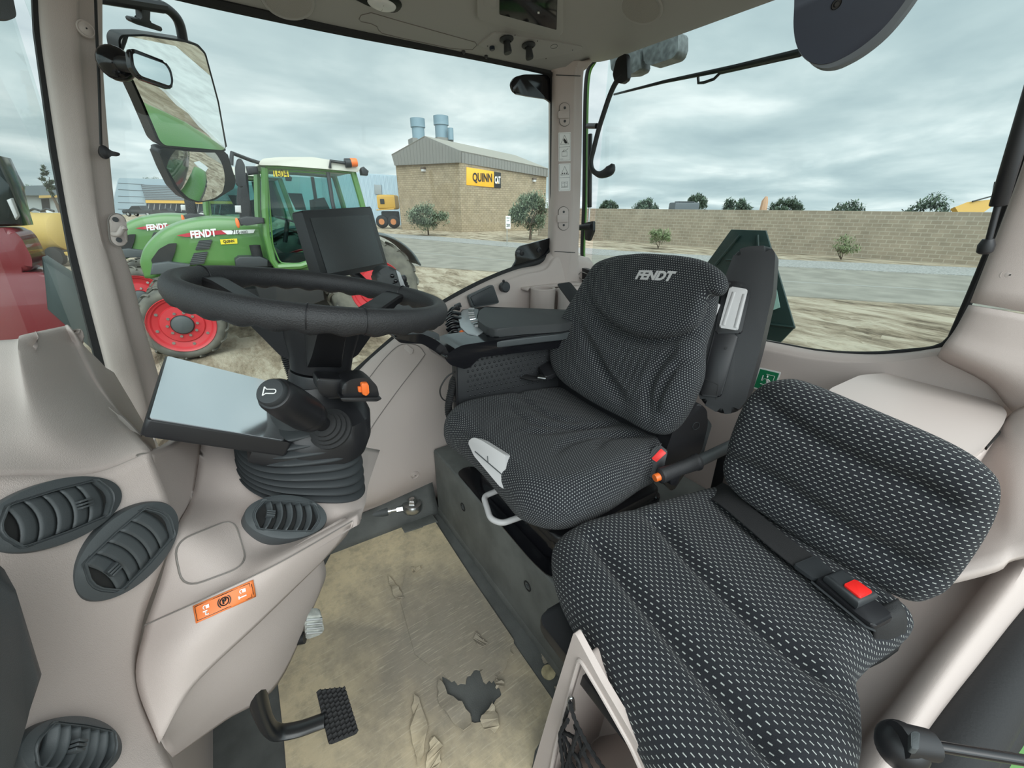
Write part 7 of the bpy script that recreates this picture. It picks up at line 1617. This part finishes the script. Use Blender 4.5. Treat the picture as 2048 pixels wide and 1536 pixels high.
gw = flat('nose_grille', [(308, 535), (302, 520), (318, 498), (338, 487), (354, 486), (350, 505), (340, 530), (330, 540)], INK, bn, .02, 0, .02)
for pts in ([(398, 481), (425, 479), (418, 498), (390, 500)], [(388, 506), (416, 503), (408, 527), (378, 530)]):
    f_ = flat('side_vent', pts, DARK, bn, .015, 0, .015)
    bm = bm_new(); (a, b_, c_, d_) = [V((*p, 0)) for p in pts]
    for k in range(1, 6):
        u = k/6; p, q_ = a.lerp(d_, u), b_.lerp(c_, u); add_tube(bm, [Sd(p.x, p.y, .018), Sd(q_.x, q_.y, .018)], .006, 4)
    obj('vent_bars', bm, GREY, f_)
REDD = mat('decal_red', (0.45, 0.03, 0.05), .5)
st = flat('side_stripe', [(353, 471), (376, 466), (448, 460), (455, 468), (372, 474)], REDD, bn, .004, .004)
flat('white_stripe', [(443, 461), (510, 459), (507, 466), (455, 469)], WHITE, bn, .004, .005)
LFm = Frame(Sd(407, 467, .012), Sd(435, 463.5, .012)-Sd(380, 468.5, .012), (0, 0, 1)); lwid = (Sd(435, 464, .012)-Sd(380, 468, .012)).length
lettering('side_lettering', 'FENDT', LFm, .12, WHITE, bn, width=lwid, shear=.25, bold=.04, depth=.003)
LF2 = Frame(Sd(471, 464, .012), Sd(490, 463, .012)-Sd(460, 465, .012), (0, 0, 1)); lettering('side_lettering', '716', LF2, .07, INK, bn, width=(Sd(478, 464, .012)-Sd(463, 464, .012)).length, shear=.2, depth=.003)
LF3 = Frame(Sd(488, 464, .012), LF2.x, (0, 0, 1)); lettering('side_lettering', 'VARIO', LF3, .045, INK, bn, width=(Sd(496, 464, .012)-Sd(481, 464, .012)).length, shear=.2, depth=.003)
YD = mat('tag_yellow', (0.80, 0.62, 0.03), .5)
tg_ = flat('dealer_tag', [(440, 479), (474, 477), (475, 487), (442, 489)], YD, bn, .004, .004)
LF4 = Frame(Sd(457.5, 483, .01), Sd(470, 482, .01)-Sd(445, 484, .01), (0, 0, 1)); lettering('tag_lettering', 'QUINN', LF4, .055, INK, tg_, width=(Sd(469, 482, .01)-Sd(447, 484, .01)).length, bold=.03, depth=.003)
# chassis, engine block, boxes
bm = bm_new(); add_box(bm, V((.9, YH+.42, ZG+.75)), (3.0, .55, .55), None, .03); obj('chassis', bm, RUBBER, tr)
bm = bm_new(); add_box(bm, V((cF.x, YW+1.1, ZG+.62)), (.3, 1.6, .25), None, .04); obj('front_axle', bm, DARK, tr)
obj('battery_box', side([(470, 520), (478, 514), (520, 513), (536, 520), (536, 534), (472, 534)], YW+.10, YW+.5, .02), DARK, tr)
bm = bm_new(); c = py(515, 514, YW+.25); add_cyl(bm, c+V((0, 0, -.05)), c+V((0, 0, .20)), .085, 16); obj('filter_can', bm, RUBBER, tr)
obj('step_box', side([(500, 540), (640, 540), (650, 600), (600, 620), (520, 600)], YW+.12, YW+.5, .02), RUBBER, tr)
obj('toolbox', side([(304, 528), (335, 524), (380, 530), (380, 545), (300, 550)], YW+.25, YW+.45, .02), GREY, tr)
# cab
YC = YW+.12; YC2 = YC+1.62
K = lambda x, y, o=0.0: py(x, y, YC+o)
def post(name, P, r, m_=GP, both=True):
    bm = bm_new(); add_tube(bm, [K(x, y) for x, y in P], r, 8); o = obj(name, bm, m_, tr)
    if both:
        bm = bm_new(); add_tube(bm, [K(x, y)+V((0, 1.5, 0)) for x, y in P], r, 8); obj(name, bm, m_, tr)
post('front_post', [(529, 336), (530, 420), (533, 470), (545, 520), (556, 536)], .055)
post('rear_post', [(706, 344), (722, 400), (735, 450)], .055)
post('middle_post', [(656, 345), (664, 400), (672, 440)], .035, DARK)
post('door_sill', [(556, 534), (600, 532), (640, 520), (660, 490)], .06)
post('top_rail', [(530, 333), (620, 337), (706, 345)], .03)
pn = [K(x, y, .03) for x, y in ((534, 340), (655, 347), (668, 415), (675, 470), (640, 505), (608, 528), (560, 526), (545, 490))]
bm = bm_new(); add_prism(bm, pn, V((0, .006, 0))); obj('door_glass', bm, TGLASS, tr)
bm = bm_new(); add_tube(bm, resample(rounded([p-V((0, .01, 0)) for p in pn], .06), 80), .014, 6, closed=True); obj('door_frame', bm, GP, tr)
pn = [K(x, y, .03) for x, y in ((661, 347), (703, 349), (722, 410), (730, 440), (676, 440), (668, 400))]
bm = bm_new(); add_prism(bm, pn, V((0, .006, 0))); obj('rear_side_glass', bm, TGLASS, tr)
# far side panes let the sky through
bm = bm_new(); add_prism(bm, [p+V((0, 1.5, 0)) for p in [K(534, 340), K(703, 349), K(730, 440), K(600, 528), K(545, 490)]], V((0, .006, 0))); obj('far_glass', bm, TGLASS, tr)
rfp = [(517, 330), (521, 321), (527, 317), (560, 314), (625, 314), (680, 323), (722, 335), (716, 344), (640, 337), (560, 331)]
bm = bm_new(); P = [K(x, y, -.10) for x, y in rfp]; add_prism(bm, rounded(P, .03), V((0, 1.95, 0)), .05, 3); obj('cab_roof', bm, CREAM, tr)
# lower cab sheet and fender
obj('lower_panel', side([(548, 536), (600, 533), (640, 520), (662, 492), (680, 520), (660, 560), (560, 548)], YC+.05, YC+.3, .02), GP, tr)
fd = []
for k in range(13):
    a = math.radians(160-k*11.5); fd.append([cR+V((math.cos(a)*1.05, -.02, math.sin(a)*1.05)), cR+V((math.cos(a)*1.08, .3, math.sin(a)*1.08)), cR+V((math.cos(a)*1.05, .66, math.sin(a)*1.05))])
bm = bm_new(); add_patch(bm, fd, 2, 2); o = obj('rear_fender', bm, mat('grey_fender', (.10, .115, .12), .5), tr, 60, solid=.03)
# mirrors, exhaust, lamps
bm = bm_new(); add_tube(bm, [K(520, 326, .0), K(500, 320, -.25), K(464, 306, -.55), K(462, 330, -.55)], .03, 8); obj('mirror_arm', bm, BLACK, tr)
obj('mirror_housing', side([(474, 318), (482, 316), (490, 330), (492, 368), (484, 376), (472, 370), (470, 335)], YC-.5, YC-.38, .03, .03), BLACK, tr)
obj('exhaust_stack', side([(478, 345), (496, 345), (500, 400), (506, 445), (482, 445), (474, 400)], YC+.3, YC+.5, .05), RUBBER, tr)
obj('roof_lamp_cluster', side([(492, 332), (515, 332), (518, 347), (496, 350)], YC+.05, YC+.25, .03), BLACK, tr)
obj('front_lamp_arm', side([(476, 437), (492, 432), (528, 436), (530, 447), (492, 449), (482, 452)], YC-.1, YC+.05, .02), BLACK, tr)
bm = bm_new(); add_ball(bm, K(475, 446, -.1), .05, 10, (.6, .6, 1.6)); o = obj('indicator', bm, ORANGE, tr)
obj('side_lamp', side([(470, 411), (482, 411), (483, 426), (471, 425)], YC-.12, YC-.02, .02), LGREY, tr)
bm = bm_new(); add_tube(bm, [K(660, 336, -.12), K(661, 322, -.14), K(690, 326, -.14)], .026, 8); add_cyl(bm, K(690, 326, -.14), K(701, 326, -.14), .075, 12); bk_ = obj('beacon_arm', bm, BLACK, tr)
bm = bm_new(); add_cyl(bm, K(700, 325, -.14), K(714, 325, -.14), .07, 16, .015); o = obj('beacon_light', bm, ORANGE, tr); o['label'] = 'orange beacon light'
obj('rear_work_lamp', side([(722, 336), (728, 333), (738, 342), (736, 351), (724, 350)], YC-.15, YC, .02), BLACK, tr)
nt_ = [K(x, y, .015) for x, y in ((546, 340), (576, 341), (578, 354), (547, 353))]
bm = bm_new(); add_prism(bm, nt_, V((0, -.006, 0))); tg2 = obj('number_tag', bm, YD, tr); tg2['label'] = 'yellow tag reading 1604'
NFr = Frame(K(562, 347, .004), K(575, 347.6, .004)-K(549, 346.6, .004), (0, 0, 1)); lettering('tag_lettering', '1604', NFr, .12, INK, tg2, width=(K(575, 347, .004)-K(549, 347, .004)).length, depth=.003)
# things inside the cab
obj('cab_monitor', side([(576, 386), (604, 387), (613, 420), (592, 420)], YC+.6, YC+.66, .01), INK, tr)
obj('cab_seat', side([(625, 400), (650, 395), (662, 420), (668, 470), (640, 500), (600, 490), (605, 470), (635, 465)], YC+.6, YC+1.0, .05), RUBBER, tr)
bm = bm_new(); c = K(575, 440, .75); add_tube(bm, [c+V((.19*math.cos(a), .19*math.sin(a), -.06*math.cos(a))) for a in [k*.3 for k in range(21)]], .018, 8, closed=True); add_tube(bm, [c, c+V((-.12, 0, -.4))], .04, 8); obj('cab_steering_wheel', bm, BLACK, tr)
bm = bm_new(); add_box(bm, V((K(600, 520).x, YC+.8, K(600, 520).z-.05)), (1.5, 1.45, .1), None, .02); obj('cab_floor', bm, RUBBER, tr)
# second tractor behind: a copy farther off, with its own pieces
skip = ('number_tag', 'dealer_tag', 'beacon_arm', 'beacon_light')
def kids(o): return [c for c in bpy.data.objects if c.parent == o]
def copy_tree(o, parent=None):
    if o.name.split('.')[0] in skip: return
    c = o.copy(); COL.objects.link(c)
    if parent: c.parent = parent
    for ch in kids(o): copy_tree(ch, c)
    return c
skip_ = {'number_tag', 'dealer_tag', 'beacon_arm', 'beacon_light'}
t2 = tr.copy(); COL.objects.link(t2)
for ch in kids(tr):
    if ch.name.split('.')[0] not in skip_: copy_tree(ch, t2)
YH2 = YH+3.1; d2x = py(315, 455, YH2).x-Sd(407, 466).x; d2z = 0
t2.location = tr.location+V((d2x, 3.1, d2z)); t2['label'] = 'second green tractor parked behind the one with tag 1604'

# ------------------------------------------------------------------ vehicles far behind
def pickup(lab, x, y, wpx, col, group, face=1, D=None):
    b = gp_(x, y); t = thing('pickup_truck', lab, 'pickup truck', b, group)
    D = (b-CAM).dot(FW); L_ = wpx*D/FPX; s = L_/5.4; ex_ = V((RT.x, RT.y, 0)).normalized(); ey_ = V((-ex_.y, ex_.x, 0)); ez_ = V((0, 0, 1))
    F = lambda a, b2_, c: b+ex_*(a*s*face)+ey_*(b2_*s)+ez_*(c*s)
    m_ = mat('truck_paint', col, .35, coat=.5)
    bm = bm_new(); add_prism(bm, [F(a, -.9, c) for a, c in ((-2.7, .45), (2.65, .45), (2.7, .95), (2.4, 1.10), (1.2, 1.15), (-2.7, 1.15))], ey_*(1.8*s), .05*s); obj('truck_body', bm, m_, t)
    bm = bm_new(); add_prism(bm, [F(a, -.82, c) for a, c in ((-.9, 1.12), (1.5, 1.12), (.75, 1.75), (-.65, 1.80))], ey_*(1.64*s), .05*s); cb_ = obj('truck_cab', bm, m_, t)
    bm = bm_new(); add_prism(bm, [F(a, -.835, c) for a, c in ((-.75, 1.18), (1.2, 1.18), (.65, 1.66), (-.58, 1.70))], ey_*(1.67*s)); obj('cab_glass', bm, INK, cb_)
    for a in (-1.75, 1.75):
        for b2_ in (-.92, .70):
            bm = bm_new(); add_cyl(bm, F(a, b2_, .40), F(a, b2_+.24, .40), .40*s, 16, .05*s); w_ = obj('wheel', bm, RUBBER, t)
            bm = bm_new(); add_cyl(bm, F(a, b2_-.01, .40), F(a, b2_+.02, .40), .22*s, 12); obj('hubcap', bm, STEEL, w_)
    return t
DKT = (.03, .034, .037)
pickup('dark pickup truck parked in front of the showroom, leftmost of the row', 286, 433, 60, DKT, 'pickups at the showroom', -1)
pickup('dark pickup truck parked in front of the showroom, middle of the row', 338, 431, 40, DKT, 'pickups at the showroom', -1)
pickup('dark pickup truck parked in front of the showroom, rightmost of the row', 378, 431, 34, (.035, .04, .045), 'pickups at the showroom', -1)
pickup('white pickup truck beyond the yellow tanks, left one', 98, 434, 38, (.7, .7, .7), 'white trucks at the depot', -1)
pickup('white pickup truck beyond the yellow tanks, right one', 128, 432, 26, (.7, .7, .7), 'white trucks at the depot', -1)
pickup('white pickup truck half hidden behind the second green tractor', 409, 431, 20, (.7, .7, .7), 'white trucks at the depot', -1)
# yellow tank trailers seen through the windscreen
TY = mat('tank_yellow', (0.50, 0.34, 0.10), .45)
def tank(lab, x, y, rpx, lpx):
    b = gp_(x, y); D = (b-CAM).dot(FW); r = rpx*D/FPX; Ln = lpx*D/FPX
    t = thing('tank_trailer', lab, 'trailer', b, 'yellow tank trailers'); ex_ = V((RT.x, RT.y, 0)).normalized(); ey_ = V((-ex_.y, ex_.x, 0)); zc = r*1.75
    bm = bm_new(); add_lathe(bm, [(r*.3, -Ln/2-.08*r), (r*.8, -Ln/2), (r, -Ln/2+.2*r), (r, Ln/2-.2*r), (r*.8, Ln/2), (r*.3, Ln/2+.08*r)], b+V((0, 0, zc)), ex_, 28); tk_ = obj('tank', bm, TY, t)
    bm = bm_new(); add_tube(bm, [b+ex_*(-Ln*.1)-ey_*r*1.05+V((0, 0, zc+r*.9)), b+ex_*(-Ln*.1)-ey_*r*1.25+V((0, 0, zc)), b+ex_*(Ln*.05)-ey_*r*1.3+V((0, 0, r*.6))], r*.07, 8); obj('fill_pipe', bm, TY, t)
    bm = bm_new(); add_box(bm, b+V((0, 0, r*.62)), (Ln*1.1, r*1.4, r*.18), Matrix((ex_, ey_, V((0, 0, 1)))).transposed(), r*.03); obj('trailer_frame', bm, TY, t)
    for s in (-.3, .3):
        bm = bm_new(); c = b+ex_*(Ln*s)-ey_*r*.9+V((0, 0, r*.5)); add_cyl(bm, c, c+ey_*r*.3, r*.5, 18, r*.06); obj('wheel', bm, RUBBER, t)
    bm = bm_new(); add_tube(bm, [b+ex_*(Ln*(k/8-.4))+V((0, 0, zc+r*(1.08+.12*(k % 2)))) for k in range(7)], r*.06, 6); obj('spray_fittings', bm, DARK, t)
tank('yellow tank trailer beside the windscreen pillar, right one', 118, 527, 34, 95)
tank('yellow tank trailer behind the red shapes, left one', 62, 512, 30, 70)
# yellow machine behind the terminal screen
ym = thing('yellow_carrier', 'yellow tank carrier with orange wheels beside the metal shed', 'machine', gp_(778, 456))
b = gp_(778, 456); D = (b-CAM).dot(FW); k_ = D/FPX; ex_ = V((RT.x, RT.y, 0)).normalized(); ey_ = V((-ex_.y, ex_.x, 0)); rt_ = Matrix((ex_, ey_, V((0, 0, 1)))).transposed()
bm = bm_new(); add_box(bm, b+V((0, 0, 47*k_))+ex_*4*k_, (34*k_, 30*k_, 26*k_), rt_, 4*k_, 3); obj('tank', bm, CY, ym)
bm = bm_new(); add_box(bm, b+V((0, 0, 48*k_))-ey_*15.5*k_-ex_*3*k_, (8*k_, 1*k_, 9*k_), rt_, .5*k_); obj('panel', bm, INK, ym)
bm = bm_new(); add_box(bm, b+V((0, 0, 22*k_))+ex_*6*k_, (30*k_, 20*k_, 18*k_), rt_, 2*k_); obj('chassis', bm, RUBBER, ym)
for s in (-9, 14):
    bm = bm_new(); c = b+ex_*s*k_-ey_*14*k_+V((0, 0, 12*k_)); add_cyl(bm, c, c+ey_*6*k_, 12*k_, 20, 1.5*k_); w_ = obj('wheel', bm, RUBBER, ym)
    bm = bm_new(); add_cyl(bm, c-ey_*.5*k_, c+ey_*1*k_, 5.5*k_, 16); obj('wheel_disc', bm, mat('wheel_orange', (.45, .16, .05), .5), w_)
bm = bm_new(); add_tube(bm, [b+V((0, 0, 33*k_))-ex_*16*k_-ey_*15*k_, b+V((0, 0, 35*k_))+ex_*18*k_-ey_*15*k_], 1.2*k_, 6); obj('rail', bm, CY, ym)

# red and dark shapes built in place of the windscreen reflection, left edge
rm = thing('red_stand_in', 'red and dark shapes added beyond the windscreen in place of its reflection, left edge', 'tractor', py(20, 640, 4.2))
rm.location.z = ZG
YR = 4.2
R_ = lambda x, y, o=0.0: py(x, y, YR+o)
REDM = mat('reflected_red', (0.17, 0.013, 0.02), .3, coat=.5)
bm = bm_new(); add_prism(bm, rounded([R_(x, y) for x, y in ((-200, 458), (20, 456), (42, 474), (66, 520), (62, 545), (-200, 545))], .08), V((0, 0.3, 0)), .05, 3); obj('bonnet', bm, REDM, rm)
bm = bm_new(); add_prism(bm, rounded([R_(x, y) for x, y in ((-200, 545), (95, 545), (140, 585), (150, 720), (-200, 760))], .06), V((0, 0.3, 0)), .05, 3); obj('lower_body', bm, REDM, rm)
bm = bm_new(); add_prism(bm, [R_(x, y, .05) for x, y in ((-200, 300), (-8, 310), (18, 370), (42, 452), (-200, 460))], V((0, 0.3, 0)), .05); cbn = obj('cab', bm, mat('dark_stand_in_gloss', (.012, .018, .018), .12), rm)
bm = bm_new(); add_prism(bm, [R_(x, y, -.05) for x, y in ((12, 400), (22, 396), (36, 432), (30, 440))], V((0, .05, 0)), .01); obj('side_lamp', bm, LGREY, cbn)
bm = bm_new(); add_prism(bm, [R_(x, y, -.02) for x, y in ((80, 515), (150, 560), (172, 590), (180, 700), (90, 620))], V((0, .2, 0)), .04); obj('fender', bm, mat('dark_teal_reflection', (.035, .05, .05), .4), rm)  # teal sheet painted for the dash reflected low in the windscreen
bm = bm_new(); c = R_(60, 720, .3); add_lathe(bm, [(.3, 0), (.55, .02), (.6, .1), (.6, .4), (.5, .45)], V((c.x-.2, c.y, ZG+.6)), (0, 1, 0), 32); obj('wheel', bm, TYRE, rm)

# ================================================================== OUR OWN TRACTOR'S OUTSIDE PARTS
# large outside mirror with wide-angle lower glass on a roof bracket
mm = thing('exterior_mirror', 'large two-part outside mirror on a black arm ahead of the side window', 'mirror', py(340, 230, 1.78))
MO = py(345, 190, 1.78); MN2 = V((0.64, -0.66, -0.35)).normalized()
def Mq(x, y, l=0.0): return pp(x, y, MO+MN2*l, MN2)
up_ = [(236, 80), (242, 69), (288, 68), (369, 80), (396, 88), (412, 106), (438, 203), (455, 298), (447, 304), (327, 294), (314, 282), (281, 203), (253, 142), (239, 100)]
bm = bm_new(); add_prism(bm, rounded([Mq(x, y, -.002) for x, y in up_], .008), -MN2*.035, .010, 2); sh1 = obj('upper_shell', bm, BLACK, mm, 50)
ui = [(240, 82), (245, 73), (288, 72), (368, 84), (393, 92), (408, 108), (434, 204), (450, 296), (444, 300), (328, 290), (318, 280), (285, 202), (257, 141), (243, 99)]
bm = bm_new(); add_prism(bm, rounded([Mq(x, y, 0) for x, y in ui], .008), MN2*.002); g1 = obj('upper_glass', bm, MIRROR, sh1); g1['label'] = 'flat mirror glass'
lo2 = [(317, 302), (327, 296), (454, 304), (472, 362), (468, 377), (430, 400), (396, 406), (371, 399), (350, 377), (332, 340)]
bm = bm_new(); add_prism(bm, rounded([Mq(x, y, -.002) for x, y in lo2], .008), -MN2*.035, .010, 2); sh2 = obj('lower_shell', bm, BLACK, mm, 50)
li = [(321, 304), (329, 299), (451, 307), (468, 362), (464, 374), (428, 396), (396, 402), (374, 395), (354, 375), (336, 339)]
Lc = sum((Mq(x, y) for x, y in li), V())/len(li); RAD = .45
bm = bm_new(); P = resample(rounded([Mq(x, y, 0) for x, y in li], .01), 60); rg = []
for k in range(9):
    s = (k+.001)/8; rr = []
    for p in P:
        q_ = Lc.lerp(p, s); d_ = (q_-Lc).length; rr.append(bm.verts.new(q_+MN2*(.012-d_*d_/(2*RAD))))
    rg.append(rr)
for A, Bq in zip(rg, rg[1:]):
    for i in range(60): bm.faces.new((A[i], Bq[i], Bq[(i+1) % 60], A[(i+1) % 60]))
bmesh.ops.recalc_face_normals(bm, faces=bm.faces[:]); g2_ = obj('lower_glass', bm, MIRROR, sh2, 60); g2_['label'] = 'convex wide-angle mirror glass'
bm = bm_new(); add_tube(bm, [Mq(180, -10, -.02), Mq(250, 2, -.02), Mq(325, 14, -.02)], .020, 10, flat=.7); arm_ = obj('bracket_bar', bm, BLACK, mm)
bm = bm_new(); add_tube(bm, catmull([Mq(315, 8, -.02), Mq(340, 22, -.02), Mq(358, 45, -.02), Mq(367, 85, -.02)], 6), .013, 10); obj('bracket_tube', bm, BLACK, arm_)
bm = bm_new(); add_prism(bm, rounded([Mq(x, y, -.01) for x, y in ((283, 10), (301, 14), (300, 44), (325, 55), (324, 64), (300, 57), (270, 48), (263, 42), (264, 36), (285, 40))], .004), -MN2*.02, .003); obj('bracket_hook', bm, BLACK, arm_)
# rear fender, wheel and roof edge of our own tractor, seen in the outside mirrors
of_ = thing('own_fender', 'green rear fender and wheel of this tractor showing in the outside mirror', 'fender', (1.7, 1.9, ZG))
g = []
for k in range(15):
    a = math.radians(185-k*13); g.append([V((1.75+math.cos(a)*1.0, 1.66, -.08+math.sin(a)*.72)), V((1.75+math.cos(a)*1.02, 1.9, -.08+math.sin(a)*.74)), V((1.75+math.cos(a)*1.0, 2.2, -.08+math.sin(a)*.70))])
bm = bm_new(); add_patch(bm, g, 2, 3); obj('fender_shell', bm, GREENP, of_, 60, solid=.02)
wheel(of_, (1.75, 1.78, -.36), .84, .55, .48, 'rear_wheel', 20)
